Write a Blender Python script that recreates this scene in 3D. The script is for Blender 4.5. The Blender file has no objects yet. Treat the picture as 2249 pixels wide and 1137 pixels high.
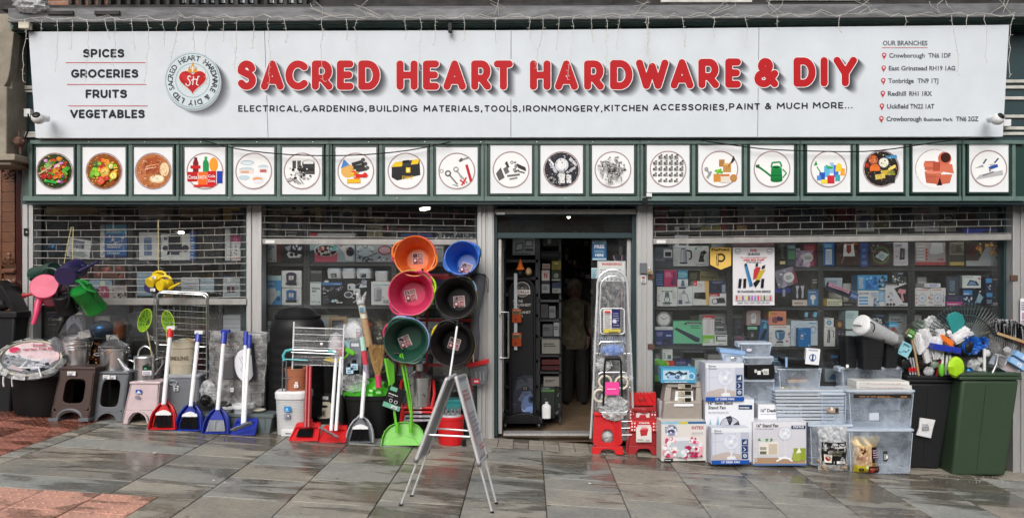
import bpy,bmesh,math,random
import numpy as np
from mathutils import Vector as V3,Matrix
R=math.radians
random.seed(7)
cos,sin,TR,csign=math.cos,math.sin,Matrix.Translation,math.copysign
C=bpy.context.scene.collection
scn=bpy.context.scene
# camera, world, sun, exposure
F,CX,CY,H,D,SL=1500.0,1158.0,596.0,1.757,7.14,.064
cam_d=bpy.data.cameras.new('camera');cam=bpy.data.objects.new('camera',cam_d);C.objects.link(cam)
cam.location=(0,-D,H);cam.rotation_euler=(R(90),0,0)
cam_d.sensor_width=36;cam_d.lens=F/2249*36;cam_d.shift_x=-.0149;cam_d.shift_y=.01223
cam_d.clip_start=.05;cam_d.clip_end=400
scn.camera=cam
SUN_EL,SUN_AZ=38,192 # high veiled sun over the street behind the viewer
world=bpy.data.worlds.new('World');scn.world=world;world.use_nodes=True
wn,wl=world.node_tree.nodes,world.node_tree.links
bg=wn['Background']
sky=wn.new('ShaderNodeTexSky');sky.sky_type='NISHITA';sky.sun_disc=False
sky.sun_elevation=R(SUN_EL);sky.sun_rotation=R(SUN_AZ);sky.dust_density=6;sky.air_density=1.0;sky.ozone_density=.5
hs=wn.new('ShaderNodeHueSaturation');hs.inputs['Saturation'].default_value=.35
wl.new(sky.outputs[0],hs.inputs['Color']);wl.new(hs.outputs[0],bg.inputs[0]);bg.inputs[1].default_value=.11
sun_d=bpy.data.lights.new('sun','SUN');sun=bpy.data.objects.new('sun',sun_d);C.objects.link(sun)
sun_d.energy=1.45;sun_d.angle=R(50);sun_d.color=(1,.975,.94)
sun.rotation_euler=(R(90-SUN_EL),0,R(-12));sun.location=(0,-20,20)
# sun shines towards +Y and down
scn.view_settings.view_transform='Standard';scn.view_settings.look='None'
scn.view_settings.gamma=1;scn.view_settings.use_curve_mapping=False
scn.view_settings.exposure=.2
cy=scn.cycles
cy.use_denoising=True;cy.transparent_max_bounces=24;cy.max_bounces=6;cy.diffuse_bounces=3
cy.glossy_bounces=3;cy.transmission_bounces=4;cy.caustics_reflective=False;cy.caustics_refractive=False
cy.sample_clamp_indirect=6
# geometry of the place
def P(px,py,s):
    return V3(((px-CX)*s/F,s-D,H-(py-CY)*s/F))
def gz(x):return-SL*x
def gp(px,py):
    s=H*F/((py-CY)-SL*(px-CX))
    return P(px,py,s),s
def lin(c):
    return c/12.92 if c<=.04045 else((c+.055)/1.055)**2.4
_hc={}
def hx(c):
    if isinstance(c,tuple):return c
    if c not in _hc:
        v=[int(ch,16)/15 for ch in c]if len(c)==3 else[int(c[i:i+2],16)/255 for i in(0,2,4)]
        _hc[c]=tuple(min(.8,lin(x))for x in v)
    return _hc[c]
# materials
MATS={}
def new_mat(name):
    m=bpy.data.materials.new(name);m.use_nodes=True
    return m,m.node_tree.nodes,m.node_tree.links,m.node_tree.nodes['Principled BSDF']
def noise(n,l,scale,detail=4,rough=.6,coord='Object',stretch=None):
    tc=n.new('ShaderNodeTexCoord');t=n.new('ShaderNodeTexNoise')
    t.inputs['Scale'].default_value=scale;t.inputs['Detail'].default_value=detail;t.inputs['Roughness'].default_value=rough
    src=tc.outputs[coord]
    if stretch:
        mp=n.new('ShaderNodeMapping');mp.inputs['Scale'].default_value=stretch;l.new(src,mp.inputs[0]);src=mp.outputs[0]
    l.new(src,t.inputs['Vector'])
    return t
def ramp(n,l,src,stops):
    r=n.new('ShaderNodeValToRGB');e=r.color_ramp.elements
    while len(e)<len(stops):e.new(.5)
    for k,(p,c)in enumerate(stops):
        e[k].position=p;e[k].color=(*c,1)if len(c)==3 else c
    l.new(src,r.inputs[0]);return r
def mul(n,l,a,b,fac=1.0,mode='MULTIPLY'):
    m=n.new('ShaderNodeMix');m.data_type='RGBA';m.blend_type=mode
    if isinstance(fac,float):m.inputs[0].default_value=fac
    else:l.new(fac,m.inputs[0])
    for k,x in((6,a),(7,b)):
        if isinstance(x,tuple):m.inputs[k].default_value=(*x,1)
        else:l.new(x,m.inputs[k])
    return m.outputs[2]
def bump(n,l,src,strength,dist,b):
    bp=n.new('ShaderNodeBump');bp.inputs['Strength'].default_value=strength;bp.inputs['Distance'].default_value=dist
    l.new(src,bp.inputs['Height']);l.new(bp.outputs[0],b.inputs['Normal']);return bp
def plain(name,col,rough=.5,metal=.0,vary=.12,scale=6,bmp=.0,bscale=60,spec=None,stretch=None):
    m,n,l,b=new_mat(name)
    vary=max(vary,.17)
    t=noise(n,l,scale,7,.72,stretch=stretch)
    r=ramp(n,l,t.outputs[0],[(.3,(1-vary,)*3),(.7,(1+vary*.4,)*3)])
    l.new(mul(n,l,tuple(col),r.outputs[0]),b.inputs['Base Color'])
    rr=ramp(n,l,t.outputs[0],[(.3,(min(1,rough*1.2),)*3),(.7,(rough*.85,)*3)])
    l.new(rr.outputs[0],b.inputs['Roughness']);b.inputs['Metallic'].default_value=metal
    if spec is not None:b.inputs['Specular IOR Level'].default_value=spec
    if bmp:
        t2=noise(n,l,bscale,3);bump(n,l,t2.outputs[0],bmp,.004,b)
    return m
def mk_print(name,rough,bmp=.0):
    m,n,l,b=new_mat(name)
    a=n.new('ShaderNodeVertexColor');a.layer_name='Col'
    t=noise(n,l,4,5);r=ramp(n,l,t.outputs[0],[(.3,(.94,)*3),(.7,(1.01,)*3)])
    l.new(mul(n,l,a.outputs[0],r.outputs[0]),b.inputs['Base Color'])
    b.inputs['Roughness'].default_value=rough;b.inputs['Specular IOR Level'].default_value=.18
    if bmp:bump(n,l,noise(n,l,5,3).outputs[0],bmp,.02,b)
    return m
def see_through(name,tint,fac,col,rough,bmp=0,bscale=20,metal=0,wave=None,fres=None):
    m,n,l,b=new_mat(name)
    tr=n.new('ShaderNodeBsdfTransparent');tr.inputs[0].default_value=(*tint,1)
    mx=n.new('ShaderNodeMixShader')
    b.inputs['Base Color'].default_value=(*col,1);b.inputs['Roughness'].default_value=rough;b.inputs['Metallic'].default_value=metal
    if bmp:
        t=noise(n,l,bscale,4,stretch=wave);bump(n,l,t.outputs[0],bmp,.02,b)
        rr=ramp(n,l,t.outputs[0],[(.35,(fac*.4,)*3),(.7,(min(1,fac*1.7),)*3)])
        l.new(rr.outputs[0],mx.inputs[0])
    else:mx.inputs[0].default_value=fac
    l.new(tr.outputs[0],mx.inputs[1]);l.new(b.outputs[0],mx.inputs[2]);l.new(mx.outputs[0],n['Material Output'].inputs[0])
    return m
def mk_glass():
    m,n,l,b=new_mat('window_glass')
    tr=n.new('ShaderNodeBsdfTransparent');tr.inputs[0].default_value=(.955,.97,.97,1)
    gl=n.new('ShaderNodeBsdfGlossy');gl.inputs['Roughness'].default_value=.02;gl.inputs[0].default_value=(.9,.95,1,1)
    fr=n.new('ShaderNodeFresnel');fr.inputs[0].default_value=1.5
    mx=n.new('ShaderNodeMixShader');l.new(fr.outputs[0],mx.inputs[0]);l.new(tr.outputs[0],mx.inputs[1]);l.new(gl.outputs[0],mx.inputs[2])
    df=n.new('ShaderNodeBsdfDiffuse');df.inputs[0].default_value=(.5,.5,.48,1)
    t=noise(n,l,2.2,6,.75);r=ramp(n,l,t.outputs[0],[(.4,(.02,)*3),(.8,(.055,)*3)])
    m2=n.new('ShaderNodeMixShader');l.new(r.outputs[0],m2.inputs[0]);l.new(mx.outputs[0],m2.inputs[1]);l.new(df.outputs[0],m2.inputs[2])
    l.new(m2.outputs[0],n['Material Output'].inputs[0])
    return m
def mk_weave(name,col,scale=52):
    m,n,l,b=new_mat(name)
    tc=n.new('ShaderNodeTexCoord');mp=n.new('ShaderNodeMapping');l.new(tc.outputs['Object'],mp.inputs[0])
    mp.inputs['Rotation'].default_value=(R(90),0,0)
    br=n.new('ShaderNodeTexBrick');br.inputs['Scale'].default_value=scale/3;br.inputs['Mortar Size'].default_value=.06
    br.inputs['Mortar Smooth'].default_value=.6;br.inputs['Bias'].default_value=0
    br.inputs['Color1'].default_value=(*col,1);br.inputs['Color2'].default_value=(*[x*.88 for x in col],1);br.inputs['Mortar'].default_value=(*[x*.45 for x in col],1)
    l.new(mp.outputs[0],br.inputs['Vector']);l.new(br.outputs['Color'],b.inputs['Base Color']);b.inputs['Roughness'].default_value=.45
    bump(n,l,br.outputs['Fac'],-.8,.004,b);return m
def mk_brick(name,c1,c2,mort,scale=1.0):
    m,n,l,b=new_mat(name)
    tc=n.new('ShaderNodeTexCoord');mp=n.new('ShaderNodeMapping');l.new(tc.outputs['Object'],mp.inputs[0])
    mp.inputs['Rotation'].default_value=(R(90),0,0)
    br=n.new('ShaderNodeTexBrick');br.inputs['Scale'].default_value=scale;br.inputs['Brick Width'].default_value=.225;br.inputs['Row Height'].default_value=.075
    br.inputs['Mortar Size'].default_value=.006
    br.inputs['Color1'].default_value=(*c1,1);br.inputs['Color2'].default_value=(*c2,1);br.inputs['Mortar'].default_value=(*mort,1)
    l.new(mp.outputs[0],br.inputs['Vector'])
    t=noise(n,l,9,6);r=ramp(n,l,t.outputs[0],[(.3,(.65,)*3),(.7,(1.1,)*3)])
    l.new(mul(n,l,br.outputs['Color'],r.outputs[0]),b.inputs['Base Color']);b.inputs['Roughness'].default_value=.9
    return m
def mk_slab(name,cols,rough_dry=.75,wet_lo=.522,streak=(.55,2.6,1)):
    """paving with per-slab tone, grain, and rain lying in shallow patches"""
    m,n,l,b=new_mat(name)
    oi=n.new('ShaderNodeObjectInfo')
    tone=ramp(n,l,oi.outputs['Random'],[(k/(len(cols)-1),c)for k,c in enumerate(cols)])
    geo=n.new('ShaderNodeNewGeometry')
    src=[geo.outputs['Position']]
    def wnoise(scale,detail,stretch,dist=.0,rough=.6):
        mp=n.new('ShaderNodeMapping');mp.inputs['Scale'].default_value=stretch;l.new(src[0],mp.inputs[0])
        t=n.new('ShaderNodeTexNoise');t.inputs['Scale'].default_value=scale;t.inputs['Detail'].default_value=detail
        t.inputs['Roughness'].default_value=rough;t.inputs['Distortion'].default_value=dist;l.new(mp.outputs[0],t.inputs['Vector']);return t
    g1=wnoise(26,8,(1,1.6,1),.3,.75);r1=ramp(n,l,g1.outputs[0],[(.3,(.66,)*3),(.7,(1.18,)*3)])
    g2=wnoise(3.0,5,(1,1,1));r2=ramp(n,l,g2.outputs[0],[(.3,(.78,.8,.82)),(.7,(1.14,1.1,1.04))])
    base=mul(n,l,mul(n,l,tone.outputs[0],r1.outputs[0]),r2.outputs[0])
    of=n.new('ShaderNodeVectorMath');of.operation='SCALE';of.inputs[0].default_value=(9.1,5.3,0);l.new(oi.outputs['Random'],of.inputs['Scale'])
    va=n.new('ShaderNodeVectorMath');l.new(geo.outputs['Position'],va.inputs[0]);l.new(of.outputs[0],va.inputs[1]);src[0]=va.outputs[0]
    w1=wnoise(1.9,9,streak,.9,.62)
    # each slab collects rain differently: shift the level by a random per slab
    off=n.new('ShaderNodeMath');off.operation='MULTIPLY_ADD';l.new(oi.outputs['Random'],off.inputs[0]);off.inputs[1].default_value=37.0;off.inputs[2].default_value=.0
    fr=n.new('ShaderNodeMath');fr.operation='FRACT';l.new(off.outputs[0],fr.inputs[0])
    ad=n.new('ShaderNodeMath');ad.operation='MULTIPLY_ADD';l.new(fr.outputs[0],ad.inputs[0]);ad.inputs[1].default_value=.17;l.new(w1.outputs[0],ad.inputs[2])
    # more wet towards the +X (downhill) edge of a slab
    tc=n.new('ShaderNodeTexCoord');sx=n.new('ShaderNodeSeparateXYZ');l.new(tc.outputs['Object'],sx.inputs[0])
    ax=n.new('ShaderNodeMath');ax.operation='MULTIPLY_ADD';l.new(sx.outputs[0],ax.inputs[0]);ax.inputs[1].default_value=.16;l.new(ad.outputs[0],ax.inputs[2])
    # wetter close to the shop, drier towards the street
    sg=n.new('ShaderNodeSeparateXYZ');l.new(geo.outputs['Position'],sg.inputs[0])
    ay=n.new('ShaderNodeMath');ay.operation='MULTIPLY_ADD';l.new(sg.outputs[1],ay.inputs[0]);ay.inputs[1].default_value=.045;l.new(ax.outputs[0],ay.inputs[2])
    wet=ramp(n,l,ay.outputs[0],[(wet_lo,(0,)*3),(wet_lo+.02,(.6,)*3),(wet_lo+.09,(1,)*3)])
    col=mul(n,l,base,mul(n,l,base,(.46,.44,.41)),wet.outputs[0],'MIX')
    l.new(col,b.inputs['Base Color'])
    gm=n.new('ShaderNodeTexVoronoi');gm.inputs['Scale'].default_value=5.5;l.new(geo.outputs['Position'],gm.inputs['Vector'])
    gr=ramp(n,l,gm.outputs['Distance'],[(.07,(.5,)*3),(.10,(1,)*3)])
    gf=wnoise(180,2,(1,1,1));gr2=ramp(n,l,gf.outputs[0],[(.33,(.6,)*3),(.42,(1,)*3)])
    l.new(mul(n,l,mul(n,l,col,gr.outputs[0]),gr2.outputs[0]),b.inputs['Base Color'])
    rg=ramp(n,l,wet.outputs[0],[(0,(rough_dry,)*3),(1,(.15,)*3)]);l.new(rg.outputs[0],b.inputs['Roughness'])
    bs=n.new('ShaderNodeMath');bs.operation='MULTIPLY_ADD';l.new(wet.outputs[0],bs.inputs[0]);bs.inputs[1].default_value=-.38;bs.inputs[2].default_value=.45
    bp=bump(n,l,g1.outputs[0],.5,.006,b);l.new(bs.outputs[0],bp.inputs['Strength'])
    return m
def mk_tiled(name,col):
    m=plain(name,col,.5,vary=.25,scale=3);return m
def mk_emit(name,col,st):
    m,n,l,b=new_mat(name);b.inputs['Emission Color'].default_value=(*col,1);b.inputs['Emission Strength'].default_value=st
    b.inputs['Base Color'].default_value=(.8,.8,.8,1);return m
DEFS={
 'print':lambda:mk_print('print',.45),'print_gloss':lambda:mk_print('print_gloss',.22),'print_matt':lambda:mk_print('print_matt',.6,.05),
 'glass':mk_glass,
 'alu':lambda:plain('brushed_aluminium',(.50,.50,.50),.42,.55,.22,3,stretch=(6,6,.5)),
 'alu_rail':lambda:plain('weathered_aluminium',(.34,.335,.32),.5,.3,.35,5,.1),
 'alu_new':lambda:plain('bright_aluminium',(.66,.67,.69),.32,.35,.08,8),
 'galv':lambda:plain('galvanised_steel',(.62,.63,.64),.24,.95,.2,14,.06,12),
 'chrome':lambda:plain('chrome_wire',(.66,.67,.68),.22,.9,.1),
 'darkmetal':lambda:plain('dark_shelf_metal',(.045,.048,.052),.4,.4,.2),
 'teal_paint':lambda:plain('dark_teal_paint',(.022,.048,.055),.35,0,.25,5),
 'green_paint':lambda:plain('sage_green_paint',(.105,.165,.15),.5,0,.35,4,.1),
 'dark_green':lambda:plain('deep_green_paint',(.012,.04,.033),.35,0,.25,4),
 'lead':lambda:plain('lead_flashing',(.16,.165,.175),.6,.1,.6,3,.5,30,stretch=(1,1,5)),
 'black':lambda:plain('black_plastic',(.009,.009,.010),.42,0,.2,8,.05,spec=.22),
 'black_matt':lambda:plain('matt_black',(.012,.012,.013),.75,0,.2),
 'timber':lambda:plain('dark_timber',(.03,.028,.027),.8,0,.5,5,.3),
 'stone':lambda:plain('weathered_stone',(.27,.24,.19),.9,0,.45,2.5,.6,40),
 'terracotta_glaze':lambda:plain('glazed_terracotta',(.15,.066,.036),.28,0,.45,5,.2,30),
 'oxblood':lambda:plain('oxblood_glaze',(.045,.012,.01),.2,0,.4,5),
 'terracotta':lambda:plain('terracotta_plastic',(.36,.125,.06),.5,0,.08),
 'white_wood':lambda:plain('white_painted_wood',(.55,.54,.50),.6,0,.35,6,.2),
 'white':lambda:plain('white_plastic',(.72,.73,.74),.35,0,.06),
 'white_gloss':lambda:plain('white_gloss_tube',(.76,.77,.79),.2,0,.04),
 'offwhite':lambda:plain('off_white_plastic',(.40,.40,.41),.4),
 'cream':lambda:plain('cream_enamel',(.52,.47,.36),.4,0,.08),
 'cream_pl':lambda:plain('cream_plastic',(.62,.58,.47),.4,0,.08),
 'red':lambda:plain('red_plastic',(.58,.012,.016),.32,0,.08),
 'darkred':lambda:plain('dark_red_plastic',(.33,.015,.02),.35,0,.1),
 'blue':lambda:plain('royal_blue_plastic',(.015,.035,.33),.3,0,.1),
 'navy':lambda:plain('navy_plastic',(.018,.014,.07),.35,0,.15),
 'skyblue':lambda:plain('blue_tub_plastic',(.02,.14,.55),.38,0,.08),
 'paleblue':lambda:plain('pale_blue_plastic',(.26,.42,.68),.38,0,.08),
 'orange':lambda:plain('orange_plastic',(.75,.17,.02),.38,0,.08),
 'pink':lambda:plain('pink_plastic',(.62,.05,.14),.38,0,.08),
 'tubpink':lambda:plain('cerise_tub_plastic',(.58,.03,.12),.4,0,.08),
 'lime':lambda:plain('lime_plastic',(.13,.50,.03),.35,0,.08),
 'neon':lambda:plain('neon_green_plastic',(.42,.68,.02),.4,0,.15),
 'green':lambda:plain('green_plastic',(.008,.19,.025),.3,0,.1),
 'tubgreen':lambda:plain('bottle_green_tub',(.006,.07,.042),.4,0,.1),
 'binred':lambda:plain('dark_green_can',(.012,.045,.03),.35,0,.1),
 'bingreen':lambda:plain('wheelie_green',(.030,.056,.030),.42,0,.12,3,.05),
 'bingrey':lambda:plain('wheelie_charcoal',(.014,.015,.017),.45,0,.15,3,.05,spec=.25),
 'yellow':lambda:plain('yellow_plastic',(.72,.52,.015),.35,0,.06),
 'purple':lambda:plain('purple_plastic',(.18,.10,.42),.4,0,.1),
 'teal':lambda:plain('teal_plastic',(.02,.22,.22),.4,0,.1),
 'turq':lambda:plain('turquoise_metal',(.10,.46,.50),.35,0,.1),
 'grey':lambda:plain('grey_plastic',(.12,.13,.145),.42,0,.1),
 'ltgrey':lambda:plain('light_grey_plastic',(.36,.38,.41),.4,0,.08),
 'taupe':lambda:plain('taupe_plastic',(.30,.265,.235),.4,0,.06),
 'palepink':lambda:plain('pale_pink_plastic',(.55,.44,.46),.4,0,.05),
 'planter':lambda:plain('grey_green_planter',(.10,.125,.13),.5,0,.12),
 'weave_brown':lambda:mk_weave('brown_rattan_plastic',(.075,.045,.038)),
 'weave_grey':lambda:mk_weave('grey_rattan_plastic',(.26,.28,.31)),
 'weave_white':lambda:mk_weave('white_rattan_plastic',(.66,.67,.68)),
 'weave_black':lambda:mk_weave('black_rattan_plastic',(.012,.012,.013)),
 'wood':lambda:plain('bare_wood',(.42,.28,.15),.6,0,.3,5,stretch=(1,1,8)),
 'straw':lambda:plain('broom_straw',(.42,.26,.10),.8,0,.45,30),
 'cane':lambda:plain('bamboo_cane',(.55,.48,.25),.5,0,.2),
 'floorwood':lambda:plain('shop_vinyl_floor',(.22,.155,.10),.45,0,.35,4),
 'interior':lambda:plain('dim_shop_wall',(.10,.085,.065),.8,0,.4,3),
 'ceiling':lambda:plain('shop_ceiling',(.42,.38,.30),.8,0,.3,3),
 'clear':lambda:see_through('clear_storage_plastic',(.93,.955,1.0),.27,(.60,.68,.78),.3,.15,5),
 'clear_rim':lambda:see_through('clear_plastic_rim',(.9,.94,1.0),.62,(.66,.74,.84),.25),
 'wrap':lambda:see_through('plastic_wrap',(.97,.98,.99),.2,(.78,.80,.82),.14,1.0,22),
 'wrap_dense':lambda:see_through('crinkled_bag',(.9,.9,.9),.55,(.62,.64,.66),.15,1.0,26),
 'wrap_lines':lambda:see_through('stretch_wrap',(.97,.98,.99),.13,(.8,.82,.84),.12,1.0,6,wave=(.6,1,14)),
 'smoke':lambda:see_through('smoky_wrap',(.8,.8,.8),.42,(.34,.34,.34),.22,.8,12),
 'green_bag':lambda:plain('green_bag_film',(.08,.50,.03),.2,0,.3,16,.9,14),
 'white_bag':lambda:plain('white_mop_cloth',(.66,.66,.68),.6,0,.15,16,.9,30),
 'neon_net':lambda:see_through('neon_net',(.9,1,.7),.55,(.35,.7,.02),.5,.3,60),
 'fabric_grey':lambda:plain('grey_nylon',(.10,.10,.115),.6,0,.3,8,.5,12),
 'rake':lambda:plain('dark_teal_rake',(.035,.06,.065),.45),
 'rust':lambda:plain('rusty_iron',(.10,.05,.035),.8,0,.5,14,.5),
 'wire_pale':lambda:plain('pale_cable',(.6,.59,.55),.5,0,.1),
 'brick':lambda:mk_brick('red_brickwork',(.22,.09,.06),(.30,.13,.08),(.25,.22,.19)),
 'leaded':lambda:plain('leaded_pane',(.34,.40,.44),.1,0,.4,9),
 'slab':lambda:mk_slab('wet_york_paving',[(.25,.24,.215),(.35,.325,.28),(.30,.32,.315),(.37,.34,.29),(.28,.295,.29),(.32,.285,.245)]),
 'concrete':lambda:mk_slab('kerb_concrete',[(.31,.285,.24),(.33,.30,.25)],wet_lo=.62),
 'red_tactile':lambda:mk_slab('red_blister_paving',[(.33,.13,.095),(.38,.15,.11),(.29,.115,.09)],.6,.5,(1.2,2.5,1)),
 'pink_tactile':lambda:mk_slab('pink_blister_paving',[(.60,.32,.25),(.65,.36,.28)],.7,.52,(1.2,2.5,1)),
 'tile':lambda:mk_slab('threshold_tile',[(.30,.275,.24),(.33,.30,.26)],.6,.66),
 'joint':lambda:plain('paving_joint',(.07,.06,.045),.9,0,.3),
 'asphalt':lambda:plain('wet_asphalt',(.05,.05,.05),.5,0,.4),
 'skin':lambda:plain('skin',(.2,.11,.08),.5),'hair':lambda:plain('grey_hair',(.25,.22,.18),.7),
 'shirt':lambda:plain('beige_shirt',(.15,.13,.085),.8,0,.6,10,.5,12),'trousers':lambda:plain('dark_trousers',(.02,.018,.016),.8),
 'lamp':lambda:mk_emit('lit_tube',(1,.93,.8),9.0),
 'lamp_dim':lambda:mk_emit('lit_spot',(1,.9,.7),6.0),
 'gold':lambda:plain('gold_foil',(.42,.29,.10),.3,.5,.2,14,.6,20),
 'foil_green':lambda:plain('foil_trim',(.25,.32,.26),.3,.3,.5,20,.9,30),
 'bluefoil':lambda:plain('blue_metallic',(.02,.16,.42),.22,.7,.1),
 'mop_grey':lambda:plain('mottled_mop',(.22,.22,.24),.8,0,.9,60),
 }
def M(k):
    if k not in MATS:
        MATS[k]=DEFS[k]()
    return MATS[k]
# mesh builder
class MB:
    def __init__(s,mat='white'):
        s.v,s.f,s.m,s.c=[],[],[],[];s.mat=mat;s.T=Matrix.Identity(4);s.col=(.5,.5,.5)
    def add(s,vs,fs,m=None,col=None):
        o=len(s.v);T=s.T
        s.v+=[tuple(T@V3(v))for v in vs]
        for f in fs:
            s.f.append(tuple(o+i for i in f));s.m.append(m or s.mat);s.c.append(col or s.col)
        return s
    def box(s,x0,x1,y0,y1,z0,z1,m=None,col=None):
        return s.hexa([(x0,y0,z0),(x1,y0,z0),(x1,y1,z0),(x0,y1,z0),(x0,y0,z1),(x1,y0,z1),(x1,y1,z1),(x0,y1,z1)],m,col)
    def hexa(s,p,m=None,col=None):
        return s.add(p,[(0,3,2,1),(4,5,6,7),(0,1,5,4),(1,2,6,5),(2,3,7,6),(3,0,4,7)],m,col)
    def prism(s,pts,off,m=None,col=None):
        n=len(pts);off=V3(off);b=[V3(p)for p in pts]
        return s.add(b+[q+off for q in b],[tuple(range(n)),tuple(range(2*n-1,n-1,-1))]+[(i,n+i,n+(i+1)%n,(i+1)%n)for i in range(n)],m,col)
    def tb(s,pts,r,n=8,m=None,closed=False,col=None,r1=None):
        pts=[V3(p)for p in pts];k=len(pts);vs=[];prev=None
        for i,p in enumerate(pts):
            a=pts[(i-1)%k]if(i>0 or closed)else p;b=pts[(i+1)%k]if(i<k-1 or closed)else p
            t=(b-a).normalized()if(b-a).length>1e-9 else V3((0,0,1))
            if prev is None:
                up=V3((0,0,1))if abs(t.z)<.9 else V3((0,1,0));u=t.cross(up).normalized()
            else:
                u=(prev-t*prev.dot(t));u=u.normalized()if u.length>1e-6 else t.orthogonal().normalized()
            prev=u;w=t.cross(u)
            rr=r if r1 is None else r+(r1-r)*i/(k-1)
            vs+=[p+(u*cos(2*math.pi*j/n)+w*sin(2*math.pi*j/n))*rr for j in range(n)]
        fs=[]
        for i in range(k if closed else k-1):
            a,b=i*n,((i+1)%k)*n
            fs+=[(a+j,a+(j+1)%n,b+(j+1)%n,b+j)for j in range(n)]
        if not closed:fs+=[tuple(range(n-1,-1,-1)),tuple(range((k-1)*n,k*n))]
        return s.add(vs,fs,m,col)
    def lathe(s,prof,c=(0,0,0),n=24,m=None,sy=1.0,col=None,caps=True):
        c=V3(c);vs=[]
        for r,z in prof:vs+=[c+V3((r*cos(2*math.pi*j/n),sy*r*sin(2*math.pi*j/n),z))for j in range(n)]
        fs=[]
        for i in range(len(prof)-1):
            a,b=i*n,(i+1)*n
            fs+=[(a+j,a+(j+1)%n,b+(j+1)%n,b+j)for j in range(n)]
        if caps:
            fs.append(tuple(range(n-1,-1,-1)));fs.append(tuple(range((len(prof)-1)*n,len(prof)*n)))
        return s.add(vs,fs,m,col)
    def sql(s,prof,c=(0,0,0),m=None,e=4.0,n=28,caps=True,col=None):
        """rounded-square section: prof of (halfx, halfy, z)"""
        c=V3(c);vs=[]
        for hxx,hyy,z in prof:
            for j in range(n):
                a=2*math.pi*j/n+math.pi/n;ca,sa=cos(a),sin(a)
                vs.append(c+V3((hxx*csign(abs(ca)**(2/e),ca),hyy*csign(abs(sa)**(2/e),sa),z)))
        fs=[]
        for i in range(len(prof)-1):
            a,b=i*n,(i+1)*n
            fs+=[(a+j,a+(j+1)%n,b+(j+1)%n,b+j)for j in range(n)]
        if caps:fs.append(tuple(range(n-1,-1,-1)));fs.append(tuple(range((len(prof)-1)*n,len(prof)*n)))
        return s.add(vs,fs,m,col)
    def ball(s,c,r,m=None,n=12,k=8,sc=(1,1,1),col=None,jit=.0):
        vs=[];c=V3(c)
        for i in range(k+1):
            t=math.pi*i/k
            for j in range(n):
                a=2*math.pi*j/n;q=1+jit*(random.random()-.5)
                vs.append(c+V3((r*q*sin(t)*cos(a)*sc[0],r*q*sin(t)*sin(a)*sc[1],r*q*cos(t)*sc[2])))
        fs=[(i*n+j,i*n+(j+1)%n,(i+1)*n+(j+1)%n,(i+1)*n+j)for i in range(k)for j in range(n)]
        return s.add(vs,fs,m,col)
    def ring_plate(s,outer,inner,off,m=None):
        """plate with a hole; outer and inner hold the same number of 3D points"""
        n=len(outer);off=V3(off)
        vs=[V3(p)for p in outer]+[V3(p)for p in inner];vs=vs+[p+off for p in vs]
        fs=[]
        for i in range(n):
            j=(i+1)%n
            fs+=[(i,j,n+j,n+i),(2*n+i,3*n+i,3*n+j,2*n+j),(i,2*n+i,2*n+j,j),(n+i,n+j,3*n+j,3*n+i)]
        return s.add(vs,fs,m)
    def bd(s,name,parent=None,sm=30,bv=.0,seg=2,loc=None):
        me=bpy.data.meshes.new(name)
        root=parent
        while root is not None and root.parent is not None:root=root.parent
        org=V3(loc)if loc is not None else(root.location.copy()if root is not None and not getattr(s,'local',False)else V3((0,0,0)))
        me.from_pydata([(v[0]-org[0],v[1]-org[1],v[2]-org[2])for v in s.v],[],s.f)
        names=[]
        for k in s.m:
            if k not in names:names.append(k)
        for k in names:me.materials.append(M(k))
        idx={k:i for i,k in enumerate(names)}
        me.polygons.foreach_set('material_index',[idx[k]for k in s.m])
        if any(k.startswith('print')for k in names):
            ca=me.color_attributes.new('Col','FLOAT_COLOR','CORNER')
            buf=[]
            vc=getattr(s,'vcol',None)
            for poly,c in zip(me.polygons,s.c):
                if callable(c):
                    for vi in poly.vertices:buf+=[*c(vi),1.0]
                else:buf+=[c[0],c[1],c[2],1.0]*poly.loop_total
            ca.data.foreach_set('color',buf)
        if sm:
            me.polygons.foreach_set('use_smooth',[True]*len(me.polygons))
            try:me.set_sharp_from_angle(angle=R(sm))
            except Exception:pass
        me.update()
        o=bpy.data.objects.new(name,me);C.objects.link(o)
        if parent is not None:o.parent=parent
        if loc is not None:o.location=org
        if bv:
            b=o.modifiers.new('bevel','BEVEL');b.width=bv;b.segments=seg;b.limit_method='ANGLE';b.angle_limit=R(40)
        return o
LABELS=set()
def tag(o,label,cat,group=None,kind=None):
    if label:
        o['label']=label
        LABELS.add(label)
    if cat:o['category']=cat
    if group:o['group']=group
    if kind:o['kind']=kind
    return o
def thg(name,label,cat,loc=(0,0,0),group=None):
    o=bpy.data.objects.new(name,None);C.objects.link(o);o.location=loc;o.empty_display_size=.1
    return tag(o,label,cat,group)
def struct(name,mb,label=None,**k):
    o=mb.bd(name,**k);o['kind']='structure'
    if label:o['label']=label
    return o
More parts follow.
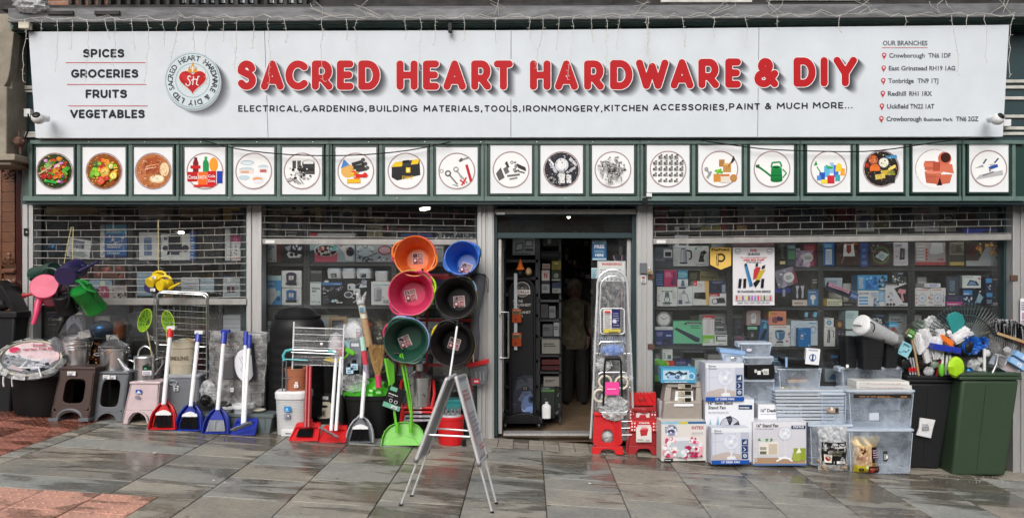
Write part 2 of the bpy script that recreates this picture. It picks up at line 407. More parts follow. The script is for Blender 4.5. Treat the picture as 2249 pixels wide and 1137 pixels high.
# flat print: shapes, lettering
_tc={}
def glyphs(text,bold=.0,res=3,space=1.0):
    key=(text,bold,res,space)
    if key not in _tc:
        cu=bpy.data.curves.new('t','FONT');cu.body=text;cu.offset=bold;cu.resolution_u=res;cu.space_character=space;cu.size=1
        ob=bpy.data.objects.new('t',cu);C.objects.link(ob);me=ob.to_mesh()
        vs=[(v.co.x,v.co.y)for v in me.vertices];fs=[tuple(p.vertices)for p in me.polygons]
        ob.to_mesh_clear();bpy.data.objects.remove(ob);bpy.data.curves.remove(cu)
        xs=[v[0]for v in vs]or[0,1];ys=[v[1]for v in vs]or[0,1]
        _tc[key]=(vs,fs,min(xs),max(xs),min(ys),max(ys))
    return _tc[key]
class Art:
    """draws flat shapes on a plane; fn(u, v, layer) -> 3D point"""
    def __init__(s,mb,fn,mat='print',asp=1.0):
        s.mb,s.fn,s.k,s.mat,s.asp=mb,fn,1,mat,asp
    def poly(s,pts,c):
        vs=[s.fn(u,v,s.k)for u,v in pts];s.mb.add(vs,[tuple(range(len(vs)))],s.mat,hx(c));s.k+=1
    def rect(s,x,y,w,h,c):s.poly([(x,y),(x+w,y),(x+w,y+h),(x,y+h)],c)
    def ell(s,x,y,rx,ry,c,n=20,a0=0,a1=360):
        m=n if a1-a0<360 else n-1
        s.poly([(x+rx*cos(R(a0+(a1-a0)*i/(m if a1-a0<360 else n))),y+ry*sin(R(a0+(a1-a0)*i/(m if a1-a0<360 else n))))for i in range(m+1)],c)
    def ring(s,x,y,rx,ry,t,c,n=28,a0=0,a1=360,ty=None):
        ty=t*s.asp if ty is None else ty
        vs=[]
        for i in range(n+1):
            a=R(a0+(a1-a0)*i/n);ca,sa=cos(a),sin(a)
            vs+=[s.fn(x+rx*ca,y+ry*sa,s.k),s.fn(x+(rx-t)*ca,y+(ry-ty)*sa,s.k)]
        s.mb.add(vs,[(2*i,2*i+2,2*i+3,2*i+1)for i in range(n)],s.mat,hx(c));s.k+=1
    def line(s,pts,t,c):
        for(x0,y0),(x1,y1)in zip(pts,pts[1:]):
            dx,dy=(x1-x0),(y1-y0)/s.asp;L=math.hypot(dx,dy)or 1;nx,ny=-dy/L*t/2,dx/L*t/2*s.asp
            s.poly([(x0+nx,y0+ny),(x0-nx,y0-ny),(x1-nx,y1-ny),(x1+nx,y1+ny)],c)
    def text(s,txt,x,y,w,h,c,bold=.0,res=2,space=1.0,rot=None,flipv=False,caph=None):
        """fit into the box x,y,w,h (w None: natural)"""
        vs,fs,x0,x1,y0,y1=glyphs(txt,bold,res,space)
        ky=h/((y1-y0)if caph is None else caph);yb=y0 if caph is None else 0
        kx=(w/(x1-x0))if w else abs(ky)/s.asp
        pts=[((v[0]-x0)*kx,(v[1]-yb)*ky)for v in vs]
        if rot:
            a,cx,cyy=rot;ca,sa=cos(a),sin(a)
            pts=[(cx+(p[0]+x)*ca-(p[1]+y)*sa,cyy+(p[0]+x)*sa+(p[1]+y)*ca)for p in pts]
        else:pts=[(x+p[0],y+p[1])for p in pts]
        s.mb.add([s.fn(u,v,s.k)for u,v in pts],fs,s.mat,hx(c));s.k+=1
    def speck(s,x,y,w,h,n,cols,rmin=2,rmax=6,rnd=random):
        for _ in range(n):
            r=rnd.uniform(rmin,rmax);cx,cy_=rnd.uniform(x,x+w),rnd.uniform(y,y+h);m=rnd.choice([4,5,6,8]);a=rnd.random()*6
            s.poly([(cx+r*rnd.uniform(.6,1)*cos(a+6.283*i/m),cy_+r*s.asp*rnd.uniform(.6,1)*sin(a+6.283*i/m))for i in range(m)],rnd.choice(cols))
    def lines(s,x,y,w,h,n,c,rnd=random):
        st=h/n
        for i in range(n):
            xx=x
            while xx<x+w*rnd.uniform(.7,1):
                ww=min(rnd.uniform(.06,.2)*w,x+w-xx);s.rect(xx,y+h-(i+1)*st,ww,st*.5,c);xx+=ww+w*.03
    def draw(s,spec):
        for cmd in spec.split(';'):
            t=cmd.split()
            if not t:continue
            o,q=t[0],t[1:]
            fl=lambda a:[float(z)for z in a]
            if o=='r':s.rect(*fl(q[:4]),q[4])
            elif o=='e':s.ell(*fl(q[:4]),q[4])
            elif o=='o':x,y,r=fl(q[:3]);s.ell(x,y,r,r*s.asp,q[3])
            elif o=='h':x,y,rx,ry=fl(q[:4]);s.ell(x,y,rx,ry,q[6],a0=float(q[4]),a1=float(q[5]))
            elif o=='p':z=fl(q[1:]);s.poly(list(zip(z[::2],z[1::2])),q[0])
            elif o=='l':z=fl(q[2:]);s.line(list(zip(z[::2],z[1::2])),float(q[1]),q[0])
            elif o=='a':x,y,rx,ry,tt=fl(q[:5]);s.ring(x,y,rx,ry,tt,q[5])
            elif o=='c':x,y,r,tt=fl(q[:4]);s.ring(x,y,r,r*s.asp,tt,q[4])
            elif o=='t':s.text(' '.join(q[5:]).replace('_',' '),*fl(q[:4]),q[4],bold=.015)
            elif o=='b':s.text(' '.join(q[5:]).replace('_',' '),*fl(q[:4]),q[4],bold=.035)
            elif o=='n':s.lines(*fl(q[:4]),int(q[4]),q[5])
            elif o=='s':s.speck(*fl(q[:4]),int(q[4]),q[7:],float(q[5]),float(q[6]))
def carton(px0,py0,px1,py1,s,base,label,cat,art='',dep=.14,name='product_box',yaw=None,roll=0,group=None,mat='print',side=None,gain=1.0):
    """a printed carton standing where it projects to; origin at its base, front towards the street"""
    p=P((px0+px1)/2,py1,s);w=(px1-px0)*s/F;h=(py1-py0)*s/F
    mb=MB(mat);b=hx(base);sd=hx(side)if side else tuple(x*.9 for x in b)
    mb.add([(-w/2,0,0),(w/2,0,0),(w/2,0,h),(-w/2,0,h)],[(0,1,2,3)],mat,b)
    mb.add([(-w/2,0,0),(w/2,0,0),(w/2,dep,0),(-w/2,dep,0),(-w/2,0,h),(w/2,0,h),(w/2,dep,h),(-w/2,dep,h)],
 [(0,3,2,1),(4,5,6,7),(1,2,6,5),(2,3,7,6),(3,0,4,7)],mat,sd)
    A=Art(mb,lambda u,v,k:(-w/2+u/100*w,-.0006-.00025*k,v/100*h),mat,asp=w/h)
    if art:A.draw(art)
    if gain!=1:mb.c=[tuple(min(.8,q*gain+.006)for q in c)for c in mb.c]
    o=mb.bd(name,sm=0)
    yw=random.uniform(-2.5,2.5)if yaw is None else yaw
    if roll:
        c=V3((0,0,h/2));RM=Matrix.Rotation(R(roll),4,'Y')
        o.matrix_world=TR(p)@Matrix.Rotation(R(yw),4,'Z')@TR(c)@RM@TR(-c)
    else:
        o.location=p;o.rotation_euler=(0,0,R(yw))
    return tag(o,label,cat,group)
# THE SETTING: ground
g=MB('asphalt');g.add([(-40,-60,2.56-.05),(40,-60,-2.56-.05),(40,30,-2.56-.05),(-40,30,2.56-.05)],[(0,1,2,3)])
struct('ground',g)
g=MB('joint');g.add([(-9,-7.5,.576-.012),(9,-7.5,-.576-.012),(9,.12,-.576-.012),(-9,.12,.576-.012)],[(0,1,2,3)])
pave=struct('pavement',g,'wet stone pavement sloping down to the right')
slab_mesh={}
def slab(x0,x1,y0,y1,mat,name='paving_slab',th=.02,gap=.007,tilt=.0022,bump_r=.0):
    w,d=x1-x0-gap,y1-y0-gap
    key=(round(w,3),round(d,3),mat)
    if key not in slab_mesh:
        mb=MB(mat);b=.005;z0,z1=-th,0
        a,c=w/2,d/2
        mb.add([(-a,-c,z0),(a,-c,z0),(a,c,z0),(-a,c,z0),(-a,-c,z1-b*.6),(a,-c,z1-b*.6),(a,c,z1-b*.6),(-a,c,z1-b*.6),
 (-a+b,-c+b,z1),(a-b,-c+b,z1),(a-b,c-b,z1),(-a+b,c-b,z1)],
 [(0,1,5,4),(1,2,6,5),(2,3,7,6),(3,0,4,7),(4,5,9,8),(5,6,10,9),(6,7,11,10),(7,4,8,11),(8,9,10,11)])
        if bump_r:
            nx,ny=max(1,round(w/.066)),max(1,round(d/.066))
            for i in range(nx):
                for j in range(ny):
                    cx,cyy=-a+(i+.5)*w/nx,-c+(j+.5)*d/ny;r,h=.0125,.0045
                    vs=[(cx+r*cos(k*1.0472),cyy+r*sin(k*1.0472),.0)for k in range(6)]+[(cx+r*.62*cos(k*1.0472),cyy+r*.62*sin(k*1.0472),h)for k in range(6)]
                    mb.add(vs,[(k,(k+1)%6,6+(k+1)%6,6+k)for k in range(6)]+[tuple(range(6,12))])
        o=mb.bd(name,sm=0);slab_mesh[key]=o.data;C.objects.unlink(o);bpy.data.objects.remove(o)
    o=bpy.data.objects.new(name,slab_mesh[key]);C.objects.link(o);o.parent=pave
    x,y=(x0+x1)/2,(y0+y1)/2
    o.location=(x,y,gz(x)+random.uniform(-.0012,.0012));o.rotation_euler=(random.uniform(-tilt,tilt),math.atan(SL)+random.uniform(-tilt,tilt),0)
    return o
rng=random.Random(11)
TAC_X=-2.61
YB=-.37
for k in range(-6,13):
    x0=.143+.62*k;x1=x0+.62
    if k==-6:x0=-4.10
    if x0>7.3:break
    y=YB-rng.choice([.0,.0,.13,.22])*(1 if k<0 or k>2 else 0)
    if y<YB:slab(x0,x1,y,YB,'slab')
    while y>-6.6:
        d=rng.choice([.45,.45,.45,.6,.3,.52,.38])
        y2=y-d
        if x0<TAC_X-.02 and y2<-2.31:
            if y>-2.31+.08:slab(x0,x1,-2.31,y,'slab')
            break
        slab(x0,x1,y2,y,'slab');y=y2
    if x0<TAC_X-.02<=x1+.02 and k==-5:pass
# the column that the pink tactile field cuts into
k0=-4.10
y=-2.31
# pink tactile field (near left)
ty=-2.31
for j in range(9):
    tx=TAC_X
    for i in range(9):
        slab(tx-.40,tx,ty-.36,ty,'pink_tactile','tactile_slab',bump_r=1)
        tx-=.40
    ty-=.36
y=-2.31
for d in(.42,.5,.45,.45,.6,.5):
    slab(TAC_X,-2.337,y-d,y,'slab','paving_slab');y-=d
# narrow kerb strip and red tactile field (left, by the wall)
y=-.02
while y>-2.31:
    slab(-4.26,-4.10,y-.2,y,'slab','kerb_block');y-=.2
for i in range(7):
    for j in range(6):
        slab(-4.26-.4*(i+1),-4.26-.4*i,-.02-.382*(j+1),-.02-.382*j,'red_tactile','tactile_slab',bump_r=1)
# concrete strip under the goods and threshold tiles at the door
x=-4.10
while x<6.5:
    if-.46<x<1.0:
        x2=x+.155
        for j in range(2):slab(x,x2,YB+.185*j,YB+.185*(j+1),'tile','threshold_tile',gap=.005)
    else:
        x2=x+.9
        if x<-.46:x2=min(x2,-.45)
        slab(x,x2,YB,.0,'concrete','concrete_slab')
    x=x2
# bits of litter on the wet stones
for(px,py,r,lb)in((340,995,.016,'on a dark slab below the red dustpan'),(470,1055,.011,'left one of two below the blue dustpans'),(495,1060,.009,'right one of two below the blue dustpans'),(1295,1062,.013,'in front of the red folding stool'),(1711,1036,.009,'in front of the stand fan carton'),(2046,1052,.008,'in front of the dark grey bin')):
    q,s=gp(px,py);m=MB('white');m.ball((0,0,0),r,n=6,k=4,sc=(1,1,.25),jit=.5)
    o=m.bd('litter_scrap',sm=0);o.location=q+V3((0,0,.006));o.rotation_euler=(0,0,r*300)
    tag(o,'small white scrap of litter on the paving, '+lb,'litter','scraps of litter on the paving')
m=MB('white')
for _ in range(34):
    q,s=gp(rng.uniform(2075,2215),rng.uniform(1046,1062));m.ball(q+V3((0,0,.004)),rng.uniform(.003,.006),n=5,k=3,sc=(1,1,.5))
tag(m.bd('grit',sm=0),'white grit scattered on the paving in front of the green wheelie bin','grit',kind='stuff')
# THE BUILDING
S0=D # depth of the shop front plane
shop=thg('shop_building','brick and timber building whose ground floor is the long hardware shop front','shop',(0,0,0))
def rbar(mb,x0,y0,x1,y1,s,dep,m=None,y0r=None,y1r=None):
    """bar seen at pixel rect, front face at depth s, going back by dep; y0r/y1r: right-end rows"""
    y0r=y0 if y0r is None else y0r;y1r=y1 if y1r is None else y1r
    a,b,c,d=P(x0,y1,s),P(x1,y1r,s),P(x1,y0r,s),P(x0,y0,s)
    o=V3((0,dep,0))
    mb.hexa([a,b,b+o,a+o,d,c,c+o,d+o],m)
# upper wall
m=MB('timber');rbar(m,-60,-900,2330,40,6.98,.3);m.bd('wall',shop)
m=MB('brick');rbar(m,105,-200,248,17,6.96,.02);m.bd('brick_panel',shop)
for k,(a,b)in enumerate([(8,60),(140,262)]):pass
for i,(a,b)in enumerate([(392,428),(432,470),(474,512),(516,556),(585,620),(625,662)]):
    m=MB('leaded');rbar(m,a,-160,b,7,6.965,.012)
    w=m.bd('leaded_window',shop)
    f=MB('timber')
    for yy in(-30,-5):rbar(f,a,yy,b,yy+2,6.955,.012)
    for xx in(a+(b-a)/3,a+2*(b-a)/3):rbar(f,xx,-160,xx+1.2,7,6.958,.01)
    f.bd('glazing_bar',w)
m=MB('white_wood');rbar(m,1452,-40,1652,5,6.93,.06);m.bd('window_sill',shop)
m=MB('white_wood');rbar(m,1690,-40,1890,1,6.93,.06);m.bd('window_sill',shop)
for i in range(26):
    x=150+i*21.5
    if x>700:break
    m=MB('timber');rbar(m,x,-60,x+7,10+6*(i%2),6.9,.05);m.bd('baluster',shop)
m=MB('timber');rbar(m,0,12,2330,21,6.86,.12,y0r=4,y1r=12);m.bd('rail',shop)
# lead ledge and green cornice
m=MB('lead');rbar(m,18,22,2330,49,6.62,.3,y0r=10,y1r=36)
a,b,c,d=P(18,22,6.62),P(2330,10,6.62),P(2330,6,6.95),P(18,17,6.95)
m.add([a,b,c,d],[(0,1,2,3)]);m.bd('lead_flashing',shop)
m=MB('lead')
for a,b in((103,160),(207,262)):rbar(m,a,24,b,32,6.60,.05,'timber')
m.bd('loose_slate',shop)
for i,(y0,y1,s)in enumerate([(49,54,6.66),(55,59,6.70),(60,64,6.73)]):
    m=MB('green_paint' if i<3 else 'dark_green');rbar(m,22,y0,2330,y1,s,.3,y0r=y0-13,y1r=y1-13);m.bd('cornice_moulding',shop)
m=MB('dark_green');rbar(m,24,48,2330,72,6.78,.25,y0r=34,y1r=58);m.bd('cornice_board',shop)
# wall behind the sign, painted teal, visible at both ends
m=MB('teal_paint');rbar(m,26,62,2330,330,6.95,.25,y0r=50);m.bd('fascia_board',shop)
# picture panel band
m=MB('green_paint');rbar(m,66,308,2252,316,6.83,.3);rbar(m,50,431,2252,441,6.83,.3)
m.bd('fascia_rail',shop)
m=MB('dark_green');rbar(m,66,312,2330,436,6.87,.25);m.bd('fascia_backing',shop)
m=MB('green_paint');a=P(66,310,6.86);b=P(66,440,6.86);c=P(46,440,7.1);d=P(50,330,7.1)
m.prism([b,c,d,a],(0,.03,0));m.bd('fascia_return',shop)
CARDS=[(80,163),(182,277),(295,380),(406,496),(513,603),(620,708),(737,827),(846,938),(958,1049),(1077,1168),(1187,1280),(1300,1392),
 (1420,1514),(1533,1628),(1647,1743),(1772,1867),(1886,1983),(2003,2100),(2127,2214)]
mull=[67]+[(CARDS[i][1]+CARDS[i+1][0])/2 for i in range(18)]+[2227]
for i,x in enumerate(mull):
    w=6 if i in(3,6,9,12,15,18)else 3.6
    m=MB('green_paint');rbar(m,x-w,315,x+w,432,6.845,.05);m.bd('mullion',shop)
    if i in(3,6,9,12,15,18):
        m=MB('green_paint');rbar(m,x-1,309,x+1,440,6.826,.02,'dark_green');m.bd('joint_strip',shop)
m=MB('teal_paint');rbar(m,48,441,2330,448,6.86,.32);m.bd('soffit',shop)
m=MB('galv')
for i in range(36):
    x=72+i*61.5;p=P(x,436 if i%2 else 312,6.826);m.ball(p,.006,n=6,k=4,sc=(1,.5,1))
m.bd('fixing_screw',shop)['kind']='stuff'
# aluminium posts with their channels
def post(x0,x1,yb,ribs,s=7.11,top=446,dep=.12):
    m=MB('alu');rbar(m,x0,top,x1,yb,s,dep)
    o=m.bd('aluminium_post',shop,bv=.002)
    for(a,b)in ribs:
        r=MB('alu');rbar(r,a,top+1,b,yb-1,s-.018,.02);r.bd('guide_rail',o,bv=.0015)
    return o
def gyw(px,s=7.1):
    x=(px-CX)*s/F;return CY+(H-gz(x))*F/s
post(49,73,gyw(60)+2,[(51,60),(63,72)])
post(541,575,gyw(558)+2,[(543,551),(566,574)])
post(1048,1085,gyw(1066)+2,[(1050,1057),(1061,1066),(1071,1082)])
post(1398,1434,gyw(1416)+2,[(1400,1409),(1421,1432)])
post(2223,2262,gyw(2240)+2,[(2225,2233),(2243,2252)])
# low stall riser behind the goods
for a,b in((73,541),(575,1048),(1434,2223)):
    m=MB('black_matt');rbar(m,a,905,b,gyw(b)+6,7.2,.1);m.bd('stall_riser',shop)
# glass panes, one per bay, with timber frame
def pane(x0,y0,x1,y1,s=7.25):
    m=MB('glass');a=P(x0,y1,s);b=P(x1,y0,s)
    m.box(a[0],b[0],a[1],a[1]+.006,a[2],b[2]);return m.bd('window_pane',shop,sm=0)
for a,b in((73,541),(575,1048),(1434,2223)):pane(a,440,b,908)
m=MB('teal_paint')
for x0,x1 in((73,80),(535,541),(575,580),(1042,1048),(1434,1438),(2205,2223)):rbar(m,x0,446,x1,906,7.2,.1)
m.bd('window_frame',shop)
# door frame
m=MB('teal_paint')
rbar(m,1085,470,1092,958,7.16,.1);rbar(m,1388,470,1398,966,7.16,.1);rbar(m,1092,511,1388,523,7.16,.1);rbar(m,1092,470,1388,474,7.16,.1)
m.bd('door_frame',shop,bv=.004)
m=MB('glass');a=P(1092,511,7.2);b=P(1388,474,7.2);m.box(a[0],b[0],a[1],a[1]+.006,a[2],b[2]);m.bd('transom_pane',shop,sm=0)
m=MB('alu');rbar(m,1106,951,1300,956,7.12,.12);m.bd('threshold',shop)
# glazed doors folded back inside
def leaf(x,sgn,name):
    m=MB('alu');p=P(x,955,7.2);zt=P(x,524,7.2)[2];z0=p[2]+.01
    for(a,b)in((.02,.075),(.62,.675)):m.box(p[0]-.02,p[0]+.02,p[1]+a,p[1]+b,z0,zt)
    m.box(p[0]-.018,p[0]+.018,p[1]+.075,p[1]+.62,z0,z0+.12);m.box(p[0]-.018,p[0]+.018,p[1]+.075,p[1]+.62,zt-.06,zt)
    d=m.bd(name,shop,bv=.002)
    g=MB('glass');g.box(p[0]-.003,p[0]+.003,p[1]+.075,p[1]+.62,z0+.12,zt-.06);g.bd('door_pane',d,sm=0)
    return d,p
d,p=leaf(1098,1,'door')
m=MB('chrome');xx=p[0]+.06;zz0,zz1=P(0,785,7.2)[2],P(0,685,7.2)[2]
m.tb([(p[0],p[1]-.01,zz0),(xx+.03,p[1]-.01,zz0),(xx+.03,p[1]-.01,zz1),(p[0],p[1]-.01,zz1)],.011);m.bd('handle',d)
m=MB('white_wood');m.box(p[0]-.01,p[0]+.012,p[1]-.03,p[1]+.01,P(0,690,7.2)[2],P(0,526,7.2)[2]);m.bd('edge_trim',d)
d2,p2=leaf(1382,-1,'door')
# padlocks, hasps, stickers on the posts
def small(name,mat,x0,y0,x1,y1,s,dep,label,cat,art=None,bev=.003):
    w=P((x0+x1)/2,y1,s);m=MB(mat);a=P(x0,y1,s);b=P(x1,y0,s)
    m.box(a[0],b[0],a[1],a[1]+dep,a[2],b[2])
    if art:
        A=Art(m,lambda u,v,k:(a[0]+(b[0]-a[0])*u/100,a[1]-.0006-.0003*k,a[2]+(b[2]-a[2])*v/100),asp=(b[0]-a[0])/(b[2]-a[2]));A.draw(art)
    o=m.bd(name,loc=w,sm=0,bv=0 if art else bev);return tag(o,label,cat)
def padlock(px,py,s,sc,label):
    p=P(px,py,s);t=thg('padlock',label,'padlock',p)
    m=MB('gold');m.box(p[0]-.018*sc,p[0]+.018*sc,p[1]-.01,p[1]+.01,p[2]-.03*sc,p[2]);m.bd('lock_body',t,bv=.003)
    m=MB('chrome');m.tb([(p[0]+.012*sc*cos(a),p[1],p[2]+.012*sc+.02*sc*sin(a))for a in[R(x)for x in range(-60,241,25)]],.0035*sc,6);m.bd('shackle',t)
small('lock_box','grey',1406,577,1421,600,7.06,.03,'small grey lock box on the post right of the door','lock box')
padlock(1427,594,7.05,1.0,'brass padlock on the post right of the shop door')
small('hasp','rust',1423,602,1437,614,7.08,.02,'rusty hasp below the padlock on the post right of the door','hasp')
small('hasp','rust',1423,755,1438,767,7.08,.02,'rusty hasp low on the post right of the door beside the big window','hasp')
small('hasp','rust',2220,604,2236,617,7.08,.02,'rusty hasp on the post at the far right end of the shop','hasp')
small('sticker','print',1408,604,1418,621,7.085,.002,'small worn paper sticker under the grey lock box','sticker','r 0 0 100 100 ccc;r 15 50 70 35 855;n 15 10 70 35 3 555')
small('sticker','print',2241,655,2256,711,7.08,.002,'white notice taped to the post at the far right end','sticker','r 0 0 100 100 ddd;n 8 55 84 35 4 558;r 20 20 60 25 a8a;n 8 5 84 12 2 558')
small('lock_plate','black',52,501,61,518,7.08,.008,'black lock plate on the left end post with a round silver key cylinder','lock','r 0 0 100 100 222;o 70 50 22 bbb')
small('shutter_label','print',1090,466,1109,471,7.05,.002,'white maker label on the shutter box over the door','label','r 0 0 100 100 eee')
# roller shutters
def shutter(x0,x1,ys,rail,label,sag=0,seed=0,rows_off=0):
    rd=random.Random(seed);s=7.10
    t=thg('roller_shutter',label,'shutter',P((x0+x1)/2,rail[0],s))
    n=9;curves=[]
    for i,(yl,yr)in enumerate(ys):
        pts=[]
        kink=rd.uniform(-1,1)
        for j in range(n):
            u=j/(n-1);y=yl+(yr-yl)*u+sin(u*math.pi)*sag+rd.uniform(-.5,.5)
            pts.append((x0+(x1-x0)*u,y))
        curves.append(pts)
        m=MB('alu_rail');m.tb([P(a,b,s-.006)for a,b in pts],.0045 if sag>1 else.004,6);m.bd('rod',t)
    def yat(c,x):
        u=(x-x0)/(x1-x0)*(n-1);k=min(n-2,max(0,int(u)));return c[k][1]+(c[k+1][1]-c[k][1])*(u-k)
    pitch=49
    allc=[[(x0,ys[0][0]-14),(x1,ys[0][1]-14)]*1]+curves
    top=[(p[0],446)for p in curves[0]]
    seq=[top]+curves
    for i in range(len(seq)-1):
        off=pitch/2*((i+rows_off)%2);x=x0+off+rd.uniform(0,6)
        while x<x1-3:
            a,b=yat(seq[i],x),yat(seq[i+1],x)
            if b-a>4:m=MB('alu_rail');m.tb([P(x,a,s),P(x+rd.uniform(-1.5,1.5),b,s)],.0035 if sag>1 else.003,5);m.bd('link',t)
            x+=pitch
    m=MB('alu_rail');rbar(m,x0-1,rail[0],x1+1,rail[1],s-.02,.045,y0r=rail[2],y1r=rail[3]);m.bd('bottom_rail',t,bv=.004)
    m=MB('print');a=P(x0+6,rail[1]-2,s-.022);b=P(x0+26,rail[0]+3,s-.022);m.add([a,(b[0],a[1],a[2]),b,(a[0],a[1],b[2])],[(0,1,2,3)],'print',hx('ddd'));m.bd('maker_label',t,sm=0)
    return t
shutter(75,540,[(458,455),(473,470),(484,484),(506,498),(521,514),(536,532),(551,547),(567,564),(582,578),(597,594),(612,609),(627,624),(641,638),(655,652)],(657,670,656,669),
 'wide roller grille half lowered over the left window above the watering cans',sag=2.0,seed=1)
shutter(577,1046,[(459,470),(474,482),(489,497),(504,511),(519,524)],(524,536,526,538),'roller grille rolled up over the middle window above the buckets',sag=-.5,seed=2)
shutter(1436,2221,[(463,450),(478,466),(493,481),(508,496),(521,512)],(524,536,514,527),'longest roller grille rolled up over the right window',sag=.5,seed=3)
t=thg('roller_shutter','roller grille fully raised above the shop door with only its bottom rail showing','shutter',P(1240,470,7.08))
m=MB('alu_rail');rbar(m,1086,459,1397,470,7.08,.04);m.bd('bottom_rail',t,bv=.004)
m=MB('alu_rail')
for x in range(1090,1397,51):m.tb([P(x,447,7.1),P(x,459,7.1)],.004,5)
o_=m.bd('link',t);o_['kind']='stuff'
m=MB('black_matt');rbar(m,1086,446,1397,458,7.2,.05);m.bd('shutter_housing',shop)
# left neighbour pilaster, right end trim
t=thg('stone_pilaster','weathered stone pilaster with a scroll corbel at the left end of the shop','pilaster',P(20,355,6.9))
m=MB('stone');rbar(m,-60,30,26,345,6.75,.3);rbar(m,-60,190,14,345,6.68,.1)
m.bd('shaft',t,bv=.01)
m=MB('stone');rbar(m,-60,338,32,352,6.66,.4);rbar(m,-60,352,24,362,6.7,.35)
prof=[(30,70),(26,110),(22,150),(17,175),(8,192),(-4,198)]
pts=[P(a,b,6.7)for a,b in prof]+[P(-60,198,6.7),P(-60,70,6.7)];m.prism(pts,(0,.1,0));m.bd('corbel',t,bv=.006)
t=thg('tiled_pilaster','glazed brown terracotta pilaster with moulded mask and scroll panels beside the left window','pilaster',P(25,900,7.0))
m=MB('terracotta_glaze');rbar(m,-60,362,40,735,7.19,.2);m.bd('shaft',t)
for(a,b)in((-2,3),(34,48),(44,49)):
    m=MB('oxblood' if a>30 else 'terracotta_glaze');rbar(m,a,366,b,735,7.16,.06);m.bd('edge_roll',t,bv=.01)
for y in range(378,560,22):
    m=MB('terracotta_glaze');rbar(m,4,y,32,y+21.6,7.17,.04);m.bd('glazed_tile',t,bv=.003)
def scroll(mb,cx,cyy,r,turns,sg,s):
    mb.tb([P(cx+sg*r*(1-i/22)*cos(i*turns*6.283/20),cyy+r*(1-i/22)*sin(i*turns*6.283/20),s)for i in range(21)],.006,6)
for cyy in(570,577,385):
    m=MB('terracotta_glaze');scroll(m,12,cyy,8,1.3,-1,7.16);scroll(m,25,cyy,8,1.3,1,7.16);m.ball(P(18,cyy-10,7.16),.025,n=8,k=6,sc=(1,.4,1.2));m.bd('scroll_relief',t)
m=MB('terracotta_glaze');rbar(m,3,590,33,600,7.15,.05);rbar(m,6,592,30,598,7.135,.03);m.bd('banded_tile',t,bv=.003)
m=MB('terracotta_glaze');c=P(18,624,7.15)
m.ball(c,.055,n=14,k=10,sc=(1,.45,1.15));m.ball(c+V3((0,-.03,-.005)),.013,n=8,k=6,sc=(.8,1,1.6))
for sx in(-1,1):m.ball(c+V3((sx*.02,-.02,.018)),.011,n=8,k=6);m.ball(c+V3((sx*.055,0,.03)),.02,n=8,k=6,sc=(1,.6,1.4));scroll(m,18+sx*11,645,7,1,sx,7.15)
m.ball(c+V3((0,-.02,-.03)),.014,n=8,k=6,sc=(1.4,.8,.5));m.bd('mask_relief',t)
m=MB('oxblood');rbar(m,-60,735,47,912,7.15,.2);rbar(m,20,362,50,374,7.15,.2);m.bd('plinth',t,bv=.008)
# old white window frame left of the sign, white louvres right of it
m=MB('white_wood')
def frame(mb,x0,y0,x1,y1,s,w=8):
    rbar(mb,x0,y0,x1,y0+w,s,.05);rbar(mb,x0,y1-w,x1,y1,s,.05);rbar(mb,x0,y0+w,x0+w,y1-w,s,.05);rbar(mb,x1-w,y0+w,x1,y1-w,s,.05)
frame(m,33,188,100,302,6.92);frame(m,42,198,100,294,6.93,5);m.bd('side_window_frame',shop,bv=.004)
m=MB('white_wood')
for y in(175,188,212,252,278,290):rbar(m,2195,y,2330,y+7,6.93,.04)
m.bd('louvre',shop,bv=.004)
m=MB('rust');c=P(43,310,6.75)
m.lathe([(.03,-.05),(.045,-.03),(.045,.02),(.03,.04)],c,12);m.box(c[0]-.06,c[0]+.06,c[1]-.02,c[1]+.02,c[2]-.012,c[2]+.012);m.tb([c,c+V3((0,0,.1))],.01);m.tb([c+V3((.01,0,-.04)),c+V3((.012,0,-.13))],.014)
tag(m.bd('awning_bracket',loc=c),'rusty cast iron awning bracket on the pilaster left of the picture panels','bracket')
# shop interior
zc=P(0,380,7.14)[2]
m=MB('floorwood');m.add([(-5.4,.0,-.02),(5.6,.0,-.02),(5.6,7,-.02),(-5.4,7,-.02)],[(0,1,2,3)]);
struct('shop_floor',m)
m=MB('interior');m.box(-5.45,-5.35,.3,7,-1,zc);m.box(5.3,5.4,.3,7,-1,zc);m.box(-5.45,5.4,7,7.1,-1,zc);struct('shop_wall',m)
m=MB('ceiling');m.box(-5.45,5.4,.28,7.1,zc,zc+.05);struct('shop_ceiling',m)
def ceil_lamp(px,py,s,L,label,dim=False,ang=0):
    p=P(px,py,s);t=thg('ceiling_lamp',label,'lamp',p)
    m=MB('white');m.T=TR(p)@Matrix.Rotation(R(ang),4,'Z');m.box(-L/2-.02,L/2+.02,-.05,.05,.012,.05);m.bd('housing',t)
    m=MB('lamp');m.T=TR(p)@Matrix.Rotation(R(ang),4,'Z');m.box(-L/2,L/2,-.03,.03,-.02,.01);m.bd('tube',t)
ceil_lamp(933,458,9.4,.22,'bright strip lamp glowing behind the middle window grille',ang=-60)
ceil_lamp(627,462,9.4,.07,'small lit strip lamp at the left of the middle window',ang=20)
ceil_lamp(392,510,10.5,.14,'lit strip lamp deep in the shop behind the left grille',ang=0)
ceil_lamp(700,452,12.5,.9,'long lit strip lamp at the back of the shop',ang=0)
p=P(1249,476,8.2);t=thg('spot_lamp','round lit spot lamp seen through the glass above the door','lamp',p)
m=MB('lamp_dim');m.ball(p,.022,n=12,k=8);m.bd('bulb',t);m=MB('white');m.lathe([(.04,.02),(.03,.05)],p,12);m.tb([p,(p[0],p[1],zc)],.006);m.bd('fitting',t)
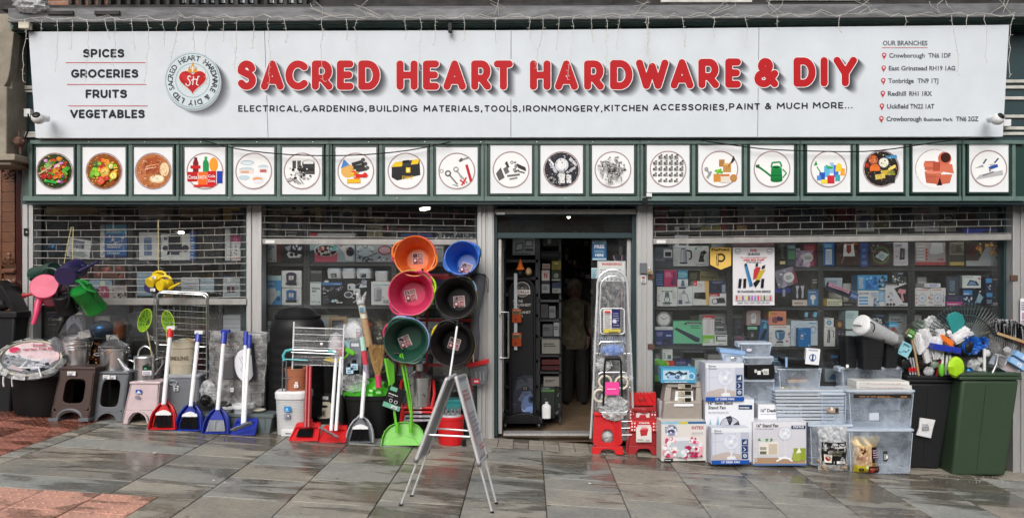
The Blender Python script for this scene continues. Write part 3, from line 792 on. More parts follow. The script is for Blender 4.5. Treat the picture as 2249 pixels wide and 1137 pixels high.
# building across the street, seen only as reflections in the glass
opp=thg('terrace_building','brick terrace across the street mirrored in the shop windows','building',(0,-22,0))
m=MB('brick');m.box(-26,26,-22.4,-22,-1.5,5.6);m.box(-26,26,-22.4,-21.8,5.6,5.9,'stone');m.bd('wall',opp,sm=0)
m=MB('timber');m.hexa([(-26,-27,5.9),(26,-27,5.9),(26,-22,5.9),(-26,-22,5.9),(-26,-27,8.2),(26,-27,8.2),(26,-26.5,8.2),(-26,-26.5,8.2)]);m.bd('roof',opp,sm=0)
for x in range(-24,25,4):
    for z in(3.5,):
        m=MB('white_wood');m.box(x-.7,x+.7,-22,-21.93,z,z+1.9);w=m.bd('window',opp,sm=0)
        m=MB('leaded');m.box(x-.6,x-.04,-21.93,-21.91,z+.1,z+1.8);m.box(x+.04,x+.6,-21.93,-21.91,z+.1,z+1.8);m.bd('pane',w,sm=0)
    m=MB('teal_paint');m.box(x-1.7,x+1.7,-22,-21.85,-1,2.6);f=m.bd('shopfront',opp,sm=0)
    m=MB('white_wood');m.box(x-1.8,x+1.8,-22,-21.75,2.65,3.2);m.bd('fascia',f,sm=0)
# THE BIG SIGN
def sgn(px,py,k=0):
    s=6.68+(py-60)/243*.10-.0004*k
    return P(px,py,s)
sign=thg('shop_sign','very wide white shop sign with red raised looking letters above the windows','sign',sgn(1140,303))
SGN=(.63,.68,.73)
JX=[(62,78),(581,589),(1122.5,1122),(1667,1664),(2217,2203)]
TOPY=lambda x:70-3*(x-62)/1060 if x<1122 else 67-12*(x-1122)/1095
BOTY=lambda x:303-3*(x-78)/2125
for(a,b),(c,d)in zip(JX,JX[1:]):
    g=.6
    q=[sgn(b+g,BOTY(b)),sgn(d-g,BOTY(d)),sgn(c-g,TOPY(c)),sgn(a+g,TOPY(a))]
    m=MB('print');m.prism(q,(0,.05,0),'print',SGN);m.bd('sign_panel',sign,sm=0)
m=MB('ltgrey');q=[sgn(78,304),sgn(2203,300.5),sgn(2216,55),sgn(63,71)]
m.prism([p+V3((0,.052,0))for p in q],(0,.1,0));m.bd('backing_tray',sign,sm=0)
def seg_dist(X,Y,segs):
    d=np.full(X.shape,1e9)
    for x0,y0,x1,y1 in segs:
        dx,dy=x1-x0,y1-y0;L=dx*dx+dy*dy or 1e-9
        t=np.clip(((X-x0)*dx+(Y-y0)*dy)/L,0,1)
        d=np.minimum(d,np.hypot(X-x0-t*dx,Y-y0-t*dy))
    return d
def arc(cx,cyy,rx,ry,a0,a1,n=14):
    return[(cx+rx*cos(R(a0+(a1-a0)*i/n)),cyy+ry*sin(R(a0+(a1-a0)*i/n)))for i in range(n+1)]
def letter(ch):
    """centre-line strokes in a unit box, y up"""
    if ch=='S':return[[(.95,.80)]+arc(.5,.73,.46,.27,35,190,10)+arc(.5,.27,.5,.27,75,-150,14)]
    if ch=='A':return[[(0,0),(.5,1),(1,0)],[(.2,.26),(.8,.26)]]
    if ch=='C':return[arc(.56,.5,.56,.5,48,312,20)]
    if ch=='R':return[[(0,0),(0,1),(.5,1)]+arc(.55,.68,.42,.32,90,-90,10)+[(.5,.36),(0,.36)],[(.5,.36),(1,0)]]
    if ch=='E':return[[(1,1),(0,1),(0,0),(1,0)],[(0,.51),(.88,.51)]]
    if ch=='D':return[[(0,0),(0,1),(.42,1)]+arc(.42,.5,.58,.5,90,-90,16)+[(.42,0),(0,0)]]
    if ch=='H':return[[(0,0),(0,1)],[(1,0),(1,1)],[(0,.5),(1,.5)]]
    if ch=='T':return[[(0,1),(1,1)],[(.5,1),(.5,0)]]
    if ch=='W':return[[(0,1),(.27,0),(.5,.85),(.73,0),(1,1)]]
    if ch=='P':return[[(0,0),(0,1),(.5,1)]+arc(.55,.7,.42,.3,90,-90,10)+[(.5,.4),(0,.4)]]
    if ch=='B':return[[(0,0),(0,1),(.5,1)]+arc(.5,.77,.4,.23,90,-90,8)+[(0,.54)],[(.5,.54)]+arc(.55,.27,.43,.27,90,-90,8)+[(0,0)]]
    if ch=='G':return[arc(.53,.5,.53,.5,50,330,20)+[(1,.25),(1,.46),(.6,.46)]]
    if ch=='O':return[arc(.5,.5,.5,.5,0,360,22)]
    if ch=='F':return[[(1,1),(0,1),(0,0)],[(0,.5),(.88,.5)]]
    if ch=='U':return[[(0,1),(0,.4)]+arc(.5,.4,.5,.4,180,360,12)+[(1,1)]]
    if ch=='N':return[[(0,0),(0,1),(1,0),(1,1)]]
    if ch=='M':return[[(0,0),(.06,1),(.5,.35),(.94,1),(1,0)]]
    if ch=='K':return[[(0,0),(0,1)],[(1,1),(.05,.45)],[(.3,.6),(1,0)]]
    if ch=='L':return[[(0,1),(0,0),(1,0)]]
    if ch=='V':return[[(0,1),(.5,0),(1,1)]]
    if ch==',':return[[(.6,.06),(.2,-.16)]]
    if ch=='.':return[[(.5,.03),(.5,.04)]]
    if ch=='I':return[[(.5,0),(.5,1)]]
    if ch=='Y':return[[(0,1),(.5,.42),(1,1)],[(.5,.42),(.5,0)]]
    if ch=='&':return[[(1,0),(.26,.70)]+arc(.45,.80,.24,.20,200,-20,10)+[(.6,.62),(.2,.42)]+arc(.34,.24,.34,.24,130,300,10)+[(.72,.16),(1,.46)]]
LET=[('S',519,564),('A',571,625),('C',625,680),('R',683,732),('E',738,778),('D',785,836),('H',869,919),('E',927,966),('A',972,1025),('R',1033,1080),('T',1083,1128),
 ('H',1162,1211),('A',1217,1271),('R',1281,1328),('D',1338,1391),('W',1395,1470),('A',1471,1525),('R',1532,1581),('E',1591,1629),('&',1655,1711),('D',1741,1793),('I',1800,1820),('Y',1829,1884)]
RW,RR=9.6,7.9
def lift(x):return 0 if x<1300 else-8.0*(x-1300)/560
def lsegs(ch,x0,x1):
    c=(x0+x1)/2;dy=lift(c);yb,yt=199.5+dy-RW,131.5+dy+RW;out=[]
    xa,xb=x0+RW,x1-RW
    for st in letter(ch):
        pts=[(xa+(xb-xa)*u,yb+(yt-yb)*v)for u,v in st]
        out+=[(*p,*q)for p,q in zip(pts,pts[1:])]
    return out
def iso_fill(mb,fn,x0,x1,y0,y1,h,field,mat,col,k):
    """fill of field < 0 by marching squares"""
    nx,ny=int((x1-x0)/h)+2,int((y1-y0)/h)+2
    X,Y=np.meshgrid(x0+np.arange(nx)*h,y0+np.arange(ny)*h,indexing='ij');V=field(X,Y)
    vid={};vs=[];fs=[]
    def pt(key,x,y):
        if key not in vid:vid[key]=len(vs);vs.append(fn(x,y,k))
        return vid[key]
    for i in range(nx-1):
        for j in range(ny-1):
            c=[(i,j),(i+1,j),(i+1,j+1),(i,j+1)];v=[V[a]for a in c]
            if all(t>=0 for t in v):continue
            poly=[]
            for q in range(4):
                a,b=c[q],c[(q+1)%4];va,vb=v[q],v[(q+1)%4]
                if va<0:poly.append(pt(a,X[a],Y[a]))
                if(va<0)!=(vb<0):
                    t=va/(va-vb);key=(min(a,b),max(a,b))
                    poly.append(pt(key,X[a]+(X[b]-X[a])*t,Y[a]+(Y[b]-Y[a])*t))
            if len(poly)>=3:fs.append(tuple(poly))
    mb.add(vs,fs,mat,col)
# printed drop shade (part of the sign's print: dark grey block shade fading out)
def shade(mb,segs,x0,x1,y0,y1,h,r,dx,dy,k,disc=None,amax=1.0):
    nx,ny=int((x1-x0)/h)+2,int((y1-y0)/h)+2
    X,Y=np.meshgrid(x0+np.arange(nx)*h,y0+np.arange(ny)*h,indexing='ij');A=np.zeros(X.shape)
    for t in np.linspace(0,1,15):
        d=seg_dist(X-dx*t,Y-dy*t,segs)-r if disc is None else np.hypot(X-dx*t-disc[0],Y-dy*t-disc[1])-disc[2]
        ins=np.clip(.5-d/(1.6+2.4*t),0,1)
        A=np.maximum(A,ins*(1-t**2.2)*amax)
    dark=(.045,.045,.06);base=len(mb.v);cols={}
    idx=-np.ones(X.shape,int);vs=[]
    def vid(i,j):
        if idx[i,j]<0:
            idx[i,j]=len(vs);vs.append(sgn(X[i,j],Y[i,j],k));a=A[i,j];cols[base+idx[i,j]]=tuple(SGN[q]*(1-a)+dark[q]*a for q in range(3))
        return idx[i,j]
    fs=[]
    for i in range(nx-1):
        for j in range(ny-1):
            if A[i:i+2,j:j+2].max()>.012:fs.append((vid(i,j),vid(i+1,j),vid(i+1,j+1),vid(i,j+1)))
    mb.add(vs,fs,'print',lambda vi:cols[vi])
WORDS=[LET[0:6],LET[6:11],LET[11:19],LET[19:20],LET[20:23]]
m=MB('print')
for w in WORDS:
    segs=[q for ch,a,b in w for q in lsegs(ch,a,b)]
    shade(m,segs,w[0][1]-4,w[-1][2]+28,120,226,1.5,RW-.5,20,17,1)
m.bd('letter_shade_print',sign,sm=0)
for ch,a,b in LET:
    segs=lsegs(ch,a,b);m=MB('print')
    iso_fill(m,sgn,a-3,b+3,118,206,1.3,lambda X,Y:seg_dist(X,Y,segs)-RW,'print',(.8,.78,.79),3)
    iso_fill(m,sgn,a-3,b+3,118,206,1.3,lambda X,Y:seg_dist(X,Y,segs)-RR,'print',(.46,.014,.019),5)
    m.bd('letter',sign,sm=0)
LW={'I':.1,'M':1.1,'W':1.35,',':.12,'.':.08,'E':.62,'F':.6,'L':.6,'O':1.02,'G':.95,'C':.88,'&':.85,'A':.95,'V':.95}
def stroke_text(mb,txt,x0,x1,yb,h,r,gap,c,k,step):
    ws=[LW.get(ch,.76)for ch in txt];tot=sum(ws);g=gap*h;sc=((x1-x0)-len(txt)*2*r-g*(len(txt)-1))/tot;x=x0+r
    for ch,w in zip(txt,ws):
        segs=[]
        for s_ in letter(ch):
            pts=[(x+w*sc*u,yb-r-(h-2*r)*v)for u,v in s_];segs+=[(*p,*q)for p,q in zip(pts,pts[1:])]
        iso_fill(mb,sgn,x-r-step,x+w*sc+r+step,yb-h-step,yb+step*(5 if ch==',' else 1),step,lambda X,Y:seg_dist(X,Y,segs)-r,'print',c,k);x+=w*sc+2*r+g
# small lettering
m=MB('print');A=Art(m,lambda u,v,k:sgn(u,v,4+k*.15))
INK=(.022,.024,.032)
def st(txt,x0,x1,yb,h,c=INK,bold=.03,space=1.0):
    A.text(txt,x0,yb,x1-x0,-h,c,bold=bold,res=3,space=space,caph=.73)
m_y=lambda x:246 if x<1300 else 246-7.5*(x-1300)/560
for txt,x0,x1 in(('ELECTRICAL,',523,663),('GARDENING,',666,806),('BUILDING',811,917),('MATERIALS,',930,1060),('TOOLS,',1064,1144),('IRONMONGERY,',1148,1324),('KITCHEN',1327,1423),('ACCESSORIES,',1434,1598),('PAINT',1601,1669),('&',1680,1694),('MUCH',1706,1774),('MORE...',1785,1873)):
    stroke_text(m,txt,x0,x1,m_y((x0+x1)/2),14.5,1.55,.19,INK,4.2,.85)
for txt,x0,x1,y in(('SPICES',182,273,127),('GROCERIES',156,304,171.5),('FRUITS',188,279,216),('VEGETABLES',154,318,260)):stroke_text(m,txt,x0,x1,y,19,2.3,.09,INK,4.2,1.0)
for x0,x1,y in((144,319,138),(147,322,186),(150,325,233)):A.poly([(x0,y-1),(x1,y-1),(x1,y+.9),(x0,y+.9)],(.5,.12,.13))
GR=(.085,.095,.115)
st('OUR BRANCHES',1939,2037,100,10.5,GR,.02);A.poly([(1937,104.5),(2038,104.5),(2038,106),(1937,106)],(.5,.15,.15))
BR=[('Crowborough',1953,2031,127,'TN6 1DF',2039,2088),('East Grinstead',1952,2036,155,'RH19 1AG',2041,2098),('Tonbridge',1951,2007,182.5,'TN9 1TJ',2015,2061),('Redhill',1950,1990,210.5,'RH1 1RX',1997,2047),
 ('Uckfield',1948,1995,238.5,'TN22 1AT',1999,2052),('Crowborough',1947,2024,266,'TN6 2GZ',2100,2149)]
for t1,a,b,y,t2,c,d in BR:
    st(t1,a,b,y,10.2,GR,.022);st(t2,c,d,y,10.2,GR,.022)
    px=a-11;A.ell(px,y-6,5,5,(.5,.05,.06),n=16);A.poly([(px-4.2,y-3.5),(px+4.2,y-3.5),(px,y+4)],(.5,.05,.06));A.ell(px,y-6.2,2.3,2.3,SGN,n=12)
st('Business Park',2029,2093,265.5,7,GR,.02)
m.bd('lettering',sign,sm=0)
# round logo
m=MB('print');cx,cyy=423,177
shade(m,None,355,525,110,275,2.0,0,26,22,1,disc=(cx,cyy,61),amax=.95)
A=Art(m,lambda u,v,k:sgn(cx+(u)*1.0,cyy-v,3+k*.3))
A.ell(2,-6,61.5,61.5,(.35,.40,.44),n=48);A.ell(0,0,61.5,61.5,(.60,.68,.72),n=48);A.ring(0,0,60,60,2.2,(.30,.41,.45),n=48);A.ring(0,0,38,38,1.8,(.30,.41,.45),n=40)
def circ_text(A,txt,r,a0,a1,h,c,flip=False):
    n=len(txt)
    for i,ch in enumerate(txt):
        if ch==' ':continue
        a=a0+(a1-a0)*(i+.5)/n
        vs,fs,x0,x1,y0,y1=glyphs(ch,.018,2)
        rot=(R(a-90),r*cos(R(a)),r*sin(R(a)));w=(x1-x0)/(.73)*h
        A.text(ch,-w/2,-h/2,w,h,c,bold=.018,rot=rot)
circ_text(A,'SACRED HEART HARDWARE & DIY LTD',49,207,-146,12,(.04,.05,.06))
hp=[]
for i in range(40):
    t=2*math.pi*i/40;hp.append((32*sin(t)**3*1.0,2+30*(13*cos(t)-5*cos(2*t)-2*cos(3*t)-cos(4*t))/16))
A.poly([(x*1.0,y*1.0-2)for x,y in hp],(.75,.68,.62));A.poly([(x*.93,y*.93-2)for x,y in hp],(.45,.015,.02));A.poly([(x*.45-12,y*.4+6)for x,y in hp],(.56,.03,.035))
for x,w,h in((-7,6,15),(0,9,24),(7,6,14)):A.poly([(x-w*.6,18),(x+w*.6,18),(x+w*.3,18+h*.5),(x+w*.1,18+h),(x-w*.35,18+h*.55)],(.65,.28,.03))
A.poly([(-3,19),(3,19),(2,28),(0,34),(-2,27)],(.75,.5,.1));A.poly([(-.8,18),(.8,18),(.8,31),(-.8,31)],(.8,.75,.7));A.poly([(-3.5,25.5),(3.5,25.5),(3.5,27),(-3.5,27)],(.8,.75,.7))
W_=(.78,.74,.72)
for st_ in([(-4,8),(-9,10),(-11,5),(-7,0),(-5,-6),(-9,-12),(-14,-10),(-15,-6)],[(2,9),(0,-10)],[(12,9),(8,-8),(13,-11)],[(-3,0),(4,3),(11,1)],[(12,9),(15,8)]):A.line(st_,2.3,W_)
m.bd('logo',sign,sm=0)
# CCTV, boxes, cables, string lights
def cctv(px,py,s,sx,label):
    c=P(px,py,s);t=thg('security_camera',label,'camera',c)
    m=MB('white');m.tb([c+V3((sx*.02,.14,.03)),c+V3((sx*.01,.05,.012)),c],.035,14);m.ball(c,.058,n=20,k=14,sc=(1,1,.95));m.bd('housing',t,sm=60)
    m=MB('black');m.T=TR(c)@Matrix.Rotation(R(60),4,'X')@Matrix.Rotation(R(10),4,'Y');m.lathe([(.036,.042),(.034,.05),(.02,.056),(.001,.058)],n=20);m.bd('lens_window',t,sm=60)
cctv(84,260,6.55,-1,'white dome security camera at the left bottom corner of the big sign')
cctv(2191,262,6.55,1,'white dome security camera at the right bottom corner of the big sign')
small('junction_box','white',52,239,66,256,6.85,.05,'small grey junction box left of the big sign','junction box')
small('junction_box','white',2205,262,2221,277,6.85,.05,'small grey junction box right of the big sign','junction box')
small('junction_box','cream_pl',40,48,63,62,6.6,.05,'cream junction box high on the left under the lead ledge','junction box')
small('floodlight_stub','black',984,50,992,70,6.6,.05,'small black clip hanging over the top edge of the sign near its middle','clip')
small('alarm_contact','white',1420,424,1432,432,6.8,.03,'small white box under the picture band right of the door','junction box')
small('hook','black',1412,434,1422,446,6.8,.03,'black hook under the picture band right of the door','hook')
def cable(pts,s,r,label,mat='black',name='cable',cat='cable'):
    m=MB(mat);v=[P(a,b,s)for a,b in pts]
    # smooth (Catmull-Rom)
    out=[]
    for i in range(len(v)-1):
        p0,p1,p2,p3=v[max(0,i-1)],v[i],v[i+1],v[min(len(v)-1,i+2)]
        for t in(0,.33,.66):
            out.append(.5*((2*p1)+(p2-p0)*t+(2*p0-5*p1+4*p2-p3)*t*t+(3*p1-p0-3*p2+p3)*t**3))
    out.append(v[-1]);m.tb(out,r,5)
    return tag(m.bd(name,loc=v[0]),label,cat)
cable([(436,306),(520,327),(610,338),(700,342),(800,340),(900,330),(990,312)],6.78,.006,'black cable drooping across the picture panels left of the door')
cable([(1540,309),(1640,323),(1700,329),(1830,333),(1930,331),(2040,315),(2130,304)],6.78,.006,'black cable drooping across the picture panels at the right')
cable([(62,250),(62,285),(52,312),(40,345)],6.8,.008,'black cable running down from the junction box left of the sign')
rg=random.Random(5)
t=thg('icicle_light_string','pale string of icicle lights draped along the ledge and hanging over the sign','string lights',P(1100,45,6.52))
def yl(x):return 44-11*(x-20)/2200
pts=[];x=18
while x<2245:pts.append(P(x,yl(x)+rg.uniform(-4,3)-(6 if rg.random()<.12 else 0),6.58));x+=17
m=MB('wire_pale');m.tb(pts,.0028,4);m.tb([p+V3((0,-.01,rg.uniform(-.02,.03)))for p in pts],.0024,4);m.bd('main_wire',t)
DR=[(54,180),(93,86),(125,158),(158,110),(190,180),(230,88),(252,150),(288,110),(322,182),(358,100),(389,160),(425,112),(455,185),(490,92),(521,150),(557,107),(589,185),(623,94),(706,180),(760,88),(785,170),(890,90),(922,155),(957,102),(1018,88),(1090,96),
 (1163,85),(1192,150),(1228,113),(1260,175),(1300,92),(1330,165),(1362,107),(1420,140),(1425,122),(1498,102),(1568,84),(1636,105),(1708,66),(1845,72),(1988,60),(2090,165),(2125,62),(2162,140),(2227,170)]
for x,yb in DR:
    m=MB('wire_pale');y=yl(x);xx=x;pp=[P(xx,y,6.57)];tw=[]
    while y<yb:
        y+=rg.uniform(8,15);xx+=rg.uniform(-3.5,3.5);q=P(xx,min(y,yb),6.57+min(1,(y-40)/60)*.02-.03);pp.append(q)
        if rg.random()<.7:tw.append(q)
    m.tb(pp,.0021,4)
    for q in tw:m.tb([q,q+V3((rg.choice([-1,1])*rg.uniform(.012,.026),-.004,rg.uniform(-.012,.01)))],.002,4)
    m.bd('icicle_drop',t)
for cxx in(700,790,1090,1410,1700,1900,2200,1600,2060):
    m=MB('wire_pale');q=P(cxx,yl(cxx)-16,6.6)
    for _ in range(3):
        b=q+V3((rg.uniform(-.1,.1),0,rg.uniform(.06,.12)));m.tb([q+V3((rg.uniform(-.2,.2),0,-.05)),q+V3((rg.uniform(-.1,.1),-.02,.02)),b],.002,4)
    m.bd('tangle',t)
m=MB('wrap_dense');c=P(68,12,6.6)
m.ball(c,.17,n=18,k=10,sc=(1,.5,.42),jit=.35);tag(m.bd('plastic_sheet',loc=c),'crumpled clear plastic sheet lying on the ledge at the top left','sheet')
# the nineteen picture panels
PA={
 0:('green, red and orange vegetables','o 50 50 43 2a3d1a;s 20 22 60 56 46 4 8 5a3 363 c42 d83 e9d 782 a22;o 36 62 9 8b6;o 55 50 8 c82;o 40 36 7 921;o 58 40 6 a31;l d62 4 48 34 78 44;l e83 3 50 30 70 38;l 2a4 6 28 26 58 20;l 151 6 66 26 80 34;l ca8 4 14 42 46 62;o 62 63 5 dca;o 50 70 5 483'),
 1:('citrus and mixed fruit','o 50 50 43 8a4a18;s 20 22 60 56 40 4 7 e82 ea3 5a2 8c3 c33 383 fb4;o 55 48 12 f93;o 55 48 9.5 fc7;c 55 48 9 1 f93;o 44 26 11 c32;o 44 26 8 e65;o 76 38 9 fc4;o 76 38 6.5 fe8;o 70 62 8 8a3;o 70 62 5 efa;o 60 72 7 f93;o 30 52 7 8c3;o 25 44 6 7b3;o 36 42 6 9c4;o 32 66 8 363'),
 2:('bread rolls and sliced loaves','o 50 50 43 b06a3a;e 50 76 20 9 a85028;e 44 56 22 13 a04a24;l e8b890 2 30 56 58 60;l e8b890 2 34 62 56 66;e 78 54 13 19 e9cfa4;a 78 54 13 19 1.5 a86a38;e 22 40 11 18 b87048;e 60 30 20 11 d9a878;e 60 31 17 8.5 f2e2c4;l c07040 2 34 16 78 16;s 30 66 40 16 10 2 4 c07a48 8a4020'),
 3:('fizzy drink cans and bottles','o 50 50 43 fff;r 20 46 14 26 7a1418;r 23 70 8 14 511;e 27 72 6 8 7a1418;r 45 46 15 24 1a8a48;e 52 70 7 9 1a8a48;r 49 76 7 10 2a9a58;e 72 66 11 18 e8962a;r 6 24 26 24 b8161c;r 33 16 22 32 e8681c;r 56 14 22 36 c0141c;r 80 20 14 30 2038a0;r 14 56 25 8 c0141c;t 7 30 24 10 fff Coca;t 34 30 20 9 fff FANTA;t 58 22 18 7 fff Coca;t 58 34 18 7 fff Cola;r 22 10 50 6 c22'),
 4:('clear lidded food containers','o 50 50 43 fff;e 34 70 17 7 c8d8e0;r 19 62 30 8 dde8ee;a 34 71 17 6 2 9ab;e 32 54 19 6 b8c8d0;r 14 44 36 9 e0d0c4;r 18 45 20 5 c98;e 74 60 13 6 b8c8d0;r 62 46 24 13 d8dde0;r 66 47 16 7 b55;e 26 34 14 6 b9ccd6;e 62 32 16 8 d8e0e4;e 60 30 12 5 d96;e 62 24 12 5 dde'),
 5:('stacked steel pans and cutlery','o 50 50 43 fff;r 26 56 9 20 444;r 38 58 9 18 555;e 66 70 16 8 777;e 66 71 13 6 eee;r 50 52 32 16 333;e 66 52 16 7 222;r 50 42 32 8 444;s 14 34 46 26 34 2 4 333 666 999 222 ccc;l 777 2 20 34 34 22;l 888 2 26 32 42 18;l 777 2 34 30 48 18;l 888 2 44 32 54 18;e 18 28 6 4 aaa;s 44 24 40 16 12 2 4 333 777 aaa'),
 6:('pipes, sponge and building materials','o 50 50 43 fff;o 30 50 17 d9a85a;s 18 40 24 24 14 2 4 c8943a e6bc78;p 4a84c8 12 56 20 80 34 66;l 333 9 40 66 68 74;l 2a2a2a 9 44 58 72 64;l 333 9 50 50 78 56;o 68 78 5 555;o 74 68 5 444;o 79 58 5 555;o 68 68 4 222;s 34 24 50 22 22 3 6 c33 d62 e9b030 f4c430 b82;r 28 20 34 10 e4b020;r 50 34 28 8 c22'),
 7:('black and yellow toolbox','o 50 50 43 fff;p 222226 14 34 14 62 22 72 84 80 86 40 28 26;p 333338 14 62 22 72 84 80 80 66 16 58;p e8c020 14 60 22 72 42 74 40 62;p e8c020 62 66 66 78 84 80 80 68;r 50 46 11 13 e8c020;o 55 52 4 fe8;t 40 30 30 8 e8c020 STANLEY;p 111 40 70 42 76 58 78 58 72'),
 8:('hammer, spanners and pliers','o 50 50 43 fff;l b4202a 7 74 66 86 24;l 888 5 62 78 82 84;p 555 54 76 62 84 66 76 58 72;l 999 4 48 52 76 20;c 48 54 7 3 888;l 777 4 30 42 52 16;c 28 44 8 4 666;c 12 50 5 2 999;l b4202a 4 58 28 70 18;l c33 4 74 34 62 14;l aaa 2 56 40 62 30;l 888 2 40 16 54 12'),
 9:('hinges, plugs and door handles','o 50 50 43 fff;p 555 12 40 24 56 34 30 20 22;p 666 30 52 40 60 46 44 36 38;p 333 34 66 40 72 46 56 42 54;c 52 68 4 2 555;c 62 58 4 2 555;o 60 68 3 777;p 333 64 66 86 56 88 46 68 54;l 666 5 40 34 72 38;l 777 4 46 26 66 30;s 60 44 26 22 16 2 4 333 777 999;s 14 24 20 26 14 1 3 999 ddd 333;l 444 3 62 48 84 42'),
 10:('light bulbs and sockets','o 50 50 43 2c2c34;o 50 62 17 ccd0d8;o 50 64 12 eef0f4;r 43 40 14 8 999;r 42 16 16 24 ddd;l c0c4c8 8 22 66 36 44;l d0d0d0 7 70 78 88 60;l bbb 6 62 42 84 56;r 62 16 12 22 ddd;o 24 24 9 777;o 24 24 5 222;l eee 5 18 76 30 62;l 999 3 40 38 46 12'),
 11:('heap of screws and bolts','o 50 50 43 fff;S'),
 12:('rows of grey pipe elbows and fittings','o 50 50 43 fff;G'),
 13:('terracotta pots and a trowel','o 50 50 43 fff;r 48 56 14 18 a87840;r 58 42 20 20 b8884a;e 68 62 10 3 d8a868;r 34 18 18 20 c8883c;s 34 34 18 12 14 2 4 5a2 7c3;r 52 16 22 22 d8d0c4;r 52 32 22 5 c07030;o 84 28 9 c07830;o 84 28 5 ad8850;p 333 76 66 84 84 88 74 80 64;l a06828 3 70 56 78 68;l 999 6 18 28 28 44;o 16 50 5 999;l 888 3 18 48 26 34'),
 14:('dark green plastic watering can','o 50 50 43 fff;p 0f7a3a 46 22 48 54 74 54 76 22;e 60 54 13 5 1c9a50;e 60 54 9 3 0a4a24;e 61 22 15 5 0c6a30;l 0f7a3a 5 48 32 30 46 16 56;p 0a5a2a 8 60 18 62 18 52 10 54;l 148a44 4 48 54 50 66 70 68 74 56;l 148a44 3 76 50 86 40 76 28;l 0b5a2a 1.5 47 34 75 34'),
 15:('cleaning bottles and spray cans','o 50 50 43 fff;p 2a9a48 12 58 22 60 18 72;l 2a9a48 3 20 56 30 40;r 38 30 14 28 5ab0d8;r 52 40 10 26 88b8d8;r 62 30 12 30 3a6ac8;p e8c83a 66 44 84 44 82 60 76 66 68 60;p e8a02a 78 34 90 34 90 50 82 54;r 26 24 14 18 3050b0;r 46 14 18 20 c02838;r 66 20 12 16 3aa0a8;r 20 22 10 12 4a8ad0;s 44 56 16 12 10 2 4 cde 3a3 fff;r 30 14 16 10 e8d040'),
 16:('open paint tins and brushes','o 50 50 43 2a2420;o 30 72 12 b85030;o 30 73 9 d87040;o 56 64 14 444;o 56 65 12 ece6d4;p 4a90c0 60 82 88 84 90 76 64 74;o 34 48 15 333;o 34 49 13 e07030;r 24 18 22 26 222;p c8a83a 52 32 76 36 72 48 48 44;p e8d070 66 50 84 60 88 54 70 44;o 74 36 10 9a9838;o 14 58 6 a83020;p d8c060 36 22 60 26 58 38 34 34;r 64 14 20 20 2a2a2a'),
 17:('terracotta plant pots, one tilted','o 51 49 46 fff;r 26 46 26 22 b85c44;r 24 54 30 10 cc6e54;p b86048 30 16 26 42 66 42 62 12;e 48 42 22 5 d88068;r 46 44 20 22 a84c38;p cc7058 62 44 96 38 92 60 64 66;o 74 74 16 c8664e;o 76 76 12 3a1c14;p c4684e 54 10 54 36 92 36 86 16;p 2a1410 56 10 62 30 68 10;l a85040 1 28 30 64 30'),
 18:('trowels and a plastering float','o 50 50 43 fff;p 999 14 50 34 60 38 54;l 3a5068 4 36 62 44 74;p aaa 48 60 66 62 62 54;l 3a5068 4 64 64 74 76;l 2850a0 8 50 50 72 58;l 777 4 54 50 52 42;p b0b0b4 16 22 26 34 84 46 86 34;l 666 3 34 32 62 42'),
 }
cn=['leftmost','second from the left','third from the left']
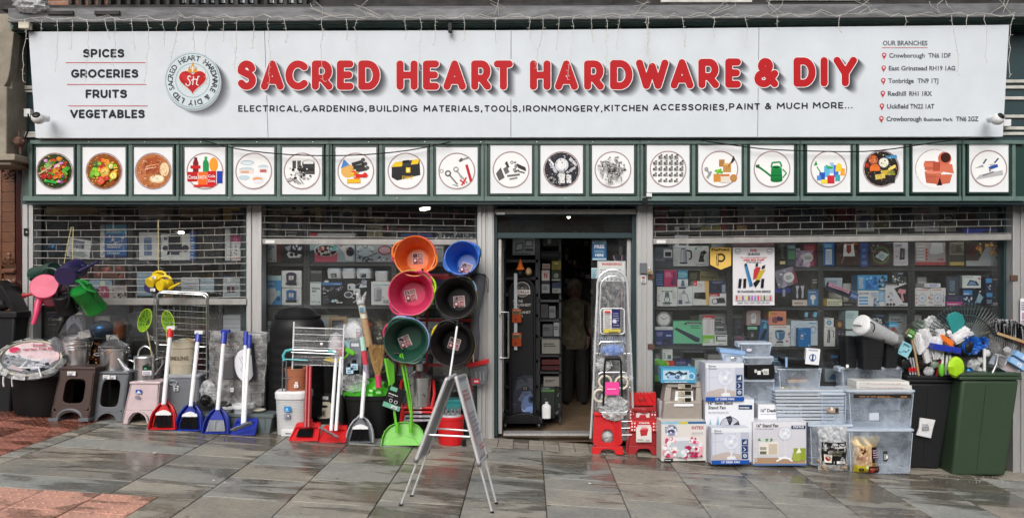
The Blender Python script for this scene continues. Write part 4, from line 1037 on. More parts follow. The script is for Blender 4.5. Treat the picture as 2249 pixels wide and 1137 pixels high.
for i,(x0,x1)in enumerate(CARDS):
    name,art=PA[i];y0,y1=(323,427)if i<9 else(319,425)if i<12 else(318.5,423)
    if i>15:y0,y1=317,422
    s=6.855;p=P((x0+x1)/2,y1,s);w=(x1-x0)*s/F;h=(y1-y0)*s/F
    t=thg('picture_sign','white square panel with a round picture of '+name,'picture panel',p,'picture panels in the band under the sign')
    m=MB('print');m.box(p[0]-w/2,p[0]+w/2,p[1]-.006,p[1]+.01,p[2],p[2]+h,'print',(.74,.76,.785));m.bd('panel',t,sm=0)
    m=MB('dark_green');e=.018
    m.box(p[0]-w/2-e,p[0]+w/2+e,p[1]-.012,p[1]+.01,p[2]-e,p[2]);m.box(p[0]-w/2-e,p[0]+w/2+e,p[1]-.012,p[1]+.01,p[2]+h,p[2]+h+e)
    m.box(p[0]-w/2-e,p[0]-w/2,p[1]-.012,p[1]+.01,p[2],p[2]+h);m.box(p[0]+w/2,p[0]+w/2+e,p[1]-.012,p[1]+.01,p[2],p[2]+h);m.bd('frame',t,sm=0)
    m=MB('print');cxx,czz=p[0],p[2]+h*.49;rr=.172*(1.05 if i==17 else 1)
    A=Art(m,lambda u,v,k:(cxx+(u-50)/43*rr,p[1]-.008-.00022*k,czz+(v-50)/43*rr),asp=1.0)
    A.ring(50,50,46.5,46.5,1.2,(.55,.52,.53),n=40);A.ring(50,50,45.6,45.6,2.0,(.32,.2,.2),n=40)
    rr_=random.Random(i)
    for cmd in art.split(';'):
        cc=cmd.split()
        if cc[0]=='s':
            x,y,ww,hh,n,a,b=[float(z)for z in cc[1:8]]
            for _ in range(int(n)*2):
                r=rr_.uniform(a,b);an=rr_.uniform(0,6.28);q=rr_.uniform(0,min(40-r,ww*.7));ux,uy=50+q*cos(an),50+q*sin(an)
                if not(x-3<ux<x+ww+3 and y-3<uy<y+hh+3):continue
                A.ell(ux,uy,r,r*rr_.uniform(.6,1),rr_.choice(cc[8:]),n=7)
        elif cc[0]=='S':
            for _ in range(80):
                an,q=rr_.uniform(0,6.28),rr_.uniform(0,34)*1.0;x,y=50+q*cos(an),50+q*sin(an);b=rr_.uniform(0,3.14);L=rr_.uniform(5,8);g=rr_.choice(['333','777','aaa','555','ccc','888'])
                dx,dy=L*cos(b),L*sin(b);A.line([(x-dx*.6,y-dy*.6),(x+dx*.6,y+dy*.6)],2.4,g);A.ell(x+dx*.7,y+dy*.7,2.6,2.6,'666',n=8);A.ell(x+dx*.7,y+dy*.7,1.3,1.3,'ccc',n=6)
        elif cc[0]=='G':
            for gy in range(5):
                for gx in range(6):
                    x,y=17+gx*13.2,20+gy*15
                    if math.hypot(x-50,y-50)>37:continue
                    A.line([(x-4,y),(x+2,y)],6,'666');A.line([(x+2,y-3),(x+2,y+5)],5,'888');A.ell(x+2,y+5,2.8,1.6,'333',n=8);A.ell(x-4,y,1.6,3,'444',n=8)
        else:A.draw(cmd)
    if i in(0,1,2,10,16):
        for _ in range(130):
            an,q,r=rr_.uniform(0,6.28),rr_.uniform(0,1)**.5*40,rr_.uniform(.7,2.2)
            A.ell(50+q*cos(an),50+q*sin(an),r,r*.7,rr_.choice([['362','8b5','631','da6','521'],['7a2','fc6','451','e95','a31'],['c96','953','ecb','742','b75'],['223','bbc','667','99a','112'],['222','a64','665','dca','344']][(0,1,2,10,16).index(i)]),n=6)
    m.bd('printed_picture',t,sm=0)
# shelving behind the glass
SW=7.42
def shelving(label,ups,shelves,x0,x1,ytop,ybot,s=SW):
    p=P((x0+x1)/2,ybot,s);t=thg('metal_shelving',label,'shelving',p)
    for a,b in ups:
        m=MB('darkmetal');rbar(m,a,ytop,b,ybot,s,.03)
        c=(a+b)/2
        for y in np.arange(ytop+4,ybot-4,9.0):
            rbar(m,c-1.6,y,c+1.6,y+4.5,s-.002,.002,'black_matt')
        m.bd('upright',t,sm=0)
    for y0,y1,a,b in shelves:
        m=MB('darkmetal');q=P(a,y1,s+.01);r=P(b,y0,s+.01)
        m.box(q[0],r[0],q[1],q[1]+.34,q[2],r[2]);m.add([q+V3((0,-.001,.004)),V3((r[0],q[1]-.001,q[2]+.004)),V3((r[0],q[1]-.001,q[2]+.010)),q+V3((0,-.001,.010))],[(0,1,2,3)],'grey')
        m.bd('shelf',t,sm=0)
    return t
shelving('slotted dark metal shelving behind the right window',[(1428,1436),(1597,1609),(1797,1808),(1995,2009),(2196,2206)],
 [(586,594,1436,2200),(672,680,1436,2200),(758,766,1436,2200),(838,845,1436,2200),(508,514,1436,2200)],1430,2205,446,905)
shelving('slotted dark metal shelving behind the middle window',[(575,579),(667,680),(860,870),(1036,1045)],
 [(576,584,579,1040),(670,677,579,1040),(752,758,579,1040),(500,505,579,1040),(830,836,579,1040)],575,1045,446,905)
shelving('slotted dark metal shelving behind the left window',[(82,92),(281,291),(480,489),(528,536)],
 [(572,579,84,536),(655,661,84,536),(742,748,84,536),(486,491,84,536),(830,836,84,536)],80,540,446,905)
m=MB('interior');m.T=Matrix.Identity(4)
for a,b in((80,538),(578,1044),(1436,2204)):
    q=P(a,905,SW+.36);r=P(b,600,SW+.36);m.box(q[0],r[0],q[1],q[1]+.02,q[2],r[2],'timber')
m.bd('shelf_backboard',shop,sm=0)
PB=PB0=SW-.02
def W(x0,y0,x1,y1,base,label,art='',**k):
    return carton(x0,y0,x1,y1,k.pop('s',PB+random.uniform(0,.03)),base,label,k.pop('cat','box'),art,k.pop('dep',.16),group=k.pop('group','boxed goods on the window shelves'),gain=1.7 if y1<525 else 1.3 if x0>540 else 1.5,**k)
KET='r 0 0 100 100 dde;p aab 32 16 34 80 60 86 66 16;p dde 38 18 40 80 46 82 46 18;p 889 56 18 57 80 62 80 66 18;l 222 7 62 78 84 74 86 40 74 32;e 48 15 20 5 445;p 667 34 80 60 86 58 92 40 88;n 4 88 60 8 1 99a;n 4 6 14 30 5 aab'
fr_=random.Random(4);ORD='first second third fourth fifth sixth seventh eighth ninth tenth eleventh twelfth thirteenth fourteenth fifteenth sixteenth seventeenth eighteenth nineteenth twentieth twenty-first twenty-second twenty-third twenty-fourth twenty-fifth twenty-sixth'.split()
for a0,b0,wn_ in((1440,2195,'right'),(582,1038,'middle'),(86,535,'left')):
    for y0,y1,sh_ in((525,584,'top'),(597,670,'second'),(684,756,'third'),(770,836,'lowest')):
        x=a0;ni=0
        while x<b0-14:
            w_=fr_.uniform(16,44);hh_=(y1-y0)*fr_.uniform(.5,.95);c_=fr_.choice(['556','8a8880','2a3038','6a3030','3a5068','999','4a4438','24242c','b0aca4','5a6a5a','7a6a50','a0a4a8'])
            art='n 10 70 %d 16 2 %s;'%(fr_.randint(40,80),fr_.choice(['ccc','222','8ac']))+'s 20 10 60 50 %d 6 16 %s %s'%(fr_.randint(3,7),fr_.choice(['222','889','a44']),fr_.choice(['ccb','345','975']))
            carton(x,y1-hh_,min(b0,x+w_),y1,PB0+.2,c_,'%s carton from the left in the back row of the %s shelf, %s window'%(ORD[ni],sh_,wn_),'box',art,.12,group='back row cartons, %s shelf, %s window'%(sh_,wn_),gain=1.2);ni+=1;x+=w_+fr_.uniform(1,12)
# ---- right window, top shelf below the grille
W(1437,543,1478,586,'556068','grey blue radio box at the left end of the top shelf','r 0 0 100 40 3a444c;r 50 48 46 40 d0d4d8;r 58 54 32 22 222;t 4 30 52 12 99a WOOD;n 50 90 40 8 1 99a')
W(1479,540,1525,584,'dde','white box with a steel kettle picture left of the yellow pennant',KET)
W(1525,540,1557,584,'ccd','white box with a black food mixer picture beside the kettle box','p 222 30 30 44 70 70 80 86 66 70 58 60 34;p 333 26 20 70 20 64 38 36 42;o 56 56 10 555;r 4 80 14 12 6a6;n 10 6 80 8 1 556;n 10 92 60 6 1 888')
W(1709,530,1728,583,'1a1a1a','tall narrow black box with a gold label at the foot','r 20 6 62 12 cb8;n 30 30 40 60 8 665')
W(1729,536,1748,583,'3a4850','dull teal box beside the tall black box','r 10 30 80 40 586;n 10 80 80 14 2 8aa')
W(1765,536,1796,583,'6a1a2a','dark red box standing behind the purple kettle box','n 10 70 80 20 3 a55',s=PB+.1)
W(1746,550,1787,585,'8a7a90','purple marbled box with a white round badge on the top shelf','s 5 5 60 90 22 6 14 5a4a68 aa9ab0 6a5a78 c8b8c8;p 8a2848 80 60 100 100 100 0 70 0;o 68 56 27 e4e0e6;n 50 44 36 24 3 445;o 66 12 14 bab')
W(1808,533,1832,583,'1a5a9a','blue box with a white panel of pictures by the second upright','r 22 6 56 66 cde;n 28 12 44 54 7 69c;n 10 80 80 14 2 9ce')
W(1838,532,1889,583,'2c1c18','brown boxed string lights with a white card window','s 5 5 90 90 26 4 9 5a2a20 7a3a28 3a1a14 96502a;p d8d8d0 26 40 30 92 70 92 76 40;p 7a2a1a 40 60 40 90 60 90 60 60 50 50;l b85 2 20 10 30 40')
W(1890,534,1907,585,'2a4080','narrow dark blue box spine between string lights and coiled cable','n 20 10 60 80 3 57a',dep=.2)
W(1908,534,1962,583,'201818','dark box with a coiled cable round a white card','c 50 46 42 5 5a2020;c 50 46 34 4 484;c 52 44 26 4 6a2a2a;p bcc 26 40 50 66 82 50 58 20;n 40 34 26 20 3 788;s 10 60 30 30 8 3 7 999 555')
W(1963,532,1994,583,'c8c4c8','white box with a small black cage heater picture','p 222 40 24 46 76 78 72 76 26;r 54 34 14 30 667;n 6 4 88 16 3 99a;s 6 34 30 50 8 5 9 98a cbb;n 6 82 50 12 2 556')
W(2010,532,2077,582,'b0a4a0','wide white and red toilet seat box beside the third upright','r 0 0 100 14 a03a40;r 44 14 56 86 a8a0a0;p d6d2d4 46 60 56 96 90 96 94 56 72 48 50 50;r 3 22 30 8 dcd;r 3 36 30 8 dcd;r 3 50 30 8 dcd;r 3 64 30 8 dcd;r 3 78 30 8 dcd;o 36 26 4 b44;o 36 40 4 b44;o 36 54 4 b44;o 36 68 4 b44;t 72 20 22 10 a33 HOME')
W(2085,532,2120,583,'8a8478','beige and brown box with black kitchen tool drawings','r 0 0 100 16 a8904a;r 0 16 100 30 3a342e;n 10 54 80 40 5 443;r 40 60 30 30 554')
W(2121,531,2196,584,'3a3028','dark box with orange flames round a grey triangle at the right end','r 0 0 100 22 8a8c90;p 8c9294 36 22 66 96 94 22;s 30 50 16 45 14 3 7 c8843a 9a5a20 d8a04a;s 74 40 20 55 18 3 7 c8843a 8a4a18 d8a04a;s 50 80 30 16 8 3 6 c8843a e0b060;r 5 40 20 40 4a2018',)
# ---- right window, second shelf
W(1439,596,1458,629,'1a2850','small dark blue box stacked behind the retro scale box','n 10 10 80 80 5 57a',s=PB+.05)
W(1459,593,1486,629,'a8205a','magenta box stacked at the left of the second shelf','r 70 10 22 80 6a1a4a;n 8 60 50 30 4 d8a;p 3a1a4a 50 10 60 50 66 50 76 10')
W(1488,593,1511,629,'2a7090','blue and white box next to the magenta box','r 0 0 100 45 ccd8e0;n 8 56 84 36 4 9cd;p 468 30 4 40 40 60 40 70 4')
W(1514,590,1534,618,'302a20','dark olive box half hidden on the second shelf','n 10 20 80 60 4 665',s=PB+.08)
W(1537,592,1577,616,'6a6240','olive camping box lettered in black on the second shelf','n 4 84 60 12 1 332;t 8 12 86 34 1c1c14 Kampa;l 222 2 20 62 50 70 90 82',s=PB+.04)
W(1443,630,1487,672,'d4dcd8','white box with a retro kitchen scale picture','n 10 90 80 6 1 8a8;l 344 3 24 78 76 78;l 344 3 30 72 24 84;l 344 3 70 72 76 84;p 566 38 46 42 74 58 74 62 46;o 50 34 16 7a8a88;o 50 34 11 eee;l 222 1.5 50 34 50 46;e 50 16 24 5 455;c 8 54 5 1.5 566;c 8 30 5 1.5 566;n 30 6 40 5 1 333;n 74 40 20 40 5 9aa')
W(1488,628,1521,671,'c8ccd8','pale box with a desk lamp picture','r 6 86 50 8 334;l 445 4 74 20 66 54 40 70;p 889 26 66 44 84 54 66 38 56;e 68 16 20 6 889;r 6 8 26 22 446;n 8 38 26 30 4 99a')
W(1522,617,1557,670,'e4e0de','white and orange box with a black hob picture','p e8a868 70 100 100 100 100 0 84 0 78 40;r 0 80 26 20 c22;t 4 84 16 10 fff 24;p 18181c 6 28 8 52 78 54 80 24;p 3a3a42 10 48 40 51 30 30;n 34 80 30 12 2 a88')
W(1558,616,1594,643,'202848','navy box with a black torch picture stacked on another torch box','p 14141c 10 30 20 64 66 60 70 28;r 76 4 22 64 8890a8;n 20 78 60 16 2 88a;e 30 46 16 14 303048')
W(1558,644,1595,671,'d0ccd0','red and white box with a handheld spotlight picture','r 0 76 62 24 a82a30;n 6 80 50 16 1 ecc;p 20242e 34 20 40 60 88 56 96 22;o 32 36 17 2a2a30;o 32 36 13 ccd;r 54 54 34 10 20242e;o 32 36 6 fff')
W(1704,590,1748,628,'7a7484','purple marbled box leaning over the blue toolbox','s 5 5 60 90 20 7 14 5a5468 9a94a8 6a6478 c8c0cc;p 7a2040 74 30 100 100 100 0 80 0;o 64 46 26 dde;n 48 36 34 24 3 445',roll=-17,s=PB-.03)
W(1774,636,1797,671,'3a70a0','blue box with a white light bulb picture','o 50 52 26 cde;p bcd 38 34 42 10 58 10 62 34;r 6 82 88 14 2a5080;n 10 84 70 8 1 cde')
W(1740,622,1773,671,'1e1c1e','black box with two silver paddles over a cream strip','r 0 0 100 26 c0b0a8;n 14 8 60 12 1 665;p aab 22 90 46 88 36 64 40 34 26 34 28 64;p aab 54 88 80 90 74 64 74 34 60 34 64 64')
t_=thg('toolbox','blue and black plastic toolbox on the second shelf under the leaning purple box','toolbox',P(1719,671,PB))
m=MB('black');rbar(m,1703,643,1736,671,PB,.2);m.bd('base',t_,bv=.006)
m=MB('blue');rbar(m,1702,632,1737,643,PB-.004,.2);m.bd('lid',t_,bv=.006)
m=MB('ltgrey');rbar(m,1719,635,1725,651,PB-.012,.02);m.bd('latch',t_,bv=.002)
m=MB('black');m.tb([P(1711,632,PB+.08),P(1712,626,PB+.08),P(1727,626,PB+.08),P(1728,632,PB+.08)],.008,6);m.bd('handle',t_)
W(1812,610,1850,632,'98a4b0','pale blue box with handle hidden behind the slanting tube','n 10 40 60 40 3 567',s=PB+.07)
carton(1816,632,1886,648,PB-.06,'283050','pink and navy blister tube lying at a slant across the second shelf','packet','r 0 50 70 50 d8a0b8;p 1a1a24 10 20 20 50 50 60 90 40 70 20;n 10 70 60 20 1 a46;r 76 0 24 100 3868b0;n 78 30 20 40 2 dde',.05,name='blister_tube',roll=21)
W(1808,656,1850,671,'c8c8b0','long pale box lying at the foot of the slanting tube','r 0 0 20 100 886a20;n 24 20 70 60 2 776')
W(1852,664,1880,671,'222','thin black packet beside the long pale box','n 5 20 90 60 1 999')
W(1884,604,1948,637,'4090c0','sky blue photo box on top of the white and blue boxes','p 1a60a8 26 8 26 92 66 92 66 8;s 28 14 36 70 16 4 9 2a78c0 6ab0e0 184a88;n 4 12 16 76 6 def;s 70 10 26 80 14 4 8 222 457 8ac;r 70 4 26 10 def')
W(1884,638,1943,672,'ccdce8','white and sky blue box of hoover bags with small pictures','r 4 10 34 10 3a90d0;r 4 30 34 10 3a90d0;r 4 50 34 10 3a90d0;t 6 76 36 14 456 BOXER;s 48 8 30 44 12 5 10 9ab cde 568;r 76 30 22 66 5aa0d8;n 78 40 18 50 4 def;n 48 62 24 30 4 9ac')
W(1944,622,1994,672,'c8c8cc','white box with a pink hairdryer on a black diagonal','p 1a1618 40 78 100 100 100 14 80 14 62 40;p c88890 54 62 62 76 92 72 90 56 78 54 84 22 72 22 70 52;r 0 90 60 10 222;n 2 92 50 6 1 ccc;s 6 20 28 40 8 5 9 aab 667;r 4 3 10 10 333;r 18 3 10 10 333;r 32 3 10 10 333;n 62 4 30 6 1 555')
W(1959,596,1985,622,'1c2024','black blister card with white plumbing pieces on top of the hairdryer box','n 50 80 44 12 1 abc;s 6 10 84 60 14 7 12 dde 99a 566',s=PB+.02)
for k,(a,b,nm)in enumerate([(2010,2043,'left'),(2044,2077,'right')]):
    W(a,632,b,672,'e0dce0',nm+' one of two matching white boxes with a pale blue dish picture','n 10 86 80 8 1 c66;e 46 44 28 26 aac;e 46 44 22 20 ccd8e8;e 46 44 8 8 88a8c8;o 8 60 5 c55;o 8 40 5 c55;o 8 20 5 c55;s 80 20 14 60 6 4 7 457 c66 669;n 20 6 60 6 1 334',group='twin white dish boxes')
W(2030,622,2066,631,'d0ccd8','flat white box lying on the twin dish boxes','r 30 20 50 60 a0a0c8;n 5 30 20 40 1 99a')
W(2077,605,2108,648,'20242e','dark boxed appliance with a glass jug picture above the magenta tray','r 10 8 80 84 3a4250;p 586878 30 20 26 76 66 76 62 20;n 20 4 50 8 1 ccc;s 30 30 30 40 6 5 10 68a 456',s=PB+.02)
W(2078,649,2115,672,'2a2a58','navy box with a magenta lower band beneath the dark jug box','r 4 6 90 36 c03a80;n 10 14 70 18 1 ecd;r 10 60 60 30 445')
W(2114,605,2154,632,'c8d0dc','white box with a blue steam iron picture at the right','p 28304a 22 20 40 66 76 54 92 20;p 6a88b0 30 26 44 56 66 48 76 26;n 6 84 60 10 1 557;p c05060 80 80 96 90 96 60')
W(2114,634,2137,668,'1a2444','navy blister card on the right end of the second shelf','r 8 60 84 30 3a80c0;n 10 64 60 18 1 def;s 10 8 80 40 8 8 14 9bd 568 ccd')
W(2138,636,2162,669,'121828','black blister card with pale blue wedge shapes','p 8ab 20 20 50 80 90 50 60 10;o 60 88 8 ddd;p 6a90b8 10 10 30 40 40 14')
W(2164,608,2180,640,'1a2a50','dark blue hanging card with white items, upper right corner','r 10 60 80 30 4a90c8;s 14 10 70 40 5 8 14 cde 89a')
W(2165,641,2181,668,'16244a','dark blue hanging card under the upper right card','r 10 60 80 34 4a90c8;n 10 10 70 30 3 abc')
W(2182,615,2197,664,'101c30','tall black card with blue sachets at the far right of the second shelf','s 10 10 80 80 9 9 18 6ac 9bd 345;o 60 92 14 eee')
W(2199,622,2206,672,'99a','thin grey board standing at the far right edge of the shelf','',dep=.05)
# ---- right window, third shelf
W(1439,683,1477,717,'222428','wall clock box with a big round white dial','o 50 48 44 777;o 50 48 40 bbb;o 50 48 38 222;o 50 48 35 e8ecec;l 111 3 50 48 28 62;l 111 2.5 50 48 72 60;o 50 48 3 111;r 48 76 4 8 333;r 48 12 4 8 333;r 82 46 8 4 333;r 12 46 8 4 333')
for k,a in enumerate(range(0,1)):pass
W(1439,717,1478,724,'c8ccd0','flat grey packet under the clock box','n 20 30 60 40 1 778')
W(1439,725,1478,757,'22306a','royal blue box below the wall clock','n 8 62 40 30 3 99c;s 46 8 46 44 8 6 10 12162a 445;p 14182e 40 14 44 40 90 44 90 14;r 60 60 30 10 9ac;n 6 6 30 20 3 88b')
W(1479,705,1542,757,'6ab890','wide mint green box with a black power strip picture','r 0 0 100 6 223;p 232838 4 66 10 74 92 28 90 12 76 14;p 3a4058 8 66 12 70 86 28 84 22;n 60 70 32 16 2 386850;r 44 86 52 10 2a3a30;n 46 88 46 6 1 def;p 222 34 86 42 94 48 86')
W(1543,692,1569,758,'dcd4d4','tall narrow box in red, white and lime','r 0 88 100 12 a82030;r 0 8 100 26 7ab830;n 8 12 60 12 2 efe;p c8b8c0 30 40 36 84 64 84 70 40;l a66 2 80 40 84 84;n 8 90 70 6 1 ecc;p eee 60 20 90 24 90 8 60 8')
W(1570,712,1596,729,'5a5e64','small grey box on top of the white picture frame box','n 10 60 70 24 1 bbb;p 333 20 10 30 40 70 40 80 10;r 0 0 100 16 999')
W(1570,731,1597,758,'d8dcd8','white boxed frame with a dark green opening','r 10 34 82 46 2c322c;r 20 42 80 30 d8dcd8;n 30 6 40 10 1 686;r 0 88 100 10 344')
W(1611,700,1634,740,'1a1a20','black card with small dark tools by the first upright','s 10 10 80 80 12 8 14 2a3048 383838 556')
W(1612,738,1637,757,'4a3a48','purple grey packet at the foot of the third shelf','s 5 5 90 90 10 8 16 8a2848 667 445')
W(1640,682,1670,714,'9a8a88','clear bag holding a white glove, on the third shelf','p dde 36 14 30 60 36 84 60 88 68 60 64 14;l 334 4 40 40 36 60;l 334 4 48 44 46 72;l 334 4 56 44 58 70;n 20 6 60 8 1 445;e 50 94 40 8 c8a0a0',name='product_bag')
W(1641,716,1664,744,'232c26','dark green card with a mint header hanging on the third shelf','r 4 76 92 20 8ac8a8;n 14 82 60 8 1 354;r 34 14 30 42 555;r 40 20 16 20 99a')
W(1668,701,1687,749,'2e5c88','blue packet with a dark blade leaning on the third shelf','p 101828 20 4 50 50 90 60 70 10;p 6ab 30 60 60 90 80 60;n 10 90 80 6 1 9cd',roll=9)
W(1688,683,1727,713,'d88068','salmon box with a purple head torch picture','p e8a840 0 100 0 50 30 100;c 36 36 17 6 2c1c40;o 36 36 9 6a3a5a;p 2c1c40 44 40 50 62 80 56 82 30 60 26;n 6 80 40 12 1 744')
W(1689,714,1736,760,'dce0e2','white box with a steel mixing bowl picture','n 20 90 60 6 1 b44;p 4a6a88 26 72 30 40 44 28 60 28 72 40 76 72;e 50 72 25 8 8aa8c0;e 50 72 20 5 26384a;p 99b8cc 34 64 38 40 46 36 44 64;p 345 36 26 32 16 68 16 64 26;n 26 6 48 7 1 333;s 80 14 16 60 7 4 6 556 c66;c 8 60 6 2 99a;c 8 40 6 2 99a;c 8 20 6 2 99a')
W(1737,704,1796,759,'b8c4d0','large pale box with a white ceiling fan picture','c 36 50 34 3 9ab0c8;c 36 50 28 2 d0dae2;o 82 64 14 7a98b8;o 82 64 9 c8d4e0;s 60 50 36 40 6 5 9 9ab8d8 d8e0e8;n 66 88 30 8 1 57a',s=PB+.03)
carton(1753,720,1781,761,PB-.05,'1878c0','bright blue folder box in front of the ceiling fan box','box','r 20 40 20 26 dde;r 24 44 12 10 333;r 78 2 14 10 9cf;p 50a0d8 0 92 30 92 36 100 0 100;s 20 66 40 14 4 3 5 fff',.05,name='product_box')
W(1764,683,1796,702,'12161c','black pack with sky blue corner pictures at the top of the third shelf','p 7ac 8 40 14 90 34 84 30 30;p 5ad 66 40 76 94 98 84 88 30;n 10 6 70 14 1 89a',s=PB+.05)
W(1811,698,1831,717,'d8dcd8','small white box with a coiled blue hose picture','o 50 46 26 2a6a9a;o 50 46 15 8ac0d0;n 20 84 60 10 1 567')
W(1810,718,1834,760,'e0e2d8','white box with a stovetop coffee pot picture','p 222 26 20 34 86 54 86 56 50 50 20;p 888 32 24 38 80 46 80 44 24;l 222 6 66 84 86 78 84 46;n 30 92 40 5 1 555')
W(1835,702,1853,722,'3a2c20','small dark amber box beside the blue hose box','e 50 50 34 40 6a4a28;e 50 50 20 26 a88050')
W(1835,724,1857,760,'443e48','dark grey box with knives next to the coffee pot box','s 10 10 80 80 12 6 12 667 889 334')
W(1857,682,1885,722,'b8ccd8','pale blue box standing behind the tilted white bin','n 6 60 60 30 4 79a',s=PB+.02)
W(1915,690,1944,712,'1c2028','dark blister card behind the tilted white bin','s 10 10 80 70 10 6 12 8ab dde 345;r 30 80 60 12 357',s=PB+.04)
W(1952,708,1972,718,'38a0d0','small sky blue box on the third shelf left of the rake','n 10 30 80 30 1 def')
W(1858,726,1890,760,'c0ccd4','pale grey box low on the third shelf behind the black pots','',s=PB+.05)
W(1900,740,1990,760,'2a2c30','long dark carton behind the black flower pots','',s=PB+.1)
# ---- right window, lowest shelf (between the stacked goods)
W(1455,767,1477,791,'d0d8d0','small white storage jar box on the lowest shelf','p 4a6a58 50 14 50 50 86 50 86 14;r 10 60 20 10 576;r 10 40 20 10 576;r 10 20 20 10 576;n 10 84 60 8 1 576')
W(1456,792,1481,808,'c83028','yellow and red box under the small white jar box','p e8b030 0 100 46 100 60 40 0 40;n 50 20 40 40 2 400')
W(1482,790,1518,808,'232a58','navy box on the lowest shelf','n 6 50 60 36 2 88b;r 80 6 16 50 9ab')
W(1526,790,1552,838,'c8d4ce','pale mint box with a dark blade picture on the lowest shelf','p 222a2c 10 20 20 34 90 60 80 46;r 0 86 100 12 e4ece6')
W(1555,779,1582,792,'8a8a88','grey box half hidden behind the blue lidded dish','')
W(1560,800,1580,838,'6a7074','grey packet in shade behind the fan cartons','n 10 20 80 60 5 445')
W(1820,778,1845,808,'161a24','dark packet with a blue label left of the black pots','r 20 74 60 20 4a88c8;s 10 10 80 50 7 7 14 445 99a')
W(1846,782,1858,808,'23303e','narrow dark packet squeezed left of the black pots','n 10 60 80 20 2 8ac')
W(1812,810,1850,838,'a8b4bc','pale box with a blue gadget picture behind the storage crates','p 3a6a9a 20 20 40 60 80 50 70 16')
# ---- right window, behind the grille
for a,y0,b,y1,c,l,art in[
 (1437,452,1466,505,'8a4048','pink red box behind the grille at the left end','r 0 60 100 20 c8a0a0;r 10 10 80 30 5a2830'),
 (1468,447,1500,505,'3a4048','dark grey box with pale panel behind the grille','r 0 60 100 36 667078;n 10 66 70 24 3 aab'),
 (1502,448,1548,500,'8a9088','sage grey box behind the grille','r 30 0 4 100 556;r 34 10 50 80 9aa098;n 50 20 30 60 6 778'),
 (1549,448,1582,500,'7a8480','grey green box behind the grille','n 10 10 80 80 6 9aa'),
 (1583,447,1618,505,'8a1a2a','red box with a dark lantern picture behind the grille','p 2a0a10 40 20 40 76 66 76 66 20;r 80 0 20 100 400c14;n 10 80 60 12 2 ca9'),
 (1620,447,1702,490,'a09aa0','long pale pink and grey box behind the grille','r 0 0 100 12 c88a98;n 10 70 40 16 1 445;r 30 20 20 40 b8b8b8;r 60 20 30 50 8a9a9a;r 44 70 14 26 dde'),
 (1704,447,1790,480,'1c1c20','black patterned box behind the grille','s 5 10 90 80 16 3 6 445 667 222'),
 (1792,449,1832,486,'3c1c10','brown box with orange lettering behind the grille','b 10 40 40 24 c85a20 EON;s 50 10 40 80 6 6 10 5a3a10 863'),
 (1836,447,1878,482,'8a2028','crimson box at the middle of the grille','r 70 0 10 100 300;n 10 60 50 30 2 c66'),
 (1880,446,1920,508,'a8a8a0','cream box printed with blue patches behind the grille','n 6 66 80 14 1 333;r 20 10 60 44 5a6a8a;s 20 20 60 60 8 5 10 8ab dde'),
 (1922,450,1960,500,'6a6038','olive gold box behind the grille','s 10 10 80 80 12 5 10 a09050 3a3418 c8b870'),
 (2009,452,2062,508,'b8b0b0','white and pink box behind the grille near the third upright','n 4 70 60 20 2 b66;r 60 10 34 50 8890a0;n 4 20 50 40 4 889;n 4 90 60 8 1 c77'),
 (2064,462,2100,508,'7a7870','grey box with a black oval behind the grille','e 50 60 36 20 222;e 50 60 28 13 998'),
 (2104,448,2150,500,'26282a','black box behind the right end of the grille','n 10 60 60 20 1 556'),
 (2115,502,2195,512,'2038a0','long blue box lying behind the right end of the grille',''),
 (2152,448,2196,496,'36382e','dark olive box behind the right end of the grille','l 111 3 10 80 90 90'),
 (1482,497,1514,508,'c8c8cc','small white box under the sage box behind the grille','r 30 20 40 60 222'),
 (1540,495,1584,507,'8a7838','mustard box lying behind the grille',''),
 (1605,495,1640,507,'a8885a','tan box lying behind the grille',''),
 (1482,516,1512,541,'c0c0c8','white radio box just under the grille rail','r 30 10 56 60 333'),
 (1610,516,1700,541,'6a4a50','mauve box hidden behind the large poster',''),
 ]:W(a,y0,b,y1,c,l,art,s=PB+.03)
# signs on the glass
p=P(1583,591,7.235);t=thg('pennant_sign','yellow pennant shaped payment sign with a black P stuck inside the glass','sign',p)
m=MB('print');q=[P(1560,543.5,7.235),P(1606,543.5,7.235),P(1606,583,7.235),P(1583,592,7.235),P(1560,581,7.235)]
q2=[v+V3((0,.004,0))for v in q];m.prism(q2,(0,.004,0),'print',hx('ddb860'));A=Art(m,lambda u,v,k:P(1560+u*.46,592-v*.485,7.237-.0003*k))
A.text('PayPoint',6,84,86,11,hx('221'),bold=.03)
A.draw('r 30 18 10 54 222;r 30 18 4 50 222;a 50 54 22 20 8 222;r 33 20 4 50 ddb860;r 40 66 12 7 222;r 40 36 12 7 222');m.bd('board',t,sm=0)
p=P(1655,670,7.235);t=thg('poster','tall white vape poster with three coloured tubes stuck inside the right window','poster',p)
m=MB('print');a=P(1609.5,670,7.24);b=P(1701,543,7.24);m.box(a[0],b[0],a[1],a[1]+.003,a[2],b[2],'print',(.66,.65,.68))
A=Art(m,lambda u,v,k:(a[0]+(b[0]-a[0])*u/100,a[1]-.0005-.0003*k,a[2]+(b[2]-a[2])*v/100),asp=91.5/127)
A.draw('c 12 93 7 1.2 778;c 88 93 7 1.2 778;n 8 91 8 3 1 778;n 84 91 8 3 1 778;b 42 92 15 5 b02030 IVG;b 35 86 30 4.5 556 2400;t 18 81 64 2.2 a44 UK_AND_EUROPE\'S_FIRST;b 25 76.5 50 3.2 c22 2400_BIG_PUFF;t 32 73 36 2.4 445 DISPOSABLE')
